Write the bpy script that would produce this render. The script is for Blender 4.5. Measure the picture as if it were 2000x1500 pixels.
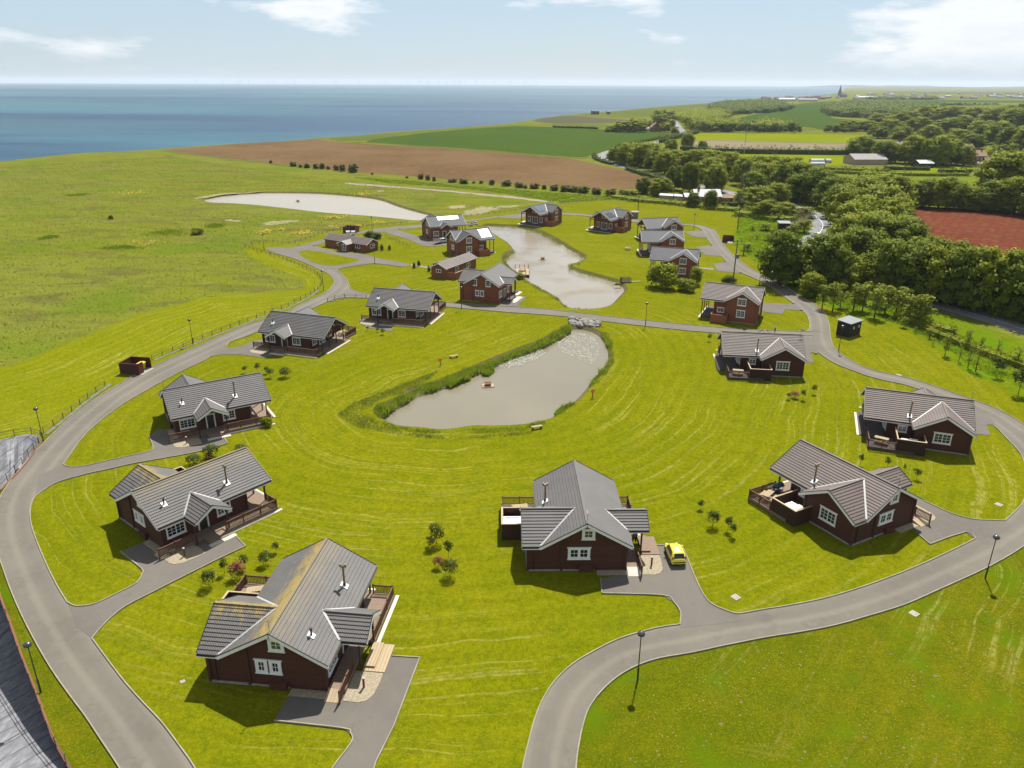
import bpy, bmesh, math, random
import numpy as np
from mathutils import Vector, Matrix
from mathutils.geometry import delaunay_2d_cdt

for o in list(bpy.data.objects):
    bpy.data.objects.remove(o)
SC = bpy.context.scene
COL = SC.collection
R = math.radians
random.seed(7)

# ------------------------------------------------------------------ camera
CAMH = 47.0
FPX = 1490.0                       # focal length for a 2000 px wide picture
PITCH = math.atan((750 - 162.3) / FPX)
ROLL = R(0.24)
_u0 = Vector((0, math.sin(PITCH), math.cos(PITCH)))
C_D = Vector((0, math.cos(PITCH), -math.sin(PITCH)))
C_R = Vector((1, 0, 0)) * math.cos(ROLL) + _u0 * math.sin(ROLL)
C_U = Vector((1, 0, 0)) * -math.sin(ROLL) + _u0 * math.cos(ROLL)
cam_d = bpy.data.cameras.new('camera')
cam = bpy.data.objects.new('camera', cam_d)
COL.objects.link(cam)
cam.matrix_world = Matrix(((C_R.x, C_U.x, -C_D.x, 0), (C_R.y, C_U.y, -C_D.y, 0), (C_R.z, C_U.z, -C_D.z, CAMH), (0, 0, 0, 1)))
cam_d.sensor_fit = 'HORIZONTAL'
cam_d.sensor_width = 36
cam_d.lens = FPX / 2000 * 36
cam_d.clip_start = 1
cam_d.clip_end = 90000
SC.camera = cam

# ------------------------------------------------------------------ light
SUN_AZ, SUN_EL = R(17.5), R(56.5)   # azimuth measured from +Y (camera heading) towards +X
sun_d = bpy.data.lights.new('sun', 'SUN')
sun_d.energy = 5.0
sun_d.angle = R(0.53)
sun_d.color = (1.0, 0.955, 0.88)
sun = bpy.data.objects.new('sun', sun_d)
COL.objects.link(sun)
sv = Vector((math.sin(SUN_AZ) * math.cos(SUN_EL), math.cos(SUN_AZ) * math.cos(SUN_EL), math.sin(SUN_EL)))
sun.rotation_euler = sv.to_track_quat('Z', 'Y').to_euler()
sun.location = (0, 0, 120)

W = bpy.data.worlds.new('World')
SC.world = W
W.use_nodes = True
SC.view_settings.view_transform = 'Standard'
SC.view_settings.look = 'None'
SC.view_settings.exposure = 0.84
SC.view_settings.gamma = 1.0
SC.view_settings.use_curve_mapping = False
SC.cycles.max_bounces = 4
SC.cycles.diffuse_bounces = 2
SC.cycles.glossy_bounces = 2
SC.cycles.transmission_bounces = 2
SC.cycles.volume_bounces = 0
SC.cycles.transparent_max_bounces = 8
SC.cycles.use_denoising = True


class NT:
    """thin wrapper for building node trees"""
    def __init__(s, tree):
        s.t = tree
        s.t.nodes.clear()
        s.dim = '3D'

    def n(s, typ, **kw):
        nd = s.t.nodes.new(typ)
        for k, v in kw.items():
            if k in nd.bl_rna.properties.keys():
                setattr(nd, k, v)
            else:
                s.set(nd, k, v)
        return nd

    def set(s, nd, k, v):
        sock = nd.inputs[k]
        if isinstance(v, bpy.types.NodeSocket):
            s.t.links.new(v, sock)
        else:
            if isinstance(v, tuple) and len(v) == 3 and sock.type == 'RGBA':
                v = (*v, 1)
            sock.default_value = v

    def noise(s, vec, scale, detail=3.0, rough=0.55, dist=0.0):
        nd = s.n('ShaderNodeTexNoise', noise_dimensions=s.dim, Scale=scale, Detail=detail, Roughness=rough, Distortion=dist)
        if vec is not None:
            s.set(nd, 'Vector', vec)
        return nd.outputs['Fac']

    def ramp(s, fac, lo, hi):
        return s.n('ShaderNodeMapRange', Value=fac, **{'From Min': lo, 'From Max': hi}).outputs[0]

    def mix(s, fac, a, b, mode='MIX'):
        nd = s.t.nodes.new('ShaderNodeMix')
        nd.data_type = 'RGBA'
        nd.blend_type = mode
        nd.clamp_factor = True
        for i, v in ((0, fac), (6, a), (7, b)):
            if isinstance(v, bpy.types.NodeSocket):
                s.t.links.new(v, nd.inputs[i])
            else:
                nd.inputs[i].default_value = (*v, 1) if isinstance(v, tuple) and len(v) == 3 else v
        return nd.outputs[2]

    def math(s, op, a, b=0.0, c=None):
        nd = s.t.nodes.new('ShaderNodeMath')
        nd.operation = op
        for i, v in enumerate((a, b, c)):
            if v is None:
                continue
            if isinstance(v, bpy.types.NodeSocket):
                s.t.links.new(v, nd.inputs[i])
            else:
                nd.inputs[i].default_value = v
        return nd.outputs[0]

    def mapping(s, vec, scale=(1, 1, 1), rot=(0, 0, 0), loc=(0, 0, 0)):
        nd = s.n('ShaderNodeMapping', Scale=scale, Rotation=rot, Location=loc)
        s.set(nd, 'Vector', vec)
        return nd.outputs[0]

    def coord(s, which='Object'):
        return s.n('ShaderNodeTexCoord').outputs[which]

    def xyz(s, vec):
        nd = s.n('ShaderNodeSeparateXYZ')
        s.set(nd, 'Vector', vec)
        return nd.outputs

    def comb(s, x=0.0, y=0.0, z=0.0):
        nd = s.n('ShaderNodeCombineXYZ')
        for k, v in zip('XYZ', (x, y, z)):
            s.set(nd, k, v)
        return nd.outputs[0]

    def attr(s, name):
        return s.n('ShaderNodeAttribute', attribute_name=name).outputs['Fac']

    def bump(s, h, strength=0.3, dist=0.05):
        nd = s.n('ShaderNodeBump', Strength=strength, Distance=dist)
        s.set(nd, 'Height', h)
        return nd.outputs[0]

    def out(s, col, rough=0.8, normal=None, metal=0.0, spec=None, extra=None):
        p = s.n('ShaderNodeBsdfPrincipled')
        s.set(p, 'Base Color', col)
        s.set(p, 'Roughness', rough)
        s.set(p, 'Metallic', metal)
        if spec is not None:
            s.set(p, 'Specular IOR Level', spec)
        if normal is not None:
            s.set(p, 'Normal', normal)
        for k, v in (extra or {}).items():
            s.set(p, k, v)
        o = s.n('ShaderNodeOutputMaterial')
        s.t.links.new(p.outputs[0], o.inputs[0])
        return p, o


def newmat(name):
    m = bpy.data.materials.new(name)
    m.use_nodes = True
    return m, NT(m.node_tree)


# ---- sky: Nishita plus a broken layer of fair-weather cumulus all round
t = NT(W.node_tree)
sky = t.n('ShaderNodeTexSky', sky_type='NISHITA', sun_disc=False, sun_elevation=SUN_EL, sun_rotation=SUN_AZ,
          altitude=60.0, air_density=1.0, dust_density=0.5, ozone_density=1.6)
vec = t.coord('Generated')
sx = t.xyz(vec)
cv = t.mapping(vec, scale=(1, 1, 3.6), loc=(6.1, 0.2, 0.9))
n1 = t.noise(cv, 5.2, 7.0, 0.56, 0.15)
n2 = t.noise(t.mapping(vec, scale=(1, 1, 2.0), loc=(3.1, 1.7, 0.3)), 2.1, 2.0, 0.5)
dens = t.math('ADD', n1, t.math('MULTIPLY', t.math('SUBTRACT', n2, 0.5), 0.55))
mask = t.ramp(dens, 0.465, 0.555)
mask = t.math('MULTIPLY', mask, t.ramp(sx[2], 0.006, 0.035))
thick = t.ramp(dens, 0.58, 0.76)
ccol = t.mix(thick, (11.2, 11.4, 11.8), (8.8, 9.4, 10.3))
veil = t.ramp(t.noise(t.mapping(vec, scale=(1, 1, 5.0), loc=(1.0, 4.0, 0.0)), 2.6, 5.0, 0.6), 0.35, 0.75)
base = t.mix(t.math('MULTIPLY', t.math('ADD', t.math('MULTIPLY', veil, 0.2), 0.55), t.math('SUBTRACT', 1.0, t.math('MULTIPLY', t.ramp(sx[2], 0.05, 0.6), 0.85))), sky.outputs[0], (6.4, 8.3, 10.2))
skyc = t.mix(t.math('MULTIPLY', mask, 0.92), base, ccol)
bg = t.n('ShaderNodeBackground', Strength=0.05)
t.set(bg, 'Color', skyc)
wo = t.n('ShaderNodeOutputWorld')
t.t.links.new(bg.outputs[0], wo.inputs[0])


# ------------------------------------------------------------------ helpers
def gp(px, py, z=0.0):
    """point of the level z seen at photograph pixel (px,py) (2000x1500) -> world xy"""
    r = C_D + C_R * ((px - 1000) / FPX) + C_U * ((750 - py) / FPX)
    k = (z - CAMH) / r.z
    return (r.x * k, r.y * k)


def gps(pts, z=0.0):
    return [gp(x, y, z) for x, y in pts]


def cr(pts, n=4, closed=False):
    """Catmull-Rom through 2d points"""
    P = [np.array(p, float) for p in pts]
    out = []
    m = len(P)
    for i in range(m if closed else m - 1):
        p0 = P[(i - 1) % m] if closed or i > 0 else 2 * P[0] - P[1]
        p1, p2 = P[i], P[(i + 1) % m]
        p3 = P[(i + 2) % m] if closed or i + 2 < m else 2 * P[-1] - P[-2]
        for k in range(n):
            u = k / n
            q = 0.5 * ((2 * p1) + (-p0 + p2) * u + (2 * p0 - 5 * p1 + 4 * p2 - p3) * u * u + (-p0 + 3 * p1 - 3 * p2 + p3) * u ** 3)
            out.append((float(q[0]), float(q[1])))
    if not closed:
        out.append((float(P[-1][0]), float(P[-1][1])))
    return out


def tag(o, label=None, cat=None, group=None, kind=None):
    if label:
        o['label'] = label
    if cat:
        o['category'] = cat
    if group:
        o['group'] = group
    if kind:
        o['kind'] = kind
    return o


def link(name, me, m=None, parent=None):
    o = bpy.data.objects.new(name, me)
    COL.objects.link(o)
    if m is not None and me is not None and len(me.materials) == 0:
        me.materials.append(m)
    if parent is not None:
        o.parent = parent
    return o


def empty(name, loc, rz=0.0, scale=None):
    o = bpy.data.objects.new(name, None)
    COL.objects.link(o)
    o.empty_display_size = 0.5
    o.location = loc
    o.rotation_euler = (0, 0, rz)
    if scale is not None:
        o.scale = scale
    return o


class MB:
    """mesh builder: collects faces, then one mesh"""
    def __init__(s):
        s.v, s.f, s.mi, s.cur = [], [], [], 0

    def face(s, pts):
        i = len(s.v)
        s.v += [tuple(p) for p in pts]
        s.f.append(tuple(range(i, i + len(pts))))
        s.mi.append(s.cur)

    def idx(s, verts, faces):
        i = len(s.v)
        s.v += [tuple(p) for p in verts]
        s.f += [tuple(a + i for a in f) for f in faces]
        s.mi += [s.cur] * len(faces)
        return s

    def box(s, x0, x1, y0, y1, z0, z1):
        return s.hexa([(x0, y0, z0), (x1, y0, z0), (x1, y1, z0), (x0, y1, z0), (x0, y0, z1), (x1, y0, z1), (x1, y1, z1), (x0, y1, z1)])

    def hexa(s, p):
        return s.idx(p, [(3, 2, 1, 0), (4, 5, 6, 7), (0, 1, 5, 4), (1, 2, 6, 5), (2, 3, 7, 6), (3, 0, 4, 7)])

    def bar(s, a, b, w, h=None, up=(0, 0, 1)):
        """box section beam from a to b"""
        h = h or w
        a, b = Vector(a), Vector(b)
        d = (b - a).normalized()
        upv = Vector(up)
        if abs(d.dot(upv)) > 0.97:
            upv = Vector((0, 1, 0))
        r = d.cross(upv).normalized() * (w / 2)
        u = r.cross(d).normalized() * (h / 2)
        return s.hexa([a - r - u, a + r - u, b + r - u, b - r - u, a - r + u, a + r + u, b + r + u, b - r + u])

    def prism(s, poly, axis, a0, a1):
        """poly: 2d points, extruded along axis ('x','y','z')"""
        def p3(q, a):
            return (a, q[0], q[1]) if axis == 'x' else (q[0], a, q[1]) if axis == 'y' else (q[0], q[1], a)
        n = len(poly)
        v = [p3(q, a0) for q in poly] + [p3(q, a1) for q in poly]
        f = [tuple(range(n))[::-1], tuple(range(n, 2 * n))] + [(i, (i + 1) % n, n + (i + 1) % n, n + i) for i in range(n)]
        return s.idx(v, f)

    def tube(s, pts, radii, seg=8, cap=True):
        rings = []
        for i, p in enumerate(pts):
            p = Vector(p)
            d = (Vector(pts[min(i + 1, len(pts) - 1)]) - Vector(pts[max(i - 1, 0)]))
            d = d.normalized() if d.length > 1e-9 else Vector((0, 0, 1))
            a = d.cross(Vector((0.13, 0.99, 0.05)))
            if a.length < 0.1:
                a = d.cross(Vector((1, 0, 0)))
            a.normalize()
            b = d.cross(a)
            r = radii[i] if isinstance(radii, (list, tuple)) else radii
            rings.append([p + (a * math.cos(k * 2 * math.pi / seg) + b * math.sin(k * 2 * math.pi / seg)) * r for k in range(seg)])
        v = [q for rg in rings for q in rg]
        f = []
        for i in range(len(rings) - 1):
            for k in range(seg):
                f.append((i * seg + k, i * seg + (k + 1) % seg, (i + 1) * seg + (k + 1) % seg, (i + 1) * seg + k))
        if cap:
            f.append(tuple(range(seg))[::-1])
            f.append(tuple(range((len(rings) - 1) * seg, len(rings) * seg)))
        return s.idx(v, f)

    def lathe(s, prof, seg=12, c=(0, 0, 0)):
        """prof: list of (r, z)"""
        v = [(c[0] + r * math.cos(k * 2 * math.pi / seg), c[1] + r * math.sin(k * 2 * math.pi / seg), c[2] + z) for r, z in prof for k in range(seg)]
        f = [(i * seg + k, i * seg + (k + 1) % seg, (i + 1) * seg + (k + 1) % seg, (i + 1) * seg + k) for i in range(len(prof) - 1) for k in range(seg)]
        return s.idx(v, f)

    def mesh(s, name, mats=None, smooth=False):
        me = bpy.data.meshes.new(name)
        me.from_pydata(s.v, [], s.f)
        for m in (mats or []):
            me.materials.append(m)
        if mats and len(mats) > 1:
            me.polygons.foreach_set('material_index', s.mi)
        if smooth:
            me.polygons.foreach_set('use_smooth', [True] * len(s.f))
        me.update()
        return me

    def build(s, name, m, parent=None, smooth=False):
        ms = m if isinstance(m, (list, tuple)) else [m]
        return link(name, s.mesh(name, ms, smooth), None, parent)


_zl = [0]


def tri_fill(outer, holes=(), inner_pts=()):
    """constrained triangulation of a polygon with holes and extra interior points -> verts, tris"""
    vs, es = [], []
    for ring in [outer] + list(holes):
        i = len(vs)
        n = len(ring)
        vs += [Vector(p) for p in ring]
        es += [(i + k, i + (k + 1) % n) for k in range(n)]
    vs += [Vector(p) for p in inner_pts]
    ov, _, of, *_ = delaunay_2d_cdt(vs, es, [], 0, 1e-5)
    c = np.array([[sum(ov[i].x for i in f) / 3, sum(ov[i].y for i in f) / 3] for f in of])
    keep = inside(outer, c)
    for h in holes:
        keep &= ~inside(h, c)
    return ov, [f for f, k in zip(of, keep) if k]


def sheet(name, outer, z, m, holes=(), inner_pts=(), kind='structure', label=None, parent=None):
    ov, of = tri_fill(outer, holes, inner_pts)
    me = bpy.data.meshes.new(name)
    fs = []
    for f in of:
        a, b, c = (ov[i] for i in f[:3])
        fs.append(tuple(f) if (b - a).cross(c - a) > 0 else tuple(f)[::-1])
    me.from_pydata([(p.x, p.y, z) for p in ov], [], fs)
    me.update()
    o = link(name, me, m, parent)
    return tag(o, label=label, kind=kind)


def offset(poly, d):
    """offset a closed polygon outwards by d (assumes smooth dense ring)"""
    P = np.array(poly)
    ar = np.sum(P[:, 0] * np.roll(P[:, 1], -1) - np.roll(P[:, 0], -1) * P[:, 1])
    t_ = np.roll(P, -1, 0) - np.roll(P, 1, 0)
    t_ /= np.linalg.norm(t_, axis=1)[:, None] + 1e-9
    nrm = np.stack([t_[:, 1], -t_[:, 0]], 1) * (1 if ar > 0 else -1)
    Q = P + nrm * d
    return [tuple(map(float, q)) for q in Q]


def inside(poly, pts):
    """vectorised point-in-polygon"""
    P = np.array(poly)
    x, y = pts[:, 0], pts[:, 1]
    r = np.zeros(len(pts), bool)
    for (x0, y0), (x1, y1) in zip(P, np.roll(P, -1, 0)):
        c = ((y0 > y) != (y1 > y)) & (x < (x1 - x0) * (y - y0) / (y1 - y0 + 1e-12) + x0)
        r ^= c
    return r


def dist_line(pts, line, closed=False):
    """distance to a polyline and arc length of the nearest point"""
    L = np.array(list(line) + ([line[0]] if closed else []))
    best = np.full(len(pts), 1e9)
    arc = np.zeros(len(pts))
    s0 = 0.0
    for a, b in zip(L[:-1], L[1:]):
        d = b - a
        l = np.hypot(*d)
        u = np.clip(((pts - a) @ d) / (l * l + 1e-12), 0, 1)
        q = np.hypot(*(pts - a - u[:, None] * d).T)
        w = q < best
        best[w] = q[w]
        arc[w] = s0 + u[w] * l
        s0 += l
    return best, arc


def grid_in(poly, step, holes=(), margin=0.0):
    P = np.array(poly)
    xs = np.arange(P[:, 0].min(), P[:, 0].max(), step)
    ys = np.arange(P[:, 1].min(), P[:, 1].max(), step)
    g = np.stack(np.meshgrid(xs, ys), -1).reshape(-1, 2)
    g[:, 0] += (np.arange(len(g)) % 2) * step * 0.23
    k = inside(poly, g)
    for h in holes:
        k &= ~inside(h, g)
    return g[k]


def set_attr(me, name, vals):
    a = me.attributes.new(name, 'FLOAT', 'POINT')
    a.data.foreach_set('value', np.asarray(vals, np.float32))
HAZE = 0.000045

# ------------------------------------------------------------------ materials
M = {}


def simple(name, c, rough=0.7, c2=None, scale=3.0, bump=0.0, bscale=None, metal=0.0, spec=None, detail=4.0, coord='Object', dist=0.03):
    m, t = newmat(name)
    v = t.coord(coord)
    f = t.noise(v, scale, detail, 0.6)
    c2 = c2 or tuple(x * 0.7 for x in c)
    col = t.mix(t.ramp(f, 0.3, 0.7), c, c2)
    nm = None
    if bump:
        nm = t.bump(t.noise(v, bscale or scale * 4, 3.0), bump, dist)
    t.out(col, rough, nm, metal, spec)
    M[name] = m
    return m


def lawn_mat(name, ca, cb, cc, streak=0.5, lush=None, fine=1.0):
    """mown grass: patchy greens plus dried clippings lying in the mower's lines"""
    m, t = newmat(name)
    t.dim = '2D'
    v = t.coord()
    big = t.noise(v, 0.035, 2.0, 0.6)
    mid = t.noise(v, 0.30, 3.0, 0.7)
    fin = t.noise(v, 1.7, 3.0, 0.75)
    fin2 = t.noise(v, 6.0, 1.0, 0.7)
    c = t.mix(t.ramp(big, 0.35, 0.65), ca, cb)
    c = t.mix(t.math('MULTIPLY', t.ramp(mid, 0.4, 0.72), 0.75), c, cc)
    c = t.mix(t.ramp(fin, 0.25, 0.8), t.mix(0.62, c, (0.028, 0.050, 0.002)), c)
    c = t.mix(t.math('MULTIPLY', t.ramp(fin2, 0.5, 0.8), 0.3 * fine), c, (0.27, 0.26, 0.02))
    if lush:
        lf = t.ramp(t.noise(t.mapping(v, loc=(31, 7, 0)), 0.14, 4.0, 0.6), 0.52, 0.68)
        c = t.mix(t.math('MULTIPLY', lf, 0.8), c, lush)
    d, s = t.attr('md'), t.attr('ms')
    w = t.math('MULTIPLY', t.math('SUBTRACT', t.noise(v, 0.08, 2.0), 0.5), 2.2)
    sv_ = t.comb(t.math('MULTIPLY', s, 0.045), t.math('MULTIPLY', t.math('ADD', d, w), 1.9), 0.0)
    st = t.ramp(t.noise(sv_, 1.0, 3.0, 0.62), 0.55, 0.68)
    st = t.math('MULTIPLY', st, t.ramp(t.noise(v, 0.9, 3.0, 0.8), 0.36, 0.60))
    gate = t.ramp(t.noise(t.mapping(v, loc=(5, 11, 0)), 0.045, 2.0), 0.36, 0.55)
    c = t.mix(t.math('MULTIPLY', t.math('MULTIPLY', st, gate), streak), c, (0.34, 0.30, 0.09))
    # broad mower passes
    wv = t.math('SINE', t.math('MULTIPLY', t.math('ADD', d, t.math('MULTIPLY', w, 0.3)), 2.6))
    c = t.mix(t.ramp(wv, -1.0, 1.0), c, t.mix(0.10, c, (0.02, 0.03, 0.001)))
    b = t.bump(fin, 0.5, 0.10)
    t.out(c, 1.0, b, 0.0, 0.0)
    M[name] = m
    return m


lawn_mat('lawn', (0.146, 0.148, 0.0018), (0.168, 0.160, 0.003), (0.106, 0.122, 0.0012), 0.34)
lawn_mat('lawn_strip', (0.165, 0.170, 0.003), (0.18, 0.18, 0.005), (0.135, 0.148, 0.002), 0.5)
lawn_mat('lawn_outer', (0.094, 0.096, 0.002), (0.114, 0.106, 0.003), (0.062, 0.080, 0.0015), 0.3, lush=(0.062, 0.104, 0.002))
lawn_mat('lawn_lush', (0.100, 0.155, 0.002), (0.125, 0.165, 0.003), (0.068, 0.12, 0.002), 0.15, lush=(0.06, 0.138, 0.003))


def meadow_mat():
    m, t = newmat('meadow')
    t.dim = '2D'
    v = t.coord()
    wind = t.mapping(v, scale=(1.0, 2.6, 1.0), rot=(0, 0, R(14)))
    big = t.noise(v, 0.011, 3.0, 0.6)
    mid = t.noise(wind, 0.055, 4.0, 0.65, 0.6)
    sm = t.noise(wind, 0.32, 4.0, 0.72, 0.4)
    fin = t.noise(v, 1.3, 3.0, 0.75)
    c = t.mix(t.ramp(big, 0.38, 0.62), (0.135, 0.148, 0.012), (0.142, 0.150, 0.022))
    c = t.mix(t.ramp(mid, 0.45, 0.70), c, (0.098, 0.090, 0.024))
    c = t.mix(t.math('MULTIPLY', t.ramp(sm, 0.55, 0.8), 0.7), c, (0.215, 0.21, 0.068))
    c = t.mix(t.math('MULTIPLY', t.ramp(t.noise(t.mapping(v, loc=(9, 90, 0)), 0.03, 5.0, 0.62), 0.52, 0.66), 0.75), c, (0.092, 0.135, 0.008))
    c = t.mix(t.math('MULTIPLY', t.ramp(fin, 0.2, 0.62), 0.9), t.mix(0.5, c, (0.04, 0.055, 0.006)), c)
    b = t.bump(fin, 0.7, 0.4)
    t.out(c, 1.0, b, 0, 0.0)
    M['meadow'] = m


meadow_mat()


def field_mat(name, ca, cb, cc, s1=0.02, s2=0.4, amt=0.6, lines=0.0, rot=0.0, period=3.0):
    m, t = newmat(name)
    t.dim = '2D'
    v = t.coord()
    c = t.mix(t.ramp(t.noise(v, s1, 4.0, 0.6), 0.38, 0.62), ca, cb)
    n2 = t.noise(v, s2, 5.0, 0.72)
    c = t.mix(t.math('MULTIPLY', t.ramp(n2, 0.48, 0.66), amt), c, cc)
    if lines:
        u = t.xyz(t.mapping(v, rot=(0, 0, rot)))[0]
        w = t.math('SINE', t.math('MULTIPLY', t.math('ADD', u, t.math('MULTIPLY', n2, 1.5)), 6.283 / period))
        c = t.mix(t.math('MULTIPLY', t.ramp(w, 0.2, 1.0), lines), c, tuple(x * 0.55 for x in ca))
    t.out(c, 1.0, t.bump(n2, 0.4, 0.3), 0, 0.0)
    M[name] = m


field_mat('field_brown', (0.100, 0.058, 0.032), (0.125, 0.078, 0.042), (0.125, 0.112, 0.030), 0.016, 0.22, 0.55, 0.25, R(-65), 2.4)
field_mat('field_green', (0.040, 0.068, 0.012), (0.046, 0.076, 0.013), (0.034, 0.058, 0.010), 0.01, 0.12, 0.5, 0.35, R(-70), 9.0)
field_mat('field_pale', (0.088, 0.100, 0.022), (0.072, 0.09, 0.018), (0.105, 0.11, 0.034), 0.004, 0.05, 0.5)
field_mat('field_dark', (0.058, 0.072, 0.035), (0.075, 0.07, 0.04), (0.09, 0.075, 0.045), 0.01, 0.05, 0.5)
field_mat('pasture', (0.125, 0.150, 0.003), (0.14, 0.16, 0.004), (0.10, 0.125, 0.003), 0.02, 0.2, 0.5)
field_mat('field_tan', (0.175, 0.145, 0.095), (0.155, 0.128, 0.082), (0.16, 0.14, 0.08), 0.02, 0.1, 0.5)
field_mat('field_red', (0.115, 0.030, 0.020), (0.100, 0.028, 0.018), (0.12, 0.082, 0.022), 0.03, 0.35, 0.62, 0.2, R(35), 3.0)
field_mat('rough_green', (0.085, 0.120, 0.006), (0.11, 0.13, 0.008), (0.13, 0.14, 0.035), 0.03, 0.35, 0.6)
field_mat('bare_ground', (0.245, 0.205, 0.13), (0.20, 0.18, 0.10), (0.14, 0.14, 0.04), 0.1, 0.6, 0.8)
field_mat('mud_bank', (0.12, 0.095, 0.05), (0.09, 0.075, 0.038), (0.085, 0.10, 0.02), 0.3, 1.2, 0.6)
simple('stone_pale', (0.15, 0.145, 0.135), 0.95, (0.05, 0.05, 0.042), 1.6, 0.5, 3.0, dist=0.08)
simple('path_pale', (0.20, 0.175, 0.125), 0.95, (0.15, 0.135, 0.09), 0.3)


def asphalt(name, c, dust):
    m, t = newmat(name)
    t.dim = '2D'
    v = t.coord()
    a = t.noise(v, 0.10, 4.0, 0.6)
    b = t.noise(v, 0.9, 5.0, 0.7)
    f = t.noise(v, 22.0, 2.0, 0.8)
    col = t.mix(t.ramp(a, 0.35, 0.65), c, tuple(x * 0.84 for x in c))
    col = t.mix(t.math('MULTIPLY', t.ramp(b, 0.5, 0.75), 0.5), col, dust)
    col = t.mix(t.math('MULTIPLY', t.ramp(f, 0.35, 0.7), 0.5), t.mix(0.35, col, (0.03, 0.03, 0.03)), col)
    # tar patches and hairline stains
    st = t.ramp(t.noise(t.mapping(v, loc=(3, 8, 0)), 0.25, 6.0, 0.75), 0.60, 0.67)
    col = t.mix(t.math('MULTIPLY', st, 0.22), col, (0.05, 0.048, 0.045))
    # wheel tracks: polished pale lines either side of a darker oily middle
    rd = t.math('ABSOLUTE', t.math('SUBTRACT', t.attr('rd'), 2.7))
    wob = t.math('MULTIPLY', t.noise(v, 0.3, 2.0), 0.8)
    col = t.mix(t.math('MULTIPLY', t.ramp(t.math('ADD', rd, wob), 1.15, 0.35), 0.24), col, tuple(x * 0.5 for x in c))
    col = t.mix(t.math('MULTIPLY', t.ramp(t.math('ABSOLUTE', t.math('SUBTRACT', rd, 1.1)), 0.5, 0.1), 0.22), col, tuple(x * 1.3 for x in c))
    t.out(col, 0.9, t.bump(f, 0.25, 0.01), 0, 0.15)
    M[name] = m


asphalt('road', (0.172, 0.154, 0.124), (0.198, 0.176, 0.138))
asphalt('drive', (0.158, 0.140, 0.118), (0.176, 0.156, 0.128))
asphalt('highway', (0.23, 0.23, 0.235), (0.25, 0.245, 0.24))
simple('kerb', (0.26, 0.23, 0.165), 0.9, (0.17, 0.16, 0.10), 0.8)
simple('gravel', (0.33, 0.28, 0.19), 0.95, (0.16, 0.13, 0.085), 7.0, 0.9, 9.0, detail=6.0)
simple('concrete', (0.28, 0.265, 0.23), 0.9, (0.2, 0.19, 0.165), 1.5)
simple('white_paving', (0.52, 0.48, 0.40), 0.9, (0.40, 0.36, 0.29), 1.2)


def timber(name, c, c2, period=0.19, axis=2, rough=0.75, grooves=0.6):
    """stained log or board cladding: horizontal (or vertical) boards with grain"""
    m, t = newmat(name)
    v = t.coord()
    z = t.xyz(v)[axis]
    u = t.math('FRACT', t.math('DIVIDE', z, period))
    groove = t.math('SUBTRACT', 1.0, t.ramp(t.math('ABSOLUTE', t.math('SUBTRACT', u, 0.5)), 0.36, 0.5))
    sc = [2.0, 2.0, 2.0]
    sc[axis] = 9.0
    gr = t.noise(t.mapping(v, scale=tuple(sc)), 2.2, 4.0, 0.65)
    bd = t.noise(t.comb(0.0, 0.0, t.math('FLOOR', t.math('DIVIDE', z, period))), 3.7, 1.0)
    col = t.mix(t.ramp(gr, 0.3, 0.7), c, c2)
    col = t.mix(t.math('MULTIPLY', t.ramp(bd, 0.4, 0.6), 0.6), col, c2)
    col = t.mix(t.math('MULTIPLY', t.math('SUBTRACT', 1.0, groove), grooves), col, tuple(x * 0.35 for x in c2))
    t.out(col, rough, t.bump(t.math('ADD', groove, t.math('MULTIPLY', gr, 0.2)), 0.6, 0.04), 0, 0.3)
    M[name] = m


timber('log_dark', (0.100, 0.036, 0.019), (0.058, 0.021, 0.012))
timber('log_red', (0.255, 0.088, 0.036), (0.185, 0.060, 0.026), 0.22)
timber('trim_dark', (0.085, 0.034, 0.020), (0.05, 0.021, 0.013), 0.35, 2, 0.7, 0.2)
timber('trim_red', (0.21, 0.070, 0.034), (0.15, 0.05, 0.025), 0.35, 2, 0.7, 0.2)
timber('screen_dark', (0.072, 0.030, 0.017), (0.04, 0.018, 0.011), 0.15, 0, 0.75, 0.5)
timber('screen_red', (0.275, 0.098, 0.040), (0.22, 0.075, 0.03), 0.18, 0, 0.75, 0.5)
timber('deck_board', (0.26, 0.19, 0.135), (0.17, 0.12, 0.085), 0.14, 1, 0.85, 0.7)
timber('deck_dark', (0.105, 0.082, 0.078), (0.075, 0.06, 0.058), 0.14, 1, 0.85, 0.7)
timber('rail_dark', (0.150, 0.072, 0.040), (0.095, 0.045, 0.026), 0.4, 2, 0.75, 0.1)
timber('timber_pale', (0.40, 0.31, 0.19), (0.30, 0.23, 0.14), 0.3, 0, 0.8, 0.3)
timber('bin_store', (0.115, 0.034, 0.020), (0.075, 0.022, 0.014), 0.16, 0, 0.75, 0.5)
timber('fence_post', (0.16, 0.115, 0.07), (0.09, 0.065, 0.04), 0.4, 2, 0.85, 0.1)
timber('shed_black', (0.028, 0.022, 0.019), (0.018, 0.015, 0.013), 0.15, 0, 0.7, 0.4)


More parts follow.
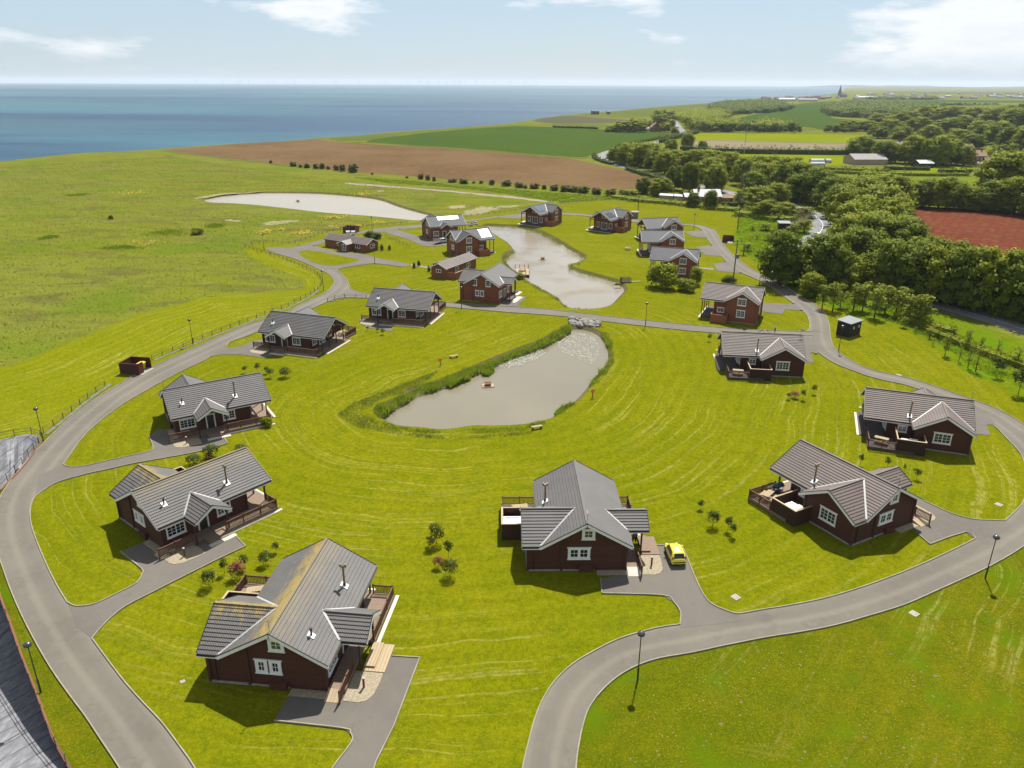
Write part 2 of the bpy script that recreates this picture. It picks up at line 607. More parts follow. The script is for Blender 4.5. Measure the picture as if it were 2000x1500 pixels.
def roof_mat(name, c, c2, lichen=0.0, rolls=True):
    m, t = newmat(name)
    v = t.coord()
    x = t.xyz(v)
    a = t.noise(v, 0.5, 4.0, 0.65)
    f = t.noise(v, 5.0, 4.0, 0.7)
    col = t.mix(t.ramp(a, 0.32, 0.68), c, c2)
    col = t.mix(t.math('MULTIPLY', t.ramp(f, 0.45, 0.75), 0.35), col, tuple(q * 1.45 for q in c))
    if lichen:
        # orange lichen: grows on the weather side, thickest along the ridge and the exposed verge
        nl = t.noise(t.mapping(v, scale=(1.6, 0.5, 1.0)), 1.3, 6.0, 0.72)
        ridge = t.ramp(x[2], 4.35, 5.75)
        side = t.ramp(t.math('MULTIPLY', x[0], -1.0), -0.15, 0.25)
        lf = t.math('MULTIPLY', t.ramp(t.math('ADD', nl, t.math('MULTIPLY', ridge, 0.34)), 0.60, 0.84), lichen)
        lf = t.math('MULTIPLY', lf, t.math('ADD', 0.22, t.math('MULTIPLY', side, 0.78)))
        col = t.mix(lf, col, (0.30, 0.205, 0.022))
    nm = None
    if rolls:
        u = t.math('ADD', x[0], x[1])
        w = t.math('ABSOLUTE', t.math('SINE', t.math('MULTIPLY', u, 3.14159 / 0.22)))
        nm = t.bump(t.math('ADD', w, t.math('MULTIPLY', f, 0.3)), 0.45, 0.035)
    t.out(col, 0.62, nm, 0, 0.35)
    M[name] = m


roof_mat('roof_grey', (0.088, 0.082, 0.079), (0.070, 0.066, 0.065))
roof_mat('roof_lichen', (0.090, 0.085, 0.080), (0.074, 0.069, 0.066), 0.7)
roof_mat('roof_slate', (0.044, 0.046, 0.056), (0.033, 0.035, 0.044))
roof_mat('roof_brown', (0.105, 0.080, 0.068), (0.08, 0.06, 0.053))
roof_mat('roof_felt', (0.20, 0.17, 0.15), (0.15, 0.12, 0.105), 0.0, False)
simple('white_paint', (0.72, 0.72, 0.70), 0.55, (0.62, 0.62, 0.60), 2.0)
simple('lead', (0.36, 0.355, 0.34), 0.55, (0.26, 0.26, 0.25), 2.0)
simple('gutter', (0.018, 0.017, 0.017), 0.45)
simple('pipe_metal', (0.30, 0.25, 0.14), 0.4, (0.16, 0.13, 0.07), 4.0, metal=0.6)
simple('pipe_black', (0.02, 0.02, 0.02), 0.5)
simple('door_dark', (0.022, 0.018, 0.018), 0.5)
simple('lamp_metal', (0.022, 0.024, 0.026), 0.35, spec=0.6)
simple('lamp_dome', (0.045, 0.048, 0.055), 0.22, spec=0.7)
simple('iron_post', (0.05, 0.04, 0.03), 0.7)
simple('pole_wood', (0.11, 0.085, 0.06), 0.85, (0.07, 0.055, 0.04), 2.0)
simple('brick', (0.20, 0.085, 0.055), 0.9, (0.15, 0.065, 0.045), 1.0)
simple('render_white', (0.45, 0.43, 0.39), 0.9, (0.36, 0.345, 0.32), 0.4)
simple('render_buff', (0.34, 0.27, 0.19), 0.9, (0.25, 0.2, 0.15), 0.4)
simple('roof_clay', (0.22, 0.12, 0.085), 0.85, (0.16, 0.09, 0.065), 0.7)
simple('roof_pale', (0.20, 0.185, 0.175), 0.8, (0.16, 0.15, 0.14), 0.5)
simple('roof_white', (0.30, 0.31, 0.32), 0.6, (0.23, 0.245, 0.26), 0.4)
simple('bark', (0.085, 0.062, 0.042), 0.95, (0.05, 0.036, 0.025), 3.0, 0.5)
simple('spire_stone', (0.14, 0.13, 0.125), 0.9, (0.1, 0.095, 0.09), 0.2)
simple('yellow_plastic', (0.62, 0.50, 0.02), 0.45)
simple('tub_white', (0.78, 0.78, 0.76), 0.3)
simple('red_plastic', (0.62, 0.05, 0.02), 0.5)
simple('shed_roof', (0.15, 0.165, 0.165), 0.7, (0.11, 0.12, 0.125), 0.8)
simple('hut_grey', (0.17, 0.155, 0.14), 0.8, (0.13, 0.12, 0.11), 1.0)
simple('turbine', (0.30, 0.32, 0.36), 0.6)
simple('rubber', (0.012, 0.012, 0.012), 0.85)
simple('alloy', (0.35, 0.35, 0.36), 0.35, metal=0.8)
simple('cliff_clay', (0.16, 0.115, 0.075), 0.95, (0.11, 0.08, 0.05), 0.1, 0.6, 0.3)
simple('lily', (0.27, 0.265, 0.22), 0.5, (0.17, 0.18, 0.12), 1.5)
simple('flower', (0.52, 0.36, 0.012), 0.8, (0.42, 0.34, 0.012), 0.5)
simple('clod', (0.22, 0.17, 0.075), 0.95, (0.15, 0.12, 0.05), 1.0)
simple('skin', (0.48, 0.29, 0.20), 0.6)
simple('cloth_white', (0.66, 0.62, 0.56), 0.9)
simple('cloth_dark', (0.02, 0.021, 0.026), 0.9)
simple('hair', (0.14, 0.085, 0.04), 0.8)
simple('plate', (0.70, 0.52, 0.05), 0.5)
simple('rock', (0.24, 0.225, 0.20), 0.9, (0.12, 0.11, 0.10), 1.2, 0.7, 3.0, dist=0.1)


def glassy(name, c, rough=0.08, spec=0.6):
    m, t = newmat(name)
    v = t.coord()
    col = t.mix(t.ramp(t.noise(v, 1.2, 2.0), 0.35, 0.65), c, tuple(x * 0.5 for x in c))
    t.out(col, rough, None, 0, spec)
    M[name] = m


glassy('glass', (0.020, 0.024, 0.022))
glassy('glass_green', (0.055, 0.075, 0.028))
glassy('solar_dark', (0.018, 0.026, 0.045), 0.28, 0.8)
glassy('tail_red', (0.35, 0.012, 0.012), 0.2)


def solar_bright():
    m, t = newmat('solar')
    v = t.coord()
    t.out(t.mix(t.ramp(t.noise(v, 0.8), 0.4, 0.6), (0.10, 0.12, 0.16), (0.07, 0.085, 0.12)), 0.32, None, 0.85, 1.0)
    M['solar'] = m


solar_bright()


def paint(name, c):
    m, t = newmat(name)
    v = t.coord()
    col = t.mix(t.ramp(t.noise(v, 2.0, 2.0), 0.3, 0.7), c, tuple(x * 0.9 for x in c))
    t.out(col, 0.28, None, 0, 0.5, {'Coat Weight': 0.6, 'Coat Roughness': 0.08})
    M[name] = m


paint('car_yellow', (0.66, 0.58, 0.03))
paint('car_white', (0.75, 0.76, 0.76))
paint('car_silver', (0.42, 0.43, 0.44))
paint('car_dark', (0.03, 0.032, 0.04))


def water_mat(name, c1, c2, rough, bscale, bstr, c3=None, s=0.03, bdist=0.02):
    m, t = newmat(name)
    t.dim = '2D'
    v = t.coord()
    col = t.mix(t.ramp(t.noise(v, s, 4.0, 0.6), 0.38, 0.62), c1, c2)
    if c3:
        col = t.mix(t.math('MULTIPLY', t.ramp(t.noise(t.mapping(v, loc=(17, 3, 0)), s * 1.7, 4.0, 0.6), 0.5, 0.68), 0.8), col, c3)
    h = t.noise(t.mapping(v, scale=(1, 1.6, 1)), bscale, 4.0, 0.6)
    t.out(col, rough, t.bump(h, bstr, bdist), 0, 0.5, {'IOR': 1.33})
    M[name] = m


water_mat('pond_water', (0.168, 0.150, 0.104), (0.156, 0.140, 0.097), 0.10, 2.4, 0.25, (0.160, 0.140, 0.10), 0.05)
water_mat('pond_upper', (0.225, 0.198, 0.155), (0.205, 0.180, 0.142), 0.16, 1.6, 0.4, (0.165, 0.125, 0.065), 0.045, 0.03)
water_mat('pond_far', (0.290, 0.250, 0.180), (0.275, 0.238, 0.172), 0.22, 1.5, 0.3, None, 0.03)


def sea_mat():
    m, t = newmat('sea')
    t.dim = '2D'
    v = t.coord()
    st = t.mapping(v, scale=(0.45, 1.5, 1.0), rot=(0, 0, R(-6)))
    a = t.noise(st, 0.00075, 5.0, 0.6, 0.5)
    b = t.noise(t.mapping(st, loc=(4, 2, 0)), 0.0021, 5.0, 0.62, 0.3)
    c = t.mix(t.ramp(a, 0.40, 0.60), (0.011, 0.046, 0.088), (0.026, 0.092, 0.120))
    c = t.mix(t.math('MULTIPLY', t.ramp(b, 0.52, 0.70), 0.75), c, (0.006, 0.026, 0.068))
    c = t.mix(t.math('MULTIPLY', t.ramp(t.noise(t.mapping(st, loc=(9, 5, 0)), 0.0013, 4.0), 0.52, 0.66), 0.5), c, (0.030, 0.085, 0.098))
    sxy = t.xyz(v)
    h = t.noise(t.mapping(v, scale=(0.6, 1.4, 1)), 0.16, 5.0, 0.65)
    t.out(c, 0.5, t.bump(h, 0.6, 0.8), 0, 0.2, {'IOR': 1.33})
    M['sea'] = m


sea_mat()


def liner_mat():
    m, t = newmat('liner')
    t.dim = '2D'
    v = t.coord()
    x = t.xyz(t.mapping(v, rot=(0, 0, R(20))))
    seam = t.ramp(t.math('ABSOLUTE', t.math('SUBTRACT', t.math('FRACT', t.math('MULTIPLY', x[0], 0.55)), 0.5)), 0.40, 0.48)
    col = t.mix(t.ramp(t.noise(t.mapping(v, scale=(3, 1, 1), rot=(0, 0, R(20))), 0.6, 5.0, 0.7), 0.4, 0.7), (0.11, 0.112, 0.122), (0.20, 0.20, 0.21))
    col = t.mix(t.math('MULTIPLY', seam, 0.5), col, (0.03, 0.03, 0.035))
    wr = t.noise(t.mapping(v, scale=(2.5, 0.6, 1), rot=(0, 0, R(20))), 0.9, 4.0, 0.6)
    t.out(col, 0.55, t.bump(t.math('ADD', wr, t.math('MULTIPLY', seam, 0.3)), 0.4, 0.25), 0, 0.25)
    M['liner'] = m


liner_mat()


def leaf_mat(name, c1, c2, c3, transl=0.35, vary=0.35):
    m, t = newmat(name)
    v = t.coord()
    oi = t.n('ShaderNodeObjectInfo')
    c = t.mix(t.ramp(t.noise(v, 0.5, 3.0, 0.6), 0.35, 0.65), c1, c2)
    c = t.mix(t.math('MULTIPLY', t.ramp(t.noise(v, 2.6, 2.0, 0.6), 0.45, 0.75), 0.6), c, c3)
    c = t.mix(t.math('MULTIPLY', t.ramp(oi.outputs['Random'], 0.0, 1.0), vary), c, tuple(q * 0.55 for q in c1))
    d = t.n('ShaderNodeBsdfPrincipled', Roughness=0.7)
    t.set(d, 'Base Color', c)
    t.set(d, 'Specular IOR Level', 0.12)
    tr = t.n('ShaderNodeBsdfTranslucent')
    t.set(tr, 'Color', t.mix(0.4, c, (0.20, 0.26, 0.008)))
    mx = t.n('ShaderNodeMixShader', Fac=transl)
    t.t.links.new(d.outputs[0], mx.inputs[1])
    t.t.links.new(tr.outputs[0], mx.inputs[2])
    o = t.n('ShaderNodeOutputMaterial')
    t.t.links.new(mx.outputs[0], o.inputs[0])
    M[name] = m


leaf_mat('leaf_dark', (0.135, 0.172, 0.006), (0.085, 0.122, 0.006), (0.19, 0.22, 0.010))
leaf_mat('leaf_mid', (0.205, 0.232, 0.004), (0.135, 0.175, 0.004), (0.285, 0.29, 0.010))
leaf_mat('leaf_light', (0.225, 0.255, 0.018), (0.165, 0.205, 0.012), (0.28, 0.29, 0.035))
leaf_mat('leaf_pine', (0.055, 0.080, 0.012), (0.036, 0.056, 0.009), (0.085, 0.11, 0.018), 0.25)
leaf_mat('leaf_pink', (0.30, 0.085, 0.085), (0.22, 0.06, 0.055), (0.20, 0.10, 0.04), 0.25, 0.2)
leaf_mat('leaf_brown', (0.105, 0.080, 0.030), (0.075, 0.062, 0.02), (0.12, 0.105, 0.04), 0.25)
leaf_mat('leaf_hedge', (0.075, 0.100, 0.008), (0.050, 0.075, 0.008), (0.11, 0.13, 0.014), 0.25)
leaf_mat('leaf_far', (0.095, 0.130, 0.010), (0.064, 0.098, 0.010), (0.14, 0.17, 0.014), 0.25)
leaf_mat('reed', (0.21, 0.27, 0.020), (0.135, 0.20, 0.014), (0.32, 0.32, 0.07), 0.45, 0.0)
leaf_mat('grass_blade', (0.20, 0.215, 0.03), (0.14, 0.175, 0.018), (0.30, 0.285, 0.11), 0.4, 0.0)
leaf_mat('grass_lush', (0.17, 0.235, 0.006), (0.12, 0.19, 0.005), (0.23, 0.27, 0.02), 0.45, 0.0)

# ------------------------------------------------------------------ outlines traced on the ground
POND_A = [(744, 803), (756, 820), (782, 832), (822, 835), (869, 839), (921, 832), (964.5, 832), (1022.5, 829), (1066, 819), (1095, 803), (1124, 780), (1150, 751), (1173, 725), (1185, 707), (1182, 678), (1164.6, 655), (1138.5, 645), (1112, 646), (1089, 655), (1066, 669.6), (1031, 682.6), (996.4, 695.7), (964.5, 708.7), (935.5, 722), (915, 730.5), (880, 745), (845.6, 757), (816.6, 764), (787.6, 782.7), (764, 794)]
POND_B = [(401, 391.4), (441, 382), (482, 378.5), (542.5, 377.6), (611, 378.5), (666, 382), (735, 390), (779, 405), (817.5, 416), (837, 421.6), (831, 430), (815, 432), (776, 428.5), (721, 423), (639, 417), (570, 409), (504, 402), (446, 398), (419, 397)]
POND_C = [(980, 442.4), (1011.5, 443.5), (1036.7, 448.7), (1060, 457), (1081, 467.6), (1099.7, 479), (1116.5, 489.7), (1131, 498), (1139.6, 505.4), (1127, 513.8), (1111, 518), (1114, 525.4), (1137.5, 533.8), (1169, 542), (1198, 550.6), (1206.8, 554.8), (1217, 567), (1206.8, 580), (1190, 596), (1166, 604), (1130, 605), (1109, 600), (1088, 582), (1060, 566), (1024, 544), (1010.7, 536), (996, 520), (986.7, 510.7), (985, 505), (992, 497), (1004, 492), (1002.7, 485), (992, 473), (978.7, 465), (966.7, 457), (957, 448), (946.7, 442.7), (960, 441)]
WL = -0.55
ponds = {}
for nm, pl in (('A', POND_A), ('B', POND_B), ('C', POND_C)):
    w_ = gps(cr(pl, 4, True), WL)
    ponds[nm] = (w_, offset(w_, 1.1 if nm != 'B' else 1.6))
LAGOON = cr(gps([(77, 852), (56, 848), (27, 853), (0, 859), (-60, 868), (-160, 890)]), 3) + gps([(-330, 960), (-420, 1120), (-330, 1400), (-160, 1560), (150, 1560)]) + cr(gps([(133, 1500), (100, 1440), (73, 1367), (40, 1283), (17, 1217), (0, 1173), (-22, 1110), (-30, 1050), (-18, 995), (0, 957), (27, 928), (53, 899), (80, 861)]), 3)
rims = [ponds[k][1] for k in 'ABC']

# land: cliff top from the left, along the coast to the village, then inland
CLIFF = [(-900, 372), (-500, 350), (-250, 333), (-100, 322), (0, 315), (60, 309), (150, 299), (250, 295), (350, 288), (450, 281), (550, 276), (640, 268), (700, 265), (760, 258), (850, 252), (960, 244), (1000, 240), (1050, 232), (1100, 225), (1146, 221), (1210, 215.6), (1272.5, 210), (1330, 205), (1394, 200.7), (1422, 196.5), (1479.5, 192.6), (1540, 190), (1602, 185.8), (1636, 182), (1650, 176.5), (1656, 171.2), (1690, 169.6), (1800, 169.8)]
cl = gps(CLIFF)
cl = [(x + (random.uniform(-1.5, 1.5) if y < 2500 else 0), y) for x, y in cr(cl, 3)]
land = [(-900, -150)] + [(cl[0][0] - 250, cl[0][1] - 120)] + cl + [(26000, 26000), (26000, -150)]
land = land[::-1]
sheet('ground', land, 0.0, M['meadow'], holes=rims + [LAGOON], kind='structure')
# cliff face down to the beach
mb = MB()
rng = random.Random(3)
base = [(x - rng.uniform(6, 14), y + rng.uniform(4, 10)) for x, y in cl]
for (a, b, c, d) in zip(cl[:-1], cl[1:], base[1:], base[:-1]):
    mb.face([(a[0], a[1], 0), (d[0], d[1], -16), (c[0], c[1], -16), (b[0], b[1], 0)])
tag(mb.build('cliff', M['cliff_clay']), kind='structure')
sea = [(30500 * math.cos(a), 30500 * math.sin(a)) for a in [k * 2 * math.pi / 180 for k in range(180)]]
sheet('sea', sea, -15.0, M['sea'])

for nm, m_, wn in (('A', 'pond_water', 'fishing_pond'), ('B', 'pond_far', 'far_pond'), ('C', 'pond_upper', 'upper_pond')):
    w_, rim = ponds[nm]
    sheet('pond_water', offset(w_, 0.25), WL, M[m_])
    mb = MB()
    n = len(w_)
    low = offset(w_, -0.35)
    for i in range(n):
        j = (i + 1) % n
        mb.face([(*low[i], WL - 0.35), (*low[j], WL - 0.35), (*rim[j], 0.0), (*rim[i], 0.0)])
        mb.face([(*rim[i], 0.0), (*rim[j], 0.0), (*rim[j], 0.035), (*rim[i], 0.035)])
    tag(mb.build('pond_bank', M['mud_bank']), kind='structure')

# lined lagoon bottom left: slope of black liner down to a flat bed
mb = MB()
cx = sum(p[0] for p in LAGOON) / len(LAGOON)
cy = sum(p[1] for p in LAGOON) / len(LAGOON)
rng = random.Random(5)
rings = []
for k, (f, z) in enumerate(((0, 0.03), (0.03, -0.08), (0.12, -0.95), (0.24, -2.1), (0.40, -3.6), (0.55, -4.6))):
    rings.append([(p[0] + (cx - p[0]) * f, p[1] + (cy - p[1]) * f, z + (rng.uniform(-.14, .14) if k > 1 else 0)) for p in LAGOON])
n = len(LAGOON)
for r0, r1 in zip(rings[:-1], rings[1:]):
    for i in range(n):
        j = (i + 1) % n
        mb.face([r0[i], r0[j], r1[j], r1[i]])
mb.face(rings[-1])
tag(mb.build('lagoon_liner', M['liner']), kind='structure')

# ------------------------------------------------------------------ lawns
MOWN = [(-300, 800), (-120, 752), (0, 717), (21, 715), (53, 704), (107, 680), (160, 659), (213, 637), (267, 616), (333, 600), (400, 580), (480, 574), (540, 569), (588, 565), (593, 558), (588, 544), (560, 532), (520, 520), (490, 503), (475, 486)]
LAWN_TOP = [(488, 481), (528, 473.5), (560, 478), (600, 468.5), (636, 456.5), (698, 447), (798, 436), (823, 434.5), (905, 426), (960, 419.5), (1018, 412), (1060, 406), (1094, 401), (1140, 396), (1185, 391), (1240, 395), (1300, 399), (1360, 406), (1430, 408.5), (1450, 420), (1437, 470), (1455, 500), (1500, 530), (1570, 560), (1640, 590), (1720, 612), (1800, 638), (1900, 670), (2000, 704), (2300, 790)]
lawn_o = cr(gps(MOWN + LAWN_TOP), 3) + gps([(2600, 1200), (2400, 1800), (-300, 1800)])
lawn_h = [ponds['A'][1], ponds['C'][1], LAGOON]
gpts = grid_in(lawn_o, 3.0, lawn_h)
gpts = gpts[gpts[:, 1] < 330]
o = sheet('lawn', lawn_o, 0.02, M['lawn'], holes=lawn_h, inner_pts=[tuple(p) for p in gpts])
vp = np.array([(v.co.x, v.co.y) for v in o.data.vertices])
d_, s_ = dist_line(vp, ponds['A'][0], True)
set_attr(o.data, 'md', d_)
set_attr(o.data, 'ms', s_)


def strip_lawn(name, ring, z, m, line, step=4.0, holes=()):
    g = grid_in(ring, step, holes)
    o = sheet(name, ring, z, M[m], holes=holes, inner_pts=[tuple(p) for p in g])
    vp = np.array([(v.co.x, v.co.y) for v in o.data.vertices])
    d, s = dist_line(vp, line)
    set_attr(o.data, 'md', d)
    set_attr(o.data, 'ms', s)
    return o


RL_out = [(275, 1570), (233, 1500), (200, 1450), (167, 1400), (137, 1360), (100, 1307), (67, 1250), (40, 1197), (20, 1150), (7, 1113), (-10, 1060), (-12, 1015), (0, 973), (27, 933), (53, 901), (80, 872), (107, 845), (133, 821), (160, 800), (187, 779), (213, 763), (245, 744), (280, 725), (320, 707), (373, 683), (427, 659), (480, 636), (512, 626), (560, 610), (590, 594), (620, 580), (638, 570), (648, 560), (653, 552), (650, 544), (642, 536), (626, 528), (600, 516), (570, 504), (540, 496), (517, 485)]
mown_line = cr(gps(MOWN), 4)
ring = cr(gps(MOWN), 3) + gps([(500, 489), (540, 501), (580, 516.5), (616, 532), (628, 545), (630, 554), (620, 566), (600, 580), (560, 600), (528, 612), (456, 638), (400, 658), (296, 703), (213, 749), (86, 846), (70, 846), (30, 850), (0, 855), (-160, 885), (-300, 930)])
strip_lawn('mown_strip', ring, 0.028, 'lawn_strip', mown_line)

RE_out = [(1018, 413), (1060, 412.5), (1097, 415.5), (1125, 417), (1151, 419.4), (1195, 424), (1232, 428), (1290, 433), (1332, 437), (1350, 438), (1371, 441), (1384, 445), (1396, 450), (1403, 462), (1410, 472.6), (1419, 485), (1433, 499), (1447, 511), (1464, 523), (1480, 532), (1499, 542), (1523, 552), (1542, 564.5), (1568, 582), (1594, 597), (1610, 612), (1617.5, 627), (1620.5, 642), (1622, 660), (1626.5, 675), (1637, 687), (1661, 704), (1686, 717), (1717, 727), (1756, 735), (1798, 746), (1840, 760), (1876, 773), (1918, 788), (1958, 805), (2000, 830), (2050, 868), (2080, 910), (2085, 960), (2060, 1020), (2000, 1067), (1933, 1107), (1833, 1153), (1767, 1182), (1700, 1203), (1633, 1222), (1567, 1235), (1500, 1245.5), (1416, 1262), (1352, 1276), (1288, 1287), (1243, 1302), (1205, 1324), (1173, 1353), (1150, 1385), (1138, 1420), (1130, 1459), (1125, 1500), (1122, 1570)]
RE_in = [(1018, 421), (1060, 417), (1100, 419), (1125, 420.5), (1154, 423.5), (1195, 429), (1235, 434), (1290, 437.5), (1337, 440), (1350, 441.5), (1364, 445), (1370, 449), (1379, 464), (1391, 479), (1400, 492), (1408.5, 500.5), (1419, 511), (1432, 523), (1446.7, 533.3), (1472.7, 543.7), (1505.6, 561), (1526.4, 576.6), (1550.6, 593), (1564.5, 606), (1575, 614.8), (1579, 624), (1581.5, 632), (1581, 641), (1576, 648), (1570, 656), (1572, 672), (1581, 688), (1592, 688), (1600, 690), (1616, 702), (1638, 714), (1664, 724), (1694, 735), (1728, 744), (1762, 751), (1801, 763), (1850, 780), (1900, 802), (1930, 824), (1940, 832), (1952, 842), (1969, 861), (1986, 878), (1997, 895), (2007, 935), (2000, 976), (1986, 996), (1963, 1018), (1905, 1053), (1867, 1072), (1800, 1103), (1733, 1130), (1667, 1153), (1600, 1172), (1533, 1185), (1500, 1190), (1443, 1200), (1385, 1211), (1326.5, 1221), (1288, 1226.5), (1250, 1236), (1205, 1250.5), (1160, 1273), (1118, 1298.5), (1083, 1332), (1061, 1366), (1045, 1404), (1032, 1452), (1021, 1500), (1010, 1570)]
ext = [p for p in RE_out if p[0] > 1115 and p[1] > 900]
ring = gps(ext) + gps([(1122, 1800), (2500, 1800), (2600, 900), (2200, 860)])
strip_lawn('outer_lawn', ring, 0.028, 'lawn_outer', gps([(1300, 1600), (1700, 1050)]), 5.0)
rg = gps(RL_out[:20]) + gps([(213, 752), (190, 770), (86, 850), (80, 861), (53, 899), (27, 928), (0, 957), (-18, 995), (-30, 1050), (-22, 1110), (0, 1173), (17, 1217), (40, 1283), (73, 1367), (100, 1440), (133, 1500), (165, 1570)])
strip_lawn('verge', rg, 0.032, 'lawn_outer', gps(RL_out), 4.0)
# young plantation between the loop road and the public road
ring = cr(gps([(1500, 540), (1523, 549), (1560, 570), (1600, 592), (1640, 606), (1700, 628), (1760, 640), (1810, 664), (1850, 700), (1890, 728), (1950, 752), (2010, 790), (2150, 850), (2250, 800), (2150, 705), (2000, 664), (1900, 634), (1800, 604), (1700, 580), (1600, 560), (1545, 545)]), 2, True)
strip_lawn('plantation_grass', ring, 0.036, 'lawn_lush', gps([(1500, 500), (2100, 700)]), 5.0)
ring = cr(gps([(1440, 412), (1470, 420), (1520, 425), (1575, 440), (1585, 455), (1560, 476), (1520, 490), (1500, 520), (1470, 510), (1448, 492), (1432, 470), (1440, 440)]), 2, True)
strip_lawn('copse_grass', ring, 0.036, 'lawn_lush', gps([(1400, 400), (1600, 500)]), 6.0)

def ribbon(name, line, w, m, z, kind='structure'):
    mb = MB()
    L, Rr = [], []
    for i, p in enumerate(line):
        a, b = line[max(i - 1, 0)], line[min(i + 1, len(line) - 1)]
        dx, dy = b[0] - a[0], b[1] - a[1]
        l = math.hypot(dx, dy) + 1e-9
        L.append((p[0] - dy / l * w / 2, p[1] + dx / l * w / 2, z))
        Rr.append((p[0] + dy / l * w / 2, p[1] - dx / l * w / 2, z))
    n = len(line)
    mb.idx(L + Rr, [(i, n + i, n + i + 1, i + 1) for i in range(n - 1)])
    o = mb.build(name, M[m])
    tag(o, kind=kind)
    return o


# ------------------------------------------------------------------ fields (flat sheets, each its own)


def field(name, pts, m, z=0.05, n=2, closed=True):
    ring = cr(gps(pts), max(n, 2) * 3, True) if n > 1 else gps(pts)
    jr = random.Random(len(pts))
    return sheet(name, [(x + jr.uniform(-.9, .9), y + jr.uniform(-.9, .9)) for x, y in ring], z, M[m])


field('ploughed_field', [(322, 293), (400, 286), (480, 280), (560, 276), (625, 272.5), (668, 278), (850, 289), (1000, 300), (1100, 308), (1192, 327), (1238, 336), (1284, 350), (1262, 364), (1240, 369), (1179, 368), (1027, 361), (876, 350), (780, 342), (690, 335), (600, 327), (500, 315), (420, 306), (360, 299)], 'field_brown')
field('crop_field', [(715, 277), (800, 263), (900, 253), (1000, 247), (1040, 247), (1100, 249), (1180, 253), (1261, 257), (1320, 263), (1300, 270), (1238, 280), (1203, 290), (1157, 302), (1141, 307), (1080, 304), (1000, 297), (850, 286)], 'field_green', 0.055)
field('cliff_grass', [(640, 271), (760, 260), (900, 250), (1000, 244), (1060, 244), (1000, 246.3), (900, 252), (800, 261.5), (720, 275)], 'field_pale', 0.052)
field('stubble_field', [(1045, 234), (1110, 226.5), (1180, 231), (1240, 236), (1180, 240), (1080, 241)], 'field_dark', 0.05)
field('pasture_field', [(1050, 243.5), (1120, 242), (1180, 243), (1200, 250), (1120, 248.5)], 'field_pale', 0.056)
field('clifftop_field', [(1130, 224.5), (1210, 217.5), (1330, 207), (1420, 199), (1470, 197), (1480, 203), (1400, 210), (1300, 222), (1240, 230)], 'field_pale', 0.06)
field('barley_field', [(1540, 205.5), (1616, 198), (1640, 200), (1625, 212), (1622, 228), (1650, 233), (1688, 236), (1667, 252), (1586, 252), (1538, 243), (1440, 234), (1480, 222)], 'field_green', 0.06)
field('hay_field', [(1440, 236), (1538, 244), (1600, 253), (1540, 256), (1440, 250), (1400, 243)], 'field_pale', 0.065)
field('bright_pasture', [(1364, 260.5), (1400, 261), (1550, 262), (1697, 265.5), (1670, 279), (1530, 277), (1400, 273.5), (1346, 274)], 'pasture', 0.05)
field('fallow_field', [(1376, 273.5), (1530, 277.3), (1667, 279.8), (1655, 291), (1400, 291), (1323, 290)], 'field_tan', 0.054)
field('horse_pasture', [(1291, 295), (1400, 300), (1652, 304.5), (1652, 318), (1568, 328), (1400, 326), (1325, 314)], 'pasture', 0.05)
field('paddock', [(1575, 340), (1712, 343), (1912, 345), (2010, 350), (2010, 366), (1912, 362), (1724, 357), (1620, 352)], 'rough_green', 0.05)
field('red_field', [(1772, 404), (1880, 407), (2000, 415), (2150, 425), (2200, 600), (2000, 560), (1900, 510), (1810, 480), (1785, 440)], 'field_red', 0.05, 1)
field('garden_field', [(1800, 326), (1990, 326), (2010, 340), (1800, 338)], 'pasture', 0.047)
for nm, pts, m_ in (('far_field', [(1720, 200), (1900, 204), (2040, 206), (2040, 210), (1850, 209), (1720, 205)], 'field_pale'),
                    ('far_field', [(1640, 196), (1760, 194), (2040, 197), (2040, 201), (1860, 200), (1700, 199)], 'field_green'),
                    ('far_field', [(1780, 187), (2040, 190), (2040, 194), (1800, 192)], 'field_pale'),
                    ('far_field', [(1700, 179), (1900, 180), (2040, 181), (2040, 184), (1800, 183)], 'field_dark'),
                    ('far_field', [(1740, 210), (1850, 213), (1850, 217), (1740, 214)], 'field_pale')):
    field(nm, pts, m_, 0.07, 1)
for ln_, w_ in (([(690, 279), (715, 278.5), (850, 287.8), (1000, 298.6), (1080, 305.5), (1143, 309.5)], 7.0), ([(668, 275.5), (640, 270.5), (600, 273)], 4.0), ([(322, 295), (420, 307.5), (500, 316.5), (600, 328.5)], 5.0), ([(1346, 275), (1400, 274.3), (1530, 277.9), (1668, 280)], 4.0)):
    ribbon('field_margin', [(x + random.uniform(-.7, .7), y + random.uniform(-.7, .7)) for x, y in cr(gps(ln_), 6)], w_, 'field_pale', 0.08)
# worn, dry ground by the far pond and pale patches of turf
for pts in ([(893, 419), (915, 409), (940, 402), (985, 406), (960, 413), (930, 420)], [(870, 403), (905, 400), (915, 405), (880, 408)], [(960, 403), (1020, 400), (1015, 404), (970, 407)],
            [(440, 428), (475, 431), (470, 434), (438, 431)], [(520, 434), (560, 430), (590, 431), (540, 440), (505, 442)], [(375, 388), (430, 378), (520, 374), (440, 380), (395, 388)], [(735, 372), (750, 371), (752, 374), (737, 375)]):
    ring = cr(gps(pts), 7, True)
    ccx, ccy = np.mean(ring, 0)
    jr = random.Random(len(ring))
    sheet('bare_ground', [(ccx + (x - ccx) * f, ccy + (y - ccy) * f) for (x, y), f in ((p, jr.uniform(.62, 1.08)) for p in ring)], 0.046, M['bare_ground'])
field('rough_bank', [(700, 345), (800, 352), (900, 362), (1030, 372), (1150, 381), (1250, 388), (1290, 392), (1230, 393), (1150, 393), (1095, 392), (1000, 378), (880, 364), (760, 356), (690, 352)], 'rough_green', 0.044)
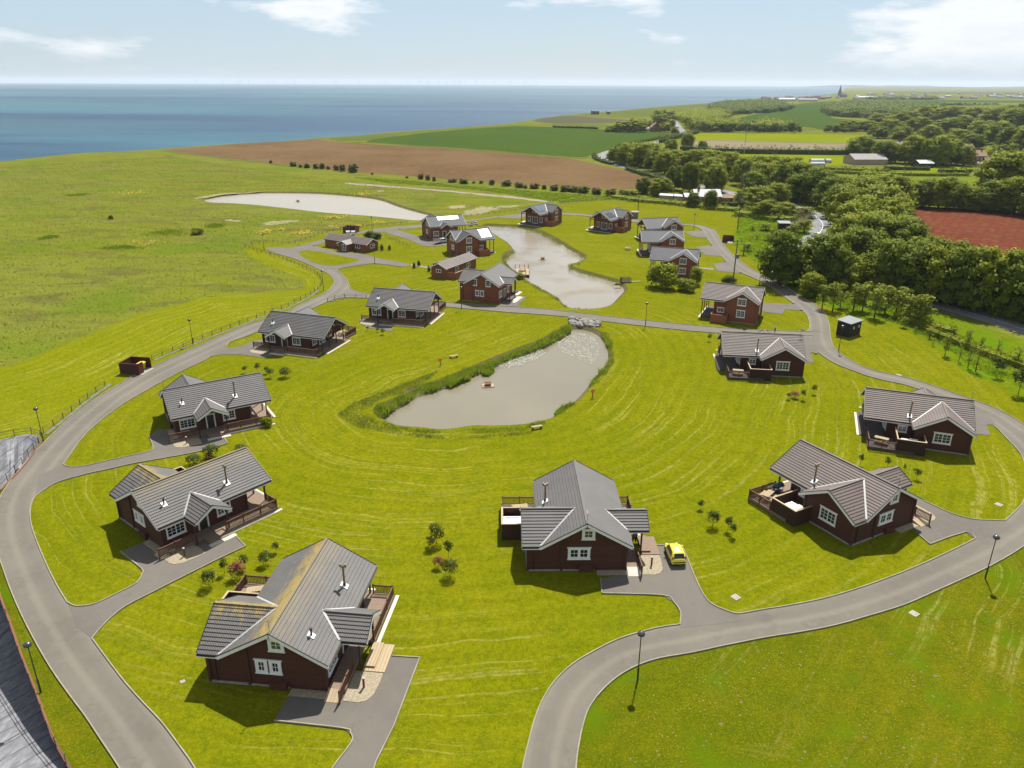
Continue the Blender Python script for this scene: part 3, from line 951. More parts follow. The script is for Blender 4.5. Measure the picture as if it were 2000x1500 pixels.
field('track', [(680, 357), (760, 363), (850, 370), (930, 377), (1000, 384), (1065, 392), (1065, 394.5), (1000, 387.5), (930, 380), (850, 373), (760, 366), (680, 360)], 'path_pale', 0.05)

# ------------------------------------------------------------------ roads
zroad = [0.060]


def road(name, pts, m='road', smooth=0, step=0.004, edge=None):
    zroad[0] += step
    P = gps(pts)
    if smooth:
        P = cr(P, smooth, True)
    g = [tuple(p) for p in grid_in(P, 1.3)] if edge else ()
    o = sheet(name, P, zroad[0], M[m], inner_pts=g)
    vp = np.array([(v.co.x, v.co.y) for v in o.data.vertices])
    set_attr(o.data, 'rd', dist_line(vp, edge)[0] if edge else np.full(len(vp), -9.0))
    return o


RL_in = [[(415, 1570), (380, 1500), (350, 1457), (317, 1413), (283, 1377), (247, 1337), (213, 1293), (180, 1248)],
         [(132, 1178), (113, 1147), (93, 1107), (73, 1060), (62, 1027), (59, 1000), (64, 979), (69, 971)],
         [(124, 907), (136, 891), (152, 867), (176, 840), (208, 813), (245, 787), (283, 765), (320, 744), (360, 723), (395, 707), (411, 697)],
         [(441, 678), (449, 669), (480, 658), (504, 648), (560, 622), (612, 602), (630, 594), (650, 586)]]
rl_in_flat = [p for seg in RL_in for p in seg] + [(684, 564), (681, 554), (676, 544), (666, 534), (658, 527)]
o_ = cr(RL_out[:37], 3)
i_ = [p for seg in RL_in for p in cr(seg, 3)] + [(684, 564)] + cr([(681, 554), (676, 544), (666, 534), (658, 527)], 3)
road('loop_road', o_ + i_[::-1], 'road', edge=gps(o_))
road('loop_road', cr(RE_out, 3) + cr(RE_in, 3)[::-1], 'road', edge=gps(cr(RE_out, 3)))
XR_up = [(684, 564), (696, 569), (720, 574), (780, 582), (864, 591), (900, 593), (975, 598.5), (1012, 600), (1100, 608), (1250, 625.5), (1400, 640), (1490, 645.6), (1568, 648), (1590, 649)]
XR_lo = [(640, 590), (650, 586), (670, 582), (718, 583), (780, 590), (874, 600), (940, 606), (1000, 611), (1100, 618.5), (1250, 636.5), (1400, 651), (1568, 656), (1590, 657)]
road('cross_road', cr(XR_up, 3) + cr(XR_lo, 3)[::-1], 'road')
FORE = [(626, 528), (600, 516), (570, 504), (540, 496), (517, 485), (524, 483), (564, 484), (584, 481), (632, 467), (680, 457), (740, 446), (800, 440), (823, 439), (906, 431), (960, 424), (1018, 417.5), (1030, 420), (1018, 427), (973, 426), (909, 433.5), (823, 444.5), (780, 448.5), (751, 453.5), (701, 457), (660, 465), (634, 474), (614, 480), (640, 488), (662, 492), (696, 495), (716, 498), (740, 505), (800, 516), (803, 519), (784, 521.5), (730, 515), (680, 522), (658, 527)]
road('reception_forecourt', FORE, 'drive', 0)
isl = cr(gps([(584, 494), (592, 490), (610, 490), (640, 495), (680, 503), (700, 508), (688, 513), (660, 518), (640, 519), (616, 514), (594, 504)]), 4, True)
strip_lawn('lawn_island', isl, 0.10, 'lawn', gps([(560, 480), (720, 520)]), 5.0)
DR = {
    'a2': [(132, 1178), (147, 1185), (167, 1184), (187, 1180), (233, 1158), (267, 1140), (278, 1123), (278, 1113), (250, 1090), (235, 1078), (282, 1060), (330, 1050), (400, 1045), (462, 1050), (480, 1068), (433, 1090), (367, 1123), (300, 1157), (243, 1187), (207, 1217), (180, 1248), (150, 1225)],
    'a3': [(124, 907), (133, 912), (160, 912), (213, 900), (267, 888), (297, 880), (297, 869), (291, 853), (306, 840), (350, 838), (400, 846), (437, 855), (445, 867), (400, 880), (347, 891), (267, 905), (213, 917), (160, 929), (107, 945), (69, 971), (75, 930)],
    'a4': [(411, 697), (432, 693), (470, 693), (519, 700), (540, 692), (530, 668), (513, 664), (491, 667), (470, 677), (446, 680), (441, 678), (425, 684)],
    'a5': [(700, 624), (713, 619), (735, 617), (760, 634), (768, 648), (715, 640)],
    'a1': [(820, 1285.7), (769, 1420), (734, 1490.5), (715, 1560), (615, 1560), (651, 1500), (679.7, 1461.7), (688.7, 1445.7), (684.5, 1433), (670, 1424), (535.7, 1409), (563, 1361), (640, 1362), (705, 1345), (766, 1282.5)],
    'a6': [(1279, 1066), (1330, 1066), (1340, 1085), (1355, 1123), (1373, 1161), (1391, 1181.5), (1430, 1198), (1443, 1200), (1450, 1214), (1329, 1228), (1327.7, 1221), (1329, 1197), (1315, 1176.5), (1294.7, 1164), (1175.7, 1160), (1173, 1131), (1230, 1120), (1285, 1105)],
    'a7': [(1790, 970), (1825, 989), (1860.6, 1004.6), (1898.6, 1014.8), (1930, 1017), (1963, 1018), (1975, 1030), (1920, 1056), (1904, 1053), (1886, 1040), (1816, 1064), (1795, 1046), (1770, 1020)],
    'a8': [(1890, 785), (1915, 800), (1940, 822), (1948, 836), (1937, 830), (1930, 830.4), (1927, 833), (1935, 851), (1904, 848.6), (1880, 810)],
    'a9': [(1560, 660), (1590, 660), (1600, 690), (1592, 688), (1582, 690), (1590.4, 710), (1574.4, 707.6), (1560, 690)],
    'b1': [(1485, 592), (1542, 594), (1552, 592), (1566, 607), (1533, 605), (1528, 614), (1491.7, 609.6), (1480, 605)],
    'b2': [(1355, 483.3), (1391, 479.3), (1402, 492), (1410, 501), (1376.4, 498), (1361.6, 484.5)],
    'b2b': [(1393, 516), (1415, 512), (1421, 511), (1450, 534), (1401.6, 529.8)],
    'b3': [(1335, 452.7), (1368.5, 450.4), (1373, 452), (1381, 465), (1361.6, 463.5), (1350, 461)],
    'b7': [(751, 451), (780, 450.6), (802.5, 457), (825, 464), (880, 467), (880, 479), (843, 482), (825, 481), (802.5, 470), (755, 455)],
    'b9': [(968, 591), (996, 578), (1029, 580), (1012, 595), (1018, 602), (985, 600), (972, 598), (978, 595)],
}
zroad[0] += 0.004
for k, p in DR.items():
    road('driveway', p, 'drive', 0, 0.0)
road('footpath', [(803, 516), (845, 523), (845, 526), (803, 520)], 'path_pale')
road('footpath', [(1361, 522), (1393, 525), (1395, 528), (1361, 524.5)], 'path_pale')

PUB = [(2120, 690), (2060, 664), (2000, 644), (1945, 626), (1890, 610), (1813, 589), (1760, 576), (1700, 565), (1650, 557), (1600, 546), (1566, 530), (1553, 510), (1560, 490), (1580, 473), (1598, 458), (1607, 443), (1602, 430), (1582, 416), (1555, 406), (1523, 399), (1480, 388), (1400, 371), (1300, 348), (1235, 330), (1200, 320.5), (1180, 313), (1174, 305), (1195, 294.5), (1250, 284), (1300, 274), (1334, 262), (1327, 249), (1317, 236), (1313, 227)]


pub = cr(gps(PUB), 6)
ribbon('public_road', pub, 7.0, 'highway', 0.075)
ribbon('pavement', [(p[0] + 4.6, p[1] + 1.4) for p in pub[:40]], 1.6, 'kerb', 0.068)
mbd = MB()
acc = 0.0
for a, b in zip(pub[:-1], pub[1:]):
    l = math.hypot(b[0] - a[0], b[1] - a[1])
    k = max(1, int(l / 9))
    for q in range(k):
        u0, u1 = (q + 0.1) / k, (q + 0.1) / k + min(3.0 / l, 0.8 / k)
        p, r_ = (a[0] + (b[0] - a[0]) * u0, a[1] + (b[1] - a[1]) * u0), (a[0] + (b[0] - a[0]) * u1, a[1] + (b[1] - a[1]) * u1)
        mbd.bar((*p, 0.0785), (*r_, 0.0785), 0.16, 0.003)
tag(mbd.build('centre_line', M['white_paint']), kind='structure')

# kerb edgings: narrow pale concrete strips standing a little proud


def kerb(pts, smooth=3, w=0.10):
    line = cr(gps(pts), smooth) if smooth else gps(pts)
    mb = MB()
    n = len(line)
    A, B = [], []
    for i, p in enumerate(line):
        a, b = line[max(i - 1, 0)], line[min(i + 1, n - 1)]
        dx, dy = b[0] - a[0], b[1] - a[1]
        l = math.hypot(dx, dy) + 1e-9
        A.append((p[0] - dy / l * w / 2, p[1] + dx / l * w / 2))
        B.append((p[0] + dy / l * w / 2, p[1] - dx / l * w / 2))
    z0, z1 = 0.0, 0.165
    v = [(*p, z1) for p in A] + [(*p, z1) for p in B] + [(*p, z0) for p in A] + [(*p, z0) for p in B]
    f = []
    for i in range(n - 1):
        f += [(i, n + i, n + i + 1, i + 1), (2 * n + i, i, i + 1, 2 * n + i + 1), (n + i, 3 * n + i, 3 * n + i + 1, n + i + 1)]
    mb.idx(v, f)
    tag(mb.build('kerb', M['kerb']), kind='structure')


kerb(RL_out[:40])
for seg in RL_in:
    kerb(seg)
kerb(RE_out[2:])
kerb(RE_in[44:53])
kerb(RE_in[53:62])
kerb(RE_in[63:])
kerb(RE_in[33:42])
kerb(RE_in[3:12])
kerb(RE_in[12:14])
kerb(RE_in[15:17])
kerb(RE_in[18:23])
kerb(RE_in[23:29])
kerb([(684, 564), (681, 554), (676, 544), (666, 534), (658, 527), (680, 522), (730, 515), (784, 521.5)])
kerb(XR_up)
kerb(XR_lo[1:])
kerb([(132, 1178), (147, 1185), (167, 1184), (187, 1180), (233, 1158), (267, 1140), (278, 1123), (278, 1113), (250, 1090), (235, 1078)], 2)
kerb([(180, 1248), (207, 1217), (243, 1187), (300, 1157), (367, 1123), (433, 1090), (480, 1068)])
kerb([(480, 1068), (462, 1050)], 0)
kerb([(124, 907), (133, 912), (160, 912), (213, 900), (267, 888), (297, 880), (298, 869), (291, 853)])
kerb([(69, 971), (107, 945), (160, 929), (213, 917), (267, 905), (347, 891), (400, 880), (445, 867)])
kerb([(445, 867), (437, 855)], 0)
kerb([(535.7, 1409), (670, 1424), (684.5, 1433), (688.7, 1445.7), (679.7, 1461.7), (651, 1500), (615, 1560)], 3)
kerb([(766, 1282.5), (820, 1285.7)], 0)
kerb([(820, 1285.7), (769, 1420), (734, 1490.5), (715, 1560)], 0)
kerb([(1173, 1131), (1175.7, 1160)], 0)
kerb([(1175.7, 1160), (1294.7, 1164), (1315, 1176.5), (1329, 1197), (1327.7, 1221)])
kerb([(1279, 1066), (1330, 1066)], 0)
kerb([(1330, 1066), (1340, 1085), (1355, 1123), (1373, 1161), (1391, 1181.5), (1430, 1198), (1443, 1200)])
kerb([(1800, 977), (1825, 989), (1860.6, 1004.6), (1898.6, 1014.8), (1930, 1017), (1963, 1018)])
kerb([(1795, 1046), (1816, 1064)], 0)
kerb([(1816, 1064), (1886, 1040), (1905, 1053)], 2)

# ------------------------------------------------------------------ lodges
_cache = {}


def part(name, key, fn, m, parent, smooth=False):
    """a part whose mesh is shared by every lodge that has the same piece"""
    mk = (name, key, m if isinstance(m, str) else tuple(m))
    if mk not in _cache:
        mb = MB()
        fn(mb)
        ms = [M[m]] if isinstance(m, str) else [M[q] for q in m]
        _cache[mk] = mb.mesh(name, ms, smooth)
    return link(name, _cache[mk], None, parent)


GA = dict(W=4.74, zr=5.83, Lf=6.86, Lb=7.05, yw=-2.91, zwr=5.33, xwo=6.52, hw=3.80, yp=-1.69, zpr=4.37, xpo=6.99, hp=2.13, sl=0.578,
          wx=4.2, y0=-6.3, yE=3.8, wxo=5.9, wyb=0.35, n=(15, 12, 7), zf=0.42, deck=(-8.6, 6.55, 6.4), scr=(-8.5, -0.7, 2.85), key='A')
GB = dict(W=4.41, zr=6.74, Lf=6.43, Lb=5.95, yw=-2.82, zwr=6.64, xwo=5.74, hw=3.55, yp=-1.55, zpr=5.22, xpo=6.38, hp=1.86, sl=0.585,
          wx=3.95, y0=-5.95, yE=2.9, wxo=5.3, wyb=0.25, n=(13, 11, 6), zf=0.42, deck=(-4.6, 4.8, 5.6), scr=(-7.3, -0.3, 3.0), key='B')
STEP = 0.10


def course_fn(G, kind, side, i):
    """one lapped course of roof tiles: kind main/wing/porch; side -1/+1; i from the ridge down"""
    sl = G['sl']

    def fn(mb):
        if kind == 'main':
            n, run, ztop = G['n'][0], G['W'], G['zr']
        elif kind == 'wing':
            n, run, ztop = G['n'][1], G['hw'], G['zwr']
        else:
            n, run, ztop = G['n'][2], G['hp'], G['zpr']
        r0, r1 = run * i / n, run * (i + 1) / n + (0.03 if i < n - 1 else 0.06)
        za, zb = ztop - sl * r0, ztop - sl * r1
        t0, t1 = 0.03, STEP
        if kind == 'main':
            p = lambda r, y, z: (side * r, y, z)
            e0a = e0b = -G['Lf']
            e1a = e1b = G['Lb']
            a0, a1, b0, b1 = p(r0, e0a, za), p(r0, e1a, za), p(r1, e0b, zb), p(r1, e1b, zb)
        else:
            yc = G['yw'] if kind == 'wing' else G['yp']
            xo = -G['xwo'] if kind == 'wing' else G['xpo']
            sg = -1 if kind == 'wing' else 1
            xi = lambda z: sg * max(0.02, (G['zr'] - z) / sl - 0.10)
            a0, a1, b0, b1 = (xo, yc + side * r0, za), (xi(za), yc + side * r0, za), (xo, yc + side * r1, zb), (xi(zb), yc + side * r1, zb)
        up = lambda q, h: (q[0], q[1], q[2] + h)
        P = [up(a0, 0.0), up(a1, 0.0), up(b1, 0.0), up(b0, 0.0), up(a0, t0), up(a1, t0), up(b1, t1), up(b0, t1)]
        ax = (Vector(P[5]) - Vector(P[4])).cross(Vector(P[7]) - Vector(P[4]))
        if ax.z < 0:
            P = [P[k] for k in (1, 0, 3, 2, 5, 4, 7, 6)]
        mb.hexa(P)
    return fn


def window_mesh(G, face, c, z0, z1, w, panes, style):
    """white surround with ear-ended head and sill; panes laid out by count"""
    def tr(u, z, d):
        if face == 'F':
            return (c + u, G['y0'] - d, z)
        if face == 'B':
            return (c - u, G['yE'] + d, z)
        if face == 'R':
            return (G['wx'] + d, c + u, z)
        if face == 'L':
            return (-G['wx'] - d, c - u, z)
        return (-G['wxo'] - d, c - u, z)

    def bx(mb, u0, u1, a0, a1, d0, d1):
        mb.hexa([tr(u0, a0, d0), tr(u1, a0, d0), tr(u1, a0, d1), tr(u0, a0, d1), tr(u0, a1, d0), tr(u1, a1, d0), tr(u1, a1, d1), tr(u0, a1, d1)])
    h = w / 2
    if style == 'panel':      # broad white board with small lights
        fr, st = 0.30, 0.28
    else:
        fr, st = 0.15, 0.09
    hs = (w - 2 * fr - st * (panes - 1)) / panes
    za, zb = z0 + (0.24 if style == 'panel' else 0.17), z1 - (0.22 if style == 'panel' else 0.15)

    def frame(mb):
        bx(mb, -h, h, z0, za, -0.02, 0.085)
        bx(mb, -h, h, zb, z1, -0.02, 0.085)
        u = -h
        for k in range(panes + 1):
            wd = fr if k in (0, panes) else st
            bx(mb, u, u + wd, za, zb, -0.02, 0.083)
            u += wd + hs
        bx(mb, -h - 0.10, h + 0.10, z1, z1 + 0.09, -0.02, 0.11)
        bx(mb, -h - 0.06, h + 0.06, z0 - 0.08, z0, -0.02, 0.13)

    def pane(k):
        u = -h + fr + k * (hs + st)
        return lambda mb: bx(mb, u, u + hs, za, zb, -0.01, 0.03)

    def bars(k):
        u = -h + fr + k * (hs + st)

        def fn(mb):
            nz = 2 if (style == 'panel' or zb - za < 1.0) else 3
            for q in range(1, nz):
                z = za + (zb - za) * q / nz
                bx(mb, u, u + hs, z - 0.02, z + 0.02, 0.032, 0.055)
            if hs > 0.3:
                bx(mb, u + hs / 2 - 0.02, u + hs / 2 + 0.02, za, zb, 0.031, 0.058)
        return fn
    return frame, pane, bars


def add_window(G, root, face, c, z0, z1, w, panes=2, style='plain', glass='glass'):
    fr, pn, ba = window_mesh(G, face, c, z0, z1, w, panes, style)
    key = (G['key'], face, round(c, 2), round(z0, 2), round(w, 2), panes, style)
    wd = part('window', key, fr, 'white_paint', root)
    for k in range(panes):
        part('pane', key + (k,), pn(k), glass, wd)
        part('glazing_bar', key + (k,), ba(k), 'white_paint', wd)
    return wd


def railing_fn(segs, z0, h=1.0, gap=0.15):
    def fn(mb):
        for a, b in segs:
            a, b = Vector((*a, z0)), Vector((*b, z0))
            d = b - a
            L = d.length
            mb.bar(a + Vector((0, 0, h)), b + Vector((0, 0, h)), 0.11, 0.06)
            mb.bar(a + Vector((0, 0, 0.12)), b + Vector((0, 0, 0.12)), 0.06, 0.07)
            mb.bar(a + Vector((0, 0, h - 0.12)), b + Vector((0, 0, h - 0.12)), 0.05, 0.06)
            for k in range(1, int(L / gap)):
                p = a + d * (k * gap / L)
                mb.bar(p + Vector((0, 0, 0.12)), p + Vector((0, 0, h - 0.1)), 0.06)
            m_ = max(1, round(L / 1.9))
            for k in range(m_ + 1):
                p = a + d * (k / m_)
                mb.bar(p + Vector((0, 0, -z0)), p + Vector((0, 0, h + 0.12)), 0.11)
    return fn


def gable(G, hw, zr, drop=0.13):
    s = G['sl']
    return [(-hw, 0.0), (hw, 0.0), (hw, zr - s * hw - drop), (0, zr - drop), (-hw, zr - s * hw - drop)]


def lodge(name, G, x, y, rot, label, group, opt=None, mirror=False):
    opt = opt or {}
    root = empty(name, (x, y, 0.02), R(rot), (-1, 1, 1) if mirror else None)
    tag(root, label, 'lodge', group)
    A = G['key'] == 'A'
    k = G['key']
    wallm, trim = ('log_dark', 'trim_dark') if A else ('log_red', 'trim_red')
    wallm, trim = opt.get('wall', wallm), opt.get('trim', trim)
    roofm = opt.get('roof', 'roof_grey' if A else 'roof_slate')
    sl, W, zr = G['sl'], G['W'], G['zr']
    wx, y0, yE = G['wx'], G['y0'], G['yE']
    ze = zr - sl * W
    # walls: main block and cross wing
    wall = part('wall', k, lambda mb: mb.prism(gable(G, wx, zr), 'y', y0, yE), wallm, root)
    yw0, yw1 = y0 + 0.004, G['wyb']

    def wingwall(mb):
        yc, s = G['yw'], sl
        f = lambda yy: G['zwr'] - s * abs(yy - yc) - 0.13
        mb.prism([(yw0, 0.0), (yw1, 0.0), (yw1, f(yw1)), (yc, f(yc)), (yw0, f(yw0))], 'x', -G['wxo'], -wx + 0.3)
    part('wing_wall', k, wingwall, wallm, root)
    part('plinth', k, lambda mb: (mb.box(-G['wxo'] - 0.12, -2.0, y0 - 0.14, y0 - 0.003, 0, 0.14), mb.box(-2.0, wx - 3.2, y0 - 0.10, y0 - 0.003, 0, 0.12),
                                  mb.box(-G['wxo'] - 0.14, -G['wxo'] - 0.004, y0 - 0.139, G['wyb'] + 0.1, 0, 0.142)), 'concrete', root)
    for (cx_, cy_, zt) in ((wx + 0.02, y0 - 0.02, ze), (-wx * 0.58, y0 - 0.03, zr - sl * wx * 0.58 - 0.2), (-G['wxo'] - 0.02, y0 - 0.02, ze), (-G['wxo'] - 0.02, G['wyb'] + 0.02, ze), (wx + 0.02, yE + 0.02, ze), (-wx - 0.02, yE + 0.02, ze)):
        part('corner_post', (k, round(cx_, 2), round(cy_, 2)), lambda mb: mb.box(cx_ - 0.12, cx_ + 0.12, cy_ - 0.12, cy_ + 0.12, 0.02, zt - 0.05), trim, root)
    part('meter_box', k, lambda mb: mb.box(-0.6, 0.85, y0 - 0.42, y0 - 0.01, 0.0, 0.72), wallm, root)
    part('downpipe', k, lambda mb: mb.tube([(-G['wxo'] + 0.62, y0 - 0.08, ze - 0.1), (-G['wxo'] + 0.62, y0 - 0.08, 0.1)], 0.045, 6), 'gutter', root)
    # roof: boarded planes, then courses, verges, gutters, valleys, ridges
    TH = 0.10

    def planes(mb):
        for s in (-1, 1):
            mb.hexa([(0, -G['Lf'], zr - TH), (s * W, -G['Lf'], ze - TH), (s * W, G['Lb'], ze - TH), (0, G['Lb'], zr - TH),
                     (0, -G['Lf'], zr), (s * W, -G['Lf'], ze), (s * W, G['Lb'], ze), (0, G['Lb'], zr)] if s > 0 else
                    [(s * W, -G['Lf'], ze - TH), (0, -G['Lf'], zr - TH), (0, G['Lb'], zr - TH), (s * W, G['Lb'], ze - TH),
                     (s * W, -G['Lf'], ze), (0, -G['Lf'], zr), (0, G['Lb'], zr), (s * W, G['Lb'], ze)])
    roof = part('roof', k, planes, 'trim_dark', root)
    for kind, n in zip(('main', 'wing', 'porch'), G['n']):
        if A:
            for s in (-1, 1):
                for i in range(n):
                    part('tile_course', (k, kind, s, i), course_fn(G, kind, s, i), roofm, roof)
        else:
            def allc(mb):
                for s in (-1, 1):
                    for i in range(n):
                        course_fn(G, kind, s, i)(mb)
            part('tile_courses', (k, kind), allc, roofm, roof)

    def verge(mb, pts, d, axis):
        for a, b in zip(pts[:-1], pts[1:]):
            mb.bar(a, b, 0.05, 0.26, up=(0, 0, 1))

    def barge(p, q):
        return lambda mb: mb.bar(p, q, 0.06, 0.28)

    def cap(p, q):
        return lambda mb: mb.bar(p, q, 0.05, 0.10)
    dz, dk = Vector((0, 0, -0.12)), Vector((0, 0, 0.075))
    V = lambda a, b, c: Vector((a, b, c))
    edges = []
    for yy in (-G['Lf'] - 0.035, G['Lb'] + 0.035):
        for s in (-1, 1):
            edges.append((V(0, yy, zr), V(s * W, yy, ze)))
    ywf, ywb = G['yw'] - G['hw'], G['yw'] + G['hw']
    zwe = G['zwr'] - sl * G['hw']
    for yy in (ywf, ywb):
        edges.append((V(-G['xwo'] - 0.035, G['yw'], G['zwr']), V(-G['xwo'] - 0.035, yy, zwe)))
    zpe = G['zpr'] - sl * G['hp']
    for s in (-1, 1):
        edges.append((V(G['xpo'] + 0.035, G['yp'], G['zpr']), V(G['xpo'] + 0.035, G['yp'] + s * G['hp'], zpe)))
    for i, (a, b) in enumerate(edges):
        part('bargeboard', (k, i), barge(a + dz, b + dz), 'white_paint', roof)
        part('verge_cap', (k, i), cap(a + dk, b + dk), 'gutter', roof)
    gz = ze - 0.10
    for i, (a, b) in enumerate([(V(W + 0.07, -G['Lf'], gz), V(W + 0.07, G['yp'] - G['hp'] - 0.1, gz)), (V(W + 0.07, G['yp'] + G['hp'] + 0.1, gz), V(W + 0.07, G['Lb'], gz)), (V(-W - 0.07, ywb + 0.1, gz), V(-W - 0.07, G['Lb'], gz)),
                                (V(-G['xwo'], ywf - 0.07, zwe - 0.1), V(-W, ywf - 0.07, zwe - 0.1)), (V(-G['xwo'], ywb + 0.07, zwe - 0.1), V(-W, ywb + 0.07, zwe - 0.1)),
                                (V(W, G['yp'] - G['hp'] - 0.07, zpe - 0.1), V(G['xpo'], G['yp'] - G['hp'] - 0.07, zpe - 0.1))]):
        part('gutter', (k, i), lambda mb: mb.bar(a, b, 0.12, 0.11), 'gutter', roof)
        a2, b2 = a + V(0, 0, -0.12), b + V(0, 0, -0.12)
        part('fascia', (k, i), lambda mb: mb.bar(a2, b2, 0.04, 0.16), 'white_paint', roof)
    up = V(0, 0, 0.14)
    xv = lambda z: (zr - z) / sl
    vl = [(V(-xv(G['zwr']), G['yw'], G['zwr']), V(-xv(zwe), ywf, zwe)), (V(-xv(G['zwr']), G['yw'], G['zwr']), V(-xv(zwe), ywb, zwe)),
          (V(xv(G['zpr']), G['yp'], G['zpr']), V(xv(zpe), G['yp'] - G['hp'], zpe)), (V(xv(G['zpr']), G['yp'], G['zpr']), V(xv(zpe), G['yp'] + G['hp'], zpe))]
    for i, (a, b) in enumerate(vl):
        part('valley_flashing', (k, i), lambda mb: mb.bar(a + up * 0.75, b + up * 0.75, 0.19, 0.06), 'lead', roof)
    rm = roofm
    for i, (a, b) in enumerate([(V(0, -G['Lf'], zr), V(0, G['Lb'], zr)), (V(-G['xwo'], G['yw'], G['zwr']), V(-xv(G['zwr']) + 0.05, G['yw'], G['zwr'])), (V(G['xpo'], G['yp'], G['zpr']), V(xv(G['zpr']) - 0.05, G['yp'], G['zpr']))]):
        part('ridge_cap', (k, i), lambda mb: mb.bar(a + V(0, 0, 0.06), b + V(0, 0, 0.06), 0.26, 0.10), rm, roof)

    def soff(a, b, c, d, e):
        def fn(mb):
            y_ = e
            mb.idx([(a, y_, b - 0.02), (a, y_ - c, d - 0.02), (a, y_ + c, d - 0.02), (xs * xv(b), y_, b - 0.02), (xs * xv(d), y_ - c, d - 0.02), (xs * xv(d), y_ + c, d - 0.02)], [(0, 1, 4, 3), (0, 3, 5, 2)])
        return fn
    xs = -1
    part('soffit', (k, 'wing'), soff(-G['xwo'], G['zwr'], G['hw'], zwe, G['yw']), 'trim_dark', roof)
    xs = 1
    part('soffit', (k, 'porch'), soff(G['xpo'], G['zpr'], G['hp'], zpe, G['yp']), 'trim_dark', roof)

    def zroof(xx):
        return zr - sl * abs(xx)
    if opt.get('stove'):
        sx_, sy_ = (-3.75, 1.25) if opt['stove'] == 'wing' else (3.15, 2.35)
        z = zroof(sx_)

        def pipe(mb):
            mb.tube([(sx_, sy_, z - 0.1), (sx_, sy_, z + 2.15)], 0.10, 8)
            mb.tube([(sx_ - 0.24, sy_, z + 2.2), (sx_ + 0.24, sy_, z + 2.2)], 0.13, 8)
            mb.tube([(sx_ - 0.22, sy_, z + 2.1), (sx_ - 0.22, sy_, z + 2.42)], 0.10, 8)
            mb.tube([(sx_ + 0.22, sy_, z + 2.1), (sx_ + 0.22, sy_, z + 2.42)], 0.10, 8)
        part('stove_pipe', opt['stove'], pipe, 'pipe_metal', roof)
        part('pipe_collar', opt['stove'], lambda mb: mb.tube([(sx_, sy_, z), (sx_, sy_, z + 0.42)], 0.14, 8), 'pipe_black', roof)
        s = math.copysign(1, sx_)
        part('flashing', opt['stove'], lambda mb: mb.bar((sx_ - 0.32, sy_, z + 0.12 + sl * 0.32 * s), (sx_ + 0.32, sy_, z + 0.12 - sl * 0.32 * s), 0.62, 0.05), 'white_paint', roof)
    if opt.get('vent'):
        vx, vy = 2.7, -4.85
        z = zroof(vx)
        part('vent_pipe', 'v', lambda mb: (mb.tube([(vx, vy, z), (vx, vy, z + 0.75)], 0.085, 8), mb.tube([(vx, vy, z + 0.75), (vx, vy, z + 0.86)], 0.13, 8)), 'pipe_black', roof)
        part('flashing', 'v', lambda mb: mb.bar((vx - 0.28, vy, z + 0.12 + sl * 0.28), (vx + 0.28, vy, z + 0.12 - sl * 0.28), 0.55, 0.05), 'white_paint', roof)
    if opt.get('aerial', True):
        part('aerial', k, lambda mb: (mb.tube([(0, y0 - 0.3, zr), (0, y0 - 0.3, zr + 1.25)], 0.022, 6), mb.bar((-0.02, y0 - 0.62, zr + 1.25), (-0.02, y0 + 0.1, zr + 1.25), 0.05, 0.05), mb.bar((-0.2, y0 - 0.5, zr + 1.25), (0.2, y0 - 0.5, zr + 1.25), 0.04, 0.04)), 'pipe_metal', roof)
    for i, (sd, ya, yb, ra, rb, nn, mat) in enumerate(opt.get('solar', ())):
        w_ = (yb - ya) / nn
        for q in range(nn):
            a, b = ya + q * w_ + 0.03, ya + (q + 1) * w_ - 0.03
            pz = lambda r: zr - sl * r + 0.20
            Pp = [(sd * ra, a, pz(ra)), (sd * rb, a, pz(rb)), (sd * rb, b, pz(rb)), (sd * ra, b, pz(ra))]
            Qq = [(p[0], p[1], p[2] - 0.06) for p in Pp]
            part('solar_panel', (k, x, i, q), lambda mb: mb.hexa((Qq + Pp) if sd > 0 else ([Qq[j] for j in (1, 0, 3, 2)] + [Pp[j] for j in (1, 0, 3, 2)])), mat, roof)
    # openings
    if A:
        tw = opt.get('twin', 'one')
        if tw == 'one':
            add_window(G, root, 'F', -0.65, 1.40, 2.72, 2.3, 2, 'panel')
        else:
            add_window(G, root, 'F', -1.25, 1.40, 2.72, 1.05, 1, 'panel')
            add_window(G, root, 'F', -0.05, 1.40, 2.72, 1.05, 1, 'panel')
        add_window(G, root, 'F', 0.25, 3.75, 4.92, 1.35, 1, 'panel', 'glass_green')
        add_window(G, root, 'R', -4.75, 1.10, 2.52, 2.15, 2)
        add_window(G, root, 'R', 0.95, 1.10, 2.52, 1.75, 2)
        add_window(G, root, 'W', -2.91, 1.20, 2.72, 2.2, 2, 'plain', 'glass_green')
        add_window(G, root, 'L', 1.9, 1.4, 2.4, 1.2, 2)
        for c, w in ((-2.7, 1.5), (2.7, 1.5)):
            add_window(G, root, 'B', c, 1.0, 2.6, w, 2)
        add_window(G, root, 'B', 0.0, 0.46, 2.6, 2.2, 2)
        dy = (-2.3, -1.0)
    else:
        if opt.get('front2'):
            for c in (-1.75, 1.55):
                add_window(G, root, 'F', c, 3.75, 5.25, 1.15, 1)
        else:
            add_window(G, root, 'F', -1.0, 3.85, 5.2, 1.0, 1)
            add_window(G, root, 'F', 1.0, 3.85, 5.2, 1.0, 1)
        for c in (-0.75, 0.45):
            add_window(G, root, 'F', c - 0.4, 1.35, 2.65, 0.92, 1)
        add_window(G, root, 'R', -4.4, 1.15, 2.6, 1.9, 2)
        add_window(G, root, 'R', 0.9, 1.15, 2.6, 1.6, 2)
        add_window(G, root, 'W', -2.82, 1.20, 2.75, 1.75, 2, 'plain', 'glass_green')
        add_window(G, root, 'W', -2.82, 3.75, 5.25, 1.75, 2)
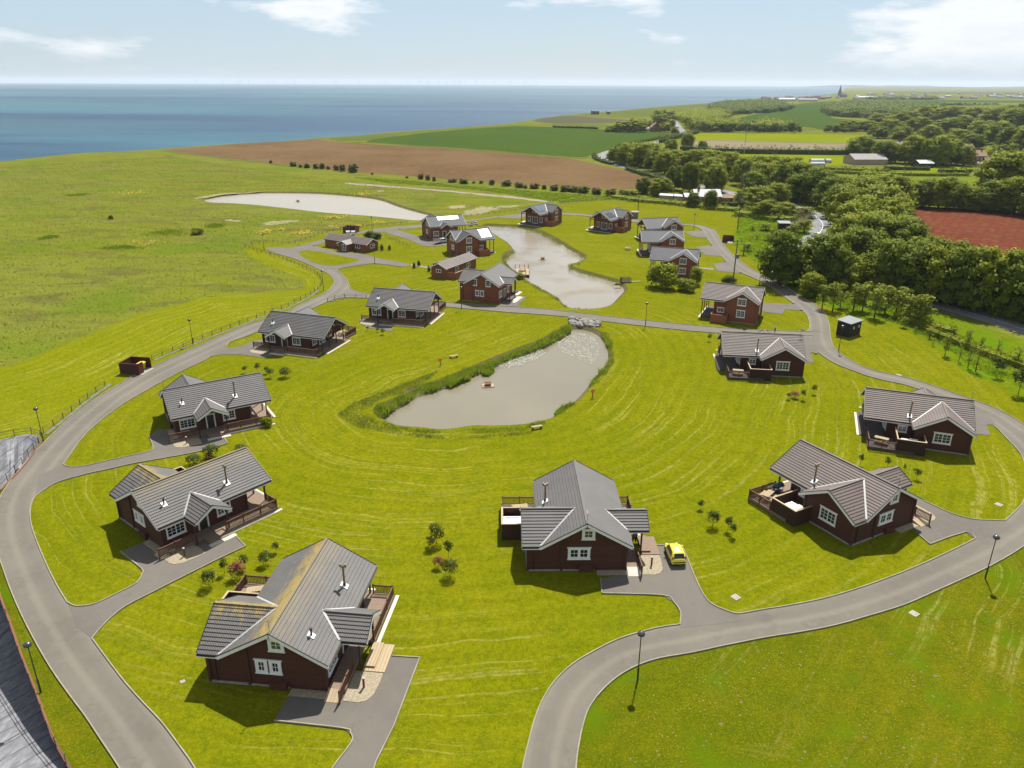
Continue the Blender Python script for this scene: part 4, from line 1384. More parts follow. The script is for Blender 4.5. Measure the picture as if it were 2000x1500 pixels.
        add_window(G, root, 'L', 1.55, 1.45, 2.5, 1.5, 2)
        for c, w in ((-2.6, 1.3), (2.6, 1.3)):
            add_window(G, root, 'B', c, 0.95, 2.65, w, 1)
        add_window(G, root, 'B', 0.0, 0.46, 2.65, 2.4, 2)
        add_window(G, root, 'B', 0.3, 4.15, 5.25, 1.5, 1)
        dy = (-2.2, -0.95)
    door = part('door', k, lambda mb: mb.box(wx - 0.02, wx + 0.04, dy[0] + 0.17, dy[1] - 0.17, 0.45, 2.42), 'door_dark', root)
    part('door_frame', k, lambda mb: (mb.box(wx - 0.02, wx + 0.10, dy[0], dy[0] + 0.17, 0.45, 2.42), mb.box(wx - 0.02, wx + 0.10, dy[1] - 0.17, dy[1], 0.45, 2.42), mb.box(wx - 0.02, wx + 0.11, dy[0] - 0.06, dy[1] + 0.06, 2.42, 2.62)), 'white_paint', door)
    part('door_handle', k, lambda mb: mb.box(wx + 0.045, wx + 0.09, dy[1] - 0.34, dy[1] - 0.22, 1.35, 1.39), 'alloy', door)
    # decks
    zf = G['zf']
    dl, dr, db = G['deck']
    deckm = opt.get('deck', 'deck_board' if A else 'deck_dark')

    def deck_end(mb):
        mb.box(dl + (0.0 if A else 0.0), dr, yE + 0.13, db, 0.05, zf)
    part('deck', k, deck_end, deckm, root)
    if A:
        part('deck', (k, 2), lambda mb: mb.box(wx + 0.14, dr - 0.002, -0.32, yE + 0.128, 0.05, zf - 0.002), deckm, root)
        part('deck', (k, 3), lambda mb: mb.box(wx + 0.14, 5.78, -6.35, -0.322, 0.05, zf - 0.004), deckm, root)
        part('deck', (k, 4), lambda mb: mb.box(dl, -wx - 0.14, 0.5, yE + 0.128, 0.05, zf - 0.002), deckm, root)
        part('ramp', k, lambda mb: mb.hexa([(4.36, -7.55, 0.0), (5.6, -7.55, 0.0), (5.6, -6.352, 0.0), (4.36, -6.352, 0.0), (4.36, -7.55, 0.09), (5.6, -7.55, 0.09), (5.6, -6.352, zf - 0.01), (4.36, -6.352, zf - 0.01)]), opt.get('ramp', 'timber_pale'), root)
        for i, sg in enumerate([[((6.47, -0.25), (6.47, 6.3))], [((6.4, 6.32), (4.5, 6.32))], [((-8.55, 2.95), (-8.55, 6.3))], [((-8.5, 6.32), (-4.3, 6.32))], [((5.7, -7.6), (5.7, -3.9))]]):
            part('railing', (k, i), railing_fn(sg, zf if i < 4 else 0.3), 'rail_dark', root)
        for i, px_ in enumerate((4.15, 1.6, -0.95, -3.6)):
            part('veranda_post', (k, i), lambda mb: mb.box(px_ - 0.08, px_ + 0.08, 6.26, 6.42, zf, zroof(px_) - 0.2), trim, root)
        part('tie_beam', k, lambda mb: (mb.box(-4.3, 4.3, 6.27, 6.41, 2.95, 3.15), mb.box(-0.1, 0.1, 6.28, 6.40, 3.15, zr - 0.2)), trim, root)
        for i, py_ in enumerate((-3.65, 0.2)):
            part('porch_post', (k, i), lambda mb: mb.box(6.18, 6.34, py_ - 0.08, py_ + 0.08, 0.05, 3.1), trim, root)
        if opt.get('steps', True):
            part('step', (k, 1), lambda mb: mb.box(-4.2, 4.3, 6.42, 6.80, 0.02, 0.28), deckm, root)
            part('step', (k, 2), lambda mb: mb.box(-4.25, 4.35, 6.81, 7.20, 0.02, 0.14), deckm, root)
        part('paving_strip', k, lambda mb: (mb.box(6.6, 6.95, -0.3, 6.75, 0.0, 0.075), mb.box(-4.3, 4.4, 7.22, 7.55, 0.0, 0.077)), 'white_paving', root)
        if opt.get('boardwalk'):
            bm_ = opt['boardwalk']
            part('boardwalk', (k, bm_), lambda mb: (mb.box(6.45, 8.35, -3.78, -0.33, 0.02, 0.15), mb.box(6.45, 7.4, -3.35, -0.34, 0.151, 0.31)), bm_, root)
        else:
            part('boardwalk', (k, 'step'), lambda mb: (mb.box(5.8, 6.7, -2.6, -0.34, 0.02, 0.30), mb.box(6.71, 7.15, -2.6, -0.36, 0.02, 0.16)), deckm, root)
            part('paving_strip', (k, 'pad'), lambda mb: mb.box(7.16, 7.8, -2.9, 0.25, 0.0, 0.078), 'white_paving', root)
        part('gravel_bed', k, lambda mb: mb.prism([(5.82, -7.25), (7.1, -7.3), (7.75, -7.0), (8.12, -6.3), (8.25, -5.2), (8.28, -3.8), (5.82, -3.8)], 'z', 0.0, 0.09), 'gravel', root)
        part('gravel_bed', (k, 2), lambda mb: mb.box(1.2, 4.34, -7.25, y0 - 0.12, 0.0, 0.088), 'gravel', root)
        scm, capm = 'screen_dark', 'timber_pale'
    else:
        part('deck', (k, 2), lambda mb: mb.box(G['scr'][0] + 0.05, -wx - 0.14, G['wyb'] + 0.1, G['scr'][2] - 0.06, 0.05, zf - 0.002), deckm, root)
        part('deck', (k, 3), lambda mb: mb.box(wx + 0.14, 6.1, -3.6, 0.4, 0.02, 0.2), deckm, root)
        for i, px_ in enumerate((4.05, 1.4, -1.4, -4.05)):
            part('veranda_post', (k, i), lambda mb: mb.box(px_ - 0.09, px_ + 0.09, 5.45, 5.63, zf, zroof(px_) - 0.2), trim, root)
        part('tie_beam', k, lambda mb: mb.box(-4.2, 4.2, 5.47, 5.61, 3.75, 3.95), trim, root)
        for i, py_ in enumerate((-3.25, 0.1)):
            part('porch_post', (k, i), lambda mb: mb.box(5.75, 5.93, py_ - 0.09, py_ + 0.09, 0.05, 4.1), trim, root)
        part('paving_strip', k, lambda mb: (mb.box(dr + 0.02, dr + 0.9, yE - 0.5, db + 0.3, 0.0, 0.075), mb.box(-4.6, dr, db + 0.02, db + 0.5, 0.0, 0.077), mb.box(6.12, 7.4, -3.9, 1.5, 0.0, 0.073)), 'white_paving', root)
        scm, capm = opt.get('screen', 'screen_red'), 'screen_red'
    # privacy screen round the hot tub
    sx0, sy0, sy1 = G['scr']
    sxi = -G['wxo'] - 0.05 if A else -wx - 0.16
    hgt = 2.05 if A else 1.75
    if opt.get('screenx', True):
        scr = part('privacy_screen', k, lambda mb: (mb.box(sx0 - 0.05, sx0 + 0.03, sy0, sy1, 0.05, hgt), mb.box(sx0 + 0.031, sxi + (0.0 if A else 0.0), sy0, sy0 + 0.08, 0.05, hgt - 0.004), mb.box(sx0 + 0.031, -wx - 0.2, sy1 - 0.08, sy1, 0.05, hgt - 0.004)), scm, root)
        part('cap_rail', k, lambda mb: (mb.box(sx0 - 0.12, sx0 + 0.10, sy0 - 0.06, sy1 + 0.06, hgt, hgt + 0.06), mb.box(sx0 + 0.101, sxi, sy0 - 0.05, sy0 + 0.13, hgt, hgt + 0.058), mb.box(sx0 + 0.101, -wx - 0.2, sy1 - 0.13, sy1 + 0.05, hgt, hgt + 0.058)), capm, scr)
        if A:
            part('screen_floor', k, lambda mb: mb.box(sx0 + 0.04, -G['wxo'] - 0.2, sy0 + 0.09, 0.495, 0.05, zf - 0.006), deckm, root)
    return root


def local(x, y, rot, lx, ly, mirror=False):
    if mirror:
        lx = -lx
    c, s = math.cos(R(rot)), math.sin(R(rot))
    return (x + c * lx - s * ly, y + s * lx + c * ly)


GRP_A = 'single storey timber lodges round the fishing pond'
GRP_B = 'taller red timber lodges round the upper pond'
LA = {
    'a1': (-18.66, 56.24, -6.5, 'nearest dark timber lodge, orange lichen along its grey roof ridge', dict(roof='roof_lichen', stove='porch', vent=True, twin='two', boardwalk='timber_pale')),
    'a2': (-36.65, 77.52, -39.4, 'dark timber lodge on the left with yellow lichen at its near roof corner', dict(roof='roof_lichen', stove='porch', vent=True, twin='two')),
    'a3': (-44.29, 104.86, -58.1, 'dark timber lodge on the left, beyond the one with a yellow roof corner', dict(roof='roof_grey', stove='porch', vent=True)),
    'a4': (-40.05, 140.2, -107.8, 'dark timber lodge with open gabled veranda, right of the long roadside fence', dict(vent=True)),
    'a5': (-23.14, 158.85, -103.9, 'dark timber lodge with veranda steps facing the pond, beside the cross road', dict(vent=True)),
    'a6': (7.49, 72.88, 1.1, 'dark timber lodge gable-on in the middle foreground beside the yellow car', dict(stove='wing', boardwalk='deck_board', ramp='white_paving')),
    'a7': (39.32, 79.61, 28.4, 'dark timber lodge at lower right with a white hot tub on its deck', dict(stove='wing', roof='roof_brown')),
    'a8': (58.26, 101.06, 69.7, 'dark timber lodge at the far right bend of the loop road', dict(stove='wing', roof='roof_brown', deck='deck_dark')),
    'a9': (44.4, 129.39, 82.4, 'dark timber lodge below the cross road junction, in front of the walking person', dict(stove='wing', roof='roof_brown', deck='deck_dark')),
}
for kk, (x, y, r_, lb, op) in LA.items():
    lodge('timber_lodge', GA, x, y, r_, lb, GRP_A, op)
LB = {
    'b1': (47.68, 160.85, 65.5, 'red-brown lodge with brown tiled roof and long boarded terrace, above the cross road', dict(roof='roof_brown')),
    'b2': (42.86, 200.11, 71.6, 'red timber lodge behind the big leafy bush, nearest of the three in a row', dict()),
    'b3': (43.69, 225.82, 87.8, 'red timber lodge in the middle of the row of three right of the upper pond', dict()),
    'b4': (47.31, 248.54, 103.8, 'red timber lodge farthest back of the row of three right of the upper pond', dict()),
    'b5': (33.14, 265.4, 141.6, 'red timber lodge with dark solar panels beside the grey service hut', dict(solar=[(-1, 1.2, 4.6, 1.2, 3.3, 3, 'solar_dark')])),
    'b6': (9.73, 276.9, 142.6, 'red timber lodge with solar panels at the far end of the upper pond, farthest back', dict(solar=[(-1, 1.6, 4.9, 0.5, 3.2, 3, 'solar')])),
    'b8': (-22.17, 250.98, -66.0, 'red timber lodge with a long strip of white-glinting solar panels under its ridge', dict(solar=[(1, -2.9, 4.2, 0.5, 1.9, 7, 'solar')], vent=False)),
    'b9': (-4.95, 176.13, -20.2, 'red-brown timber lodge gable-on beside the jetty, with four white gable windows', dict(front2=True, roof='roof_grey')),
}
for kk, (x, y, r_, lb, op) in LB.items():
    lodge('timber_lodge', GB, x, y, r_, lb, GRP_B, op)
lodge('timber_lodge', GB, -12.42, 226.8, -64.0, 'red timber lodge with a square white solar array at its pond end', GRP_B, dict(solar=[(-1, 1.9, 5.2, 0.6, 3.7, 3, 'solar')]), mirror=True)

# things standing on the decks


def hot_tub(x, y, rz, label):
    r = empty('hot_tub', (x, y, 0.45), rz)
    tag(r, label, 'hot tub', 'hot tubs on the lodge decks')
    part('shell', 'tub', lambda mb: (mb.prism([(-1, -0.85), (-0.85, -1), (0.85, -1), (1, -0.85), (1, 0.85), (0.85, 1), (-0.85, 1), (-1, 0.85)], 'z', 0, 0.78), mb.box(-1.03, 1.03, 0.78, 1.03, 0.78, 0.86), mb.box(-1.03, 1.03, -1.03, -0.78, 0.78, 0.86), mb.box(-1.03, -0.78, -0.78, 0.78, 0.78, 0.86), mb.box(0.78, 1.03, -0.78, 0.78, 0.78, 0.86)), 'tub_white', r)
    part('lid', 'tub', lambda mb: mb.box(-1.06, 1.06, -1.06, 0.0, 0.865, 0.98), 'tub_white', r)


hx, hy, hr, _, _ = LA['a7']
hot_tub(*local(hx, hy, hr, -7.05, 1.05), R(hr), 'white hot tub with folded lid inside the dark screen at lower right')
hx, hy, hr, _, _ = LA['a6']
hot_tub(*local(hx, hy, hr, -7.35, 1.25), R(hr), 'white covered hot tub left of the lodge beside the yellow car')
hx, hy, hr, _, _ = LA['a8']
hot_tub(*local(hx, hy, hr, -7.2, 1.1), R(hr), 'white hot tub mostly hidden by the screen of the far right lodge')


def picnic(x, y, z, rz, label, m='timber_pale', group='picnic tables'):
    r = empty('picnic_table', (x, y, z), rz)
    tag(r, label, 'picnic table', group)
    part('table_top', ('pt', m), lambda mb: [mb.box(-0.9, 0.9, -0.38 + q * 0.155, -0.25 + q * 0.155, 0.72, 0.77) for q in range(5)], m, r)
    for s in (-1, 1):
        part('bench', ('pt', m, s), lambda mb: (mb.box(-0.9, 0.9, s * 0.75 - 0.14, s * 0.75 - 0.01, 0.42, 0.46), mb.box(-0.9, 0.9, s * 0.75 + 0.01, s * 0.75 + 0.14, 0.42, 0.46)), m, r)
        part('leg_frame', ('pt', m, s), lambda mb: (mb.bar((s * 0.6, -0.7, 0), (s * 0.6, -0.25, 0.72), 0.07), mb.bar((s * 0.6, 0.7, 0), (s * 0.6, 0.25, 0.72), 0.07), mb.bar((s * 0.6, -0.85, 0.39), (s * 0.6, 0.85, 0.39), 0.06, 0.08)), m, r)


def on_deck(k, lx, ly, dr, label):
    x, y, r_ = LA[k][:3]
    picnic(*local(x, y, r_, lx, ly), 0.45, R(r_ + dr), label)


on_deck('a7', -6.9, 4.9, 20, 'pale picnic table beside the barbecue on the lower right deck')
on_deck('a8', -6.8, 4.6, 75, 'pale picnic table on the deck of the far right lodge')
on_deck('a9', -6.9, 4.6, 85, 'pale picnic table on the deck of the lodge below the junction')
on_deck('a1', -6.7, 4.6, 20, 'pale picnic table half hidden behind the nearest lodge roof')
on_deck('a4', -5.8, 4.9, 0, 'picnic table on the veranda of the lodge right of the fence')
on_deck('a6', -6.4, 4.7, 10, 'picnic table behind the railing of the middle foreground lodge')
x, y, r_ = LA['a7'][:3]
bq = empty('barbecue', (*local(x, y, r_, -4.6, 5.5), 0.45), R(r_))
tag(bq, 'dark barbecue under a blue cover on the lower right deck', 'barbecue')
simple('blue_cover', (0.05, 0.10, 0.22), 0.8)
part('cart', 'bbq', lambda mb: [mb.bar((sx_ * 0.5, sy_ * 0.28, 0), (sx_ * 0.5, sy_ * 0.28, 0.8), 0.05) for sx_ in (-1, 1) for sy_ in (-1, 1)] + [mb.box(-0.55, 0.55, -0.32, 0.32, 0.2, 0.26), mb.box(-0.75, 0.75, -0.32, 0.32, 0.78, 0.88)], 'pipe_black', bq)
part('cover', 'bbq', lambda mb: mb.prism([(-0.34, 0.88), (0.34, 0.88), (0.30, 1.12), (0.12, 1.27), (-0.18, 1.25), (-0.33, 1.05)], 'x', -0.55, 0.55), 'blue_cover', bq)

# ------------------------------------------------------------------ reception bungalow and pool house


def corner_frame(A, B):
    ax = Vector((B[0] - A[0], B[1] - A[1]))
    return ax.length, math.atan2(ax.y, ax.x)


def bungalow(name, A, B, depth, hw, hr, label, ov=0.4, wall='log_red', roofm='roof_brown', hip=False, n=6):
    """A,B: ends of the near long wall; depth to the far side (left of A->B)"""
    L, ang = corner_frame(A, B)
    r = empty(name, (A[0], A[1], 0.02), ang)
    tag(r, label, 'bungalow')
    d2 = depth / 2
    mb = MB()
    mb.prism([(0, 0), (depth, 0), (depth, hw), (d2, hr - 0.12), (0, hw)], 'x', 0, L)
    mb.build('wall', M[wall], r)
    sl = (hr - hw) / d2
    mb = MB()
    ze = hw - sl * ov
    for s in (0, 1):
        for i in range(n):
            f0, f1 = i / n, (i + 1) / n
            run = d2 + ov
            ya = d2 - run * f0 if s == 0 else d2 + run * f0
            yb = d2 - run * f1 if s == 0 else d2 + run * f1
            za, zb = hr - sl * run * f0, hr - sl * run * f1
            P = [(-ov, ya, za - .08), (L + ov, ya, za - .08), (L + ov, yb, zb - .08), (-ov, yb, zb - .08), (-ov, ya, za + 0.02), (L + ov, ya, za + 0.02), (L + ov, yb, zb + 0.09), (-ov, yb, zb + 0.09)]
            mb.hexa(P if s == 1 else [P[q] for q in (1, 0, 3, 2, 5, 4, 7, 6)])
    rf = mb.build('roof', M[roofm], r)
    for xx in (-ov - 0.04, L + ov + 0.04):
        for yy in (-ov, depth + ov):
            m2 = MB()
            m2.bar((xx, d2, hr - 0.1), (xx, yy, ze - 0.1), 0.05, 0.22)
            m2.build('bargeboard', M['white_paint'], rf)
    return r, L


def flat_window(root, tr, w, h, panes=2, door=False, m='white_paint', g='glass'):
    """tr(u, z, d): u along the wall, d out of it"""
    def bx(mb, u0, u1, z0, z1, d0, d1):
        mb.hexa([tr(u0, z0, d0), tr(u1, z0, d0), tr(u1, z0, d1), tr(u0, z0, d1), tr(u0, z1, d0), tr(u1, z1, d0), tr(u1, z1, d1), tr(u0, z1, d1)])
    mb = MB()
    f = 0.14
    bx(mb, -w / 2, w / 2, 0, f, -0.02, 0.08)
    bx(mb, -w / 2, w / 2, h - f, h, -0.02, 0.08)
    pw = (w - f * (panes + 1)) / panes
    for k in range(panes + 1):
        bx(mb, -w / 2 + k * (pw + f), -w / 2 + k * (pw + f) + f, f, h - f, -0.02, 0.078)
    wd = mb.build('window', M[m], root)
    for k in range(panes):
        mb = MB()
        u = -w / 2 + f + k * (pw + f)
        bx(mb, u, u + pw, f, h - f, -0.01, 0.03)
        mb.build('pane', M[g], wd)
    return wd


A_, B_ = gp(635.5, 481), gp(716, 493.4)
rec, L = bungalow('reception_bungalow', A_, B_, 5.2, 2.45, 3.75, 'long low red timber reception bungalow with brown roof and gabled porch')
nrm = lambda u0, z0, y=0.0: (lambda u, z, d: (u0 + u, y - d, z0 + z))
flat_window(rec, nrm(L * 0.36, 0.9), 1.7, 1.35)
flat_window(rec, nrm(L * 0.80, 0.9), 1.9, 1.35)
flat_window(rec, lambda u, z, d: (L + d, 2.6 + u, 0.9 + z), 1.9, 1.3)
pc = L * 0.575
mb = MB()
mb.prism([(pc - 1.7, 0), (pc + 1.7, 0), (pc + 1.7, 2.3), (pc, 3.05), (pc - 1.7, 2.3)], 'y', -2.2, 0.3)
pw = mb.build('porch_wall', M['log_red'], rec)
mb = MB()
for s in (-1, 1):
    P = [(pc, -2.7, 3.15), (pc + s * 2.2, -2.7, 2.2), (pc + s * 2.2, 1.2, 2.2), (pc, 1.2, 3.15)]
    P = [(a, b, c - 0.08) for a, b, c in P] + P
    mb.hexa(P if s > 0 else [P[q] for q in (1, 0, 3, 2, 5, 4, 7, 6)])
prf = mb.build('porch_roof', M['roof_pale'], rec)
for s in (-1, 1):
    mb = MB()
    mb.bar((pc, -2.74, 3.06), (pc + s * 2.2, -2.74, 2.11), 0.05, 0.2)
    mb.build('bargeboard', M['white_paint'], prf)
flat_window(rec, lambda u, z, d: (pc + 0.3 + u, -2.2 - d, 0.15 + z), 1.5, 2.0, 2)
C_, D_ = gp(841, 541.3), gp(873, 544.7)
# pool house: ridge runs away from the camera, so its near gable is the short side
E_ = gp(930, 522.5)
ln = math.hypot(E_[0] - D_[0], E_[1] - D_[1])
pool, L = bungalow('games_bungalow', D_, E_, math.hypot(C_[0] - D_[0], C_[1] - D_[1]), 2.75, 3.9, 'low red timber bungalow with plain brown roof and boarded yard, behind the gable-on lodge')
W2 = math.hypot(C_[0] - D_[0], C_[1] - D_[1])
flat_window(pool, lambda u, z, d: (-d, W2 * 0.52 - u, 1.35 + z), 1.6, 0.9)
flat_window(pool, nrm(L * 0.33, 0.9), 1.7, 1.4)
flat_window(pool, nrm(L * 0.72, 0.9), 1.7, 1.5)
mb = MB()
mb.box(0.02, L * 0.42, -2.6, -2.5, 0, 1.75)
mb.box(0.02, 0.12, -2.49, -0.01, 0, 1.75)
fn_ = mb.build('yard_fence', M['screen_red'], pool)
mb = MB()
mb.box(-0.05, L * 0.42 + 0.05, -2.68, -2.42, 1.75, 1.81)
mb.build('cap_rail', M['timber_pale'], fn_)
mb = MB()
mb.prism([(W2 + 0.01, 0), (W2 + 2.4, 0), (W2 + 2.4, 2.2), (W2 + 0.01, 2.9)], 'x', L * 0.3, L * 0.75)
mb.build('side_wing', M['log_red'], pool)
mb = MB()
mb.hexa([(L * .28, W2 + .02, 2.92), (L * .77, W2 + .02, 2.92), (L * .77, W2 + 2.8, 2.14), (L * .28, W2 + 2.8, 2.14), (L * .28, W2 + .02, 3.02), (L * .77, W2 + .02, 3.02), (L * .77, W2 + 2.8, 2.24), (L * .28, W2 + 2.8, 2.24)])
mb.build('side_roof', M['roof_brown'], pool)

# ------------------------------------------------------------------ lamp posts


def lamp(px, py, label, h=4.95):
    x, y = gp(px, py)
    r = empty('lamp_post', (x, y, 0.02), random.uniform(0, 6))
    tag(r, label, 'lamp post', 'dome headed lamp posts along the site roads')
    part('pole', 'lp', lambda mb: (mb.tube([(0, 0, 0), (0, 0, 1.25)], 0.085, 8), mb.tube([(0, 0, 1.25), (0, 0, h - 0.3)], [0.055, 0.042], 8)), 'lamp_metal', r)
    part('collar', 'lp', lambda mb: mb.lathe([(0.0, 1.2), (0.105, 1.2), (0.105, 1.3), (0.05, 1.36)], 8), 'lamp_metal', r)
    part('lamp_head', 'lp', lambda mb: mb.lathe([(0.04, h - 0.34), (0.12, h - 0.30), (0.20, h - 0.20), (0.31, h - 0.14), (0.33, h - 0.02), (0.28, h + 0.10), (0.17, h + 0.18), (0.0, h + 0.21)], 12), 'lamp_dome', r, True)


for p in ((1245, 1330, 'lamp post standing nearest the bottom edge, inside the curve of the loop road'),
          (1924, 1130, 'lamp post at the lower right, just outside the loop road'),
          (80, 1353, 'lamp post on the verge between the black lagoon liner and the road'),
          (85, 861.5, 'lamp post at the left edge by the upper end of the black liner'),
          (377, 673, 'lamp post on the mown strip beside the long roadside fence'),
          (632, 568, 'lamp post inside the bend of the fence left of the road junction'),
          (516, 490, 'lamp post at the far left corner of the reception forecourt'),
          (732, 515, 'lamp post on the lawn in front of the reception bungalow'),
          (727, 453, 'lamp post on the road behind the reception bungalow'),
          (901.5, 603.6, 'lamp post beside the cross road in front of the gable-on red lodge'),
          (1260.5, 637.5, 'lamp post beside the cross road right of the fishing pond'),
          (1637.6, 686, 'lamp post in front of the flat roofed black shed'),
          (1503, 571, 'lamp post on the lawn beside the large shade tree'),
          (1482, 561, 'thin lamp post behind the brown roofed lodge near the shade tree'),
          (1355, 446.5, 'lamp post on the grass right of the row of three red lodges')):
    lamp(*p)

# ------------------------------------------------------------------ poles


def pole(px, py, h, label, arm=True, box=False, two=False):
    x, y = gp(px, py)
    r = empty('utility_pole', (x, y, 0), 0.5)
    tag(r, label, 'utility pole', 'wooden utility poles')
    mb = MB()
    for q in ((-0.9, 0.9) if two else (0,)):
        mb.tube([(q, 0, 0), (q, 0, h)], [0.17, 0.11], 8)
    mb.build('pole', M['pole_wood'], r)
    if arm:
        mb = MB()
        mb.box(-1.2, 1.2, -0.08, 0.08, h - 0.45, h - 0.3)
        mb.box(-1.0, 1.0, -0.07, 0.07, h - 1.25, h - 1.1)
        mb.build('crossarm', M['pole_wood'], r)
        for q in (-1.05, 0, 1.05):
            mb = MB()
            mb.lathe([(0.0, h - 0.3), (0.09, h - 0.3), (0.06, h - 0.15), (0.09, h - 0.1), (0.0, h + 0.02)], 6, (q, 0, 0))
            mb.build('insulator', M['lead'], r)
    if box:
        mb = MB()
        mb.box(-0.4, 0.4, -0.75, -0.12, h * box, h * box + 1.0)
        mb.build('transformer', M['hut_grey'], r)


pole(1431, 556, 11.3, 'tall wooden pole with crossarms and grey box rising behind the brown roofed lodge', True, 0.60)
pole(1440.6, 447, 11.5, 'wooden pole with transformer beside the small brown bin shelter', True, 0.80)
pole(1447, 402, 13.0, 'twin wooden poles above the trees by the white roofed cottage', True, 0.6, True)
pole(1246, 413, 8.0, 'plain wooden pole beside the grey service hut', False)
pole(1315, 393.5, 8.0, 'plain wooden pole at the edge of the nettle bank', False)
x, y = gp(1451, 320)
r = empty('radio_mast', (x, y, 0))
tag(r, 'slender lattice radio mast standing in the bright pasture', 'mast')
mb = MB()
for a in range(3):
    c, s = 0.25 * math.cos(a * 2.094), 0.25 * math.sin(a * 2.094)
    mb.tube([(c, s, 0), (c, s, 30)], 0.05, 5)
mb.build('upright', M['lead'], r)
mb = MB()
for k in range(30):
    for a in range(3):
        p = [(0.25 * math.cos(b * 2.094), 0.25 * math.sin(b * 2.094)) for b in (a, a + 1)]
        mb.bar((*p[0], k), (*p[1], k + 1), 0.03)
mb.build('bracing', M['lead'], r)

# ------------------------------------------------------------------ sheds, bin stores, huts
A_, B_, C_ = gp(1630.4, 654), gp(1657, 659.7), gp(1679, 652)
L, ang = corner_frame(A_, B_)
L2, ang2 = corner_frame(B_, C_)
r = empty('black_shed', (*B_, 0.02), ang2)
tag(r, 'black boarded shed with a pale flat roof beside the loop road', 'shed')
h0 = 2.75
mb = MB()
mb.box(0, L2, 0, L, 0, h0)
wl = mb.build('wall', M['shed_black'], r)
mb = MB()
mb.hexa([(-.25, -.25, h0 + .0), (L2 + .25, -.25, h0 + .0), (L2 + .25, L + .25, h0 + .25), (-.25, L + .25, h0 + .25), (-.25, -.25, h0 + .15), (L2 + .25, -.25, h0 + .15), (L2 + .25, L + .25, h0 + .4), (-.25, L + .25, h0 + .4)])
mb.build('roof', M['shed_roof'], r)
for u in (L2 * 0.35, L2 * 0.8):
    mb = MB()
    mb.box(u - 0.16, u + 0.16, -0.04, -0.002, 1.5, 2.0)
    mb.build('vent', M['white_paint'], r)
A_, B_ = gp(1521, 455), gp(1541, 455.5)
L, ang = corner_frame(A_, B_)
r = empty('dark_hut', (*A_, 0.02), ang)
tag(r, 'small dark hut with overhanging flat roof on the rough grass by the public road', 'hut')
mb = MB()
mb.box(0, L, 0, 3.2, 0, 3.2)
mb.build('wall', M['shed_black'], r)
mb = MB()
mb.hexa([(-.4, -.5, 3.2), (L + .4, -.5, 3.2), (L + .4, 3.6, 3.45), (-.4, 3.6, 3.45), (-.4, -.5, 3.34), (L + .4, -.5, 3.34), (L + .4, 3.6, 3.6), (-.4, 3.6, 3.6)])
mb.build('roof', M['shed_roof'], r)
A_, B_ = gp(1232.5, 427), gp(1245.5, 427.5)
L, ang = corner_frame(A_, B_)
r = empty('service_hut', (*A_, 0.02), ang)
tag(r, 'grey flat topped service hut behind the lodge with dark solar panels', 'hut')
mb = MB()
mb.prism([(0, 0.4), (0.5, 0), (L - .4, 0), (L, 0.5), (L, 3.2), (0, 3.2)], 'z', 0, 2.3)
mb.build('wall', M['hut_grey'], r)
mb = MB()
mb.prism([(-.1, 0.35), (0.45, -.1), (L - .35, -.1), (L + .1, 0.45), (L + .1, 3.3), (-.1, 3.3)], 'z', 2.301, 2.42)
mb.build('roof', M['roof_pale'], r)


def bin_store(A, B, depth, h, label, gap=0.45, bins=()):
    L, ang = corner_frame(A, B)
    r = empty('bin_store', (*A, 0.02), ang)
    tag(r, label, 'bin store', 'brown boarded bin stores')
    for nm, b in (('side_panel', (0, 0.07, 0, depth)), ('side_panel', (L - 0.07, L, 0, depth)), ('back_panel', (0.071, L - 0.071, depth - 0.07, depth)), ('front_panel', (0.071, L * (1 - gap), 0, 0.07))):
        mb = MB()
        mb.box(b[0], b[1], b[2], b[3], 0, h)
        pn = mb.build(nm, M['bin_store'], r)
        mb = MB()
        mb.box(b[0] - 0.03, b[1] + 0.03, b[2] - 0.03, b[3] + 0.03, h + 0.001, h + 0.05)
        mb.build('cap_rail', M['bin_store'], pn)
    mb = MB()
    mb.box(0.08, L - 0.08, -0.5, depth - 0.08, 0.0, 0.06)
    mb.build('base_slab', M['concrete'], r)
    return r, L, ang


def wheelie(x, y, z, rz, label, m='yellow_plastic'):
    r = empty('wheeled_bin', (x, y, z), rz)
    tag(r, label, 'bin')
    mb = MB()
    mb.hexa([(-.5, -.35, .15), (.5, -.35, .15), (.5, .35, .15), (-.5, .35, .15), (-.62, -.5, 1.2), (.62, -.5, 1.2), (.62, .5, 1.2), (-.62, .5, 1.2)])
    mb.build('body', M[m], r)
    mb = MB()
    mb.prism([(-.54, 1.201), (.54, 1.201), (.5, 1.32), (0, 1.4), (-.5, 1.32)], 'x', -.66, .66)
    mb.build('lid', M[m], r)
    for sx_ in (-.45, .45):
        for sy_ in (-.3, .3):
            mb = MB()
            mb.tube([(sx_, sy_ - 0.04, 0.08), (sx_, sy_ + 0.04, 0.08)], 0.08, 8)
            mb.build('wheel', M['rubber'], r)


A_, B_ = gp(237.5, 729.5), gp(273, 733)
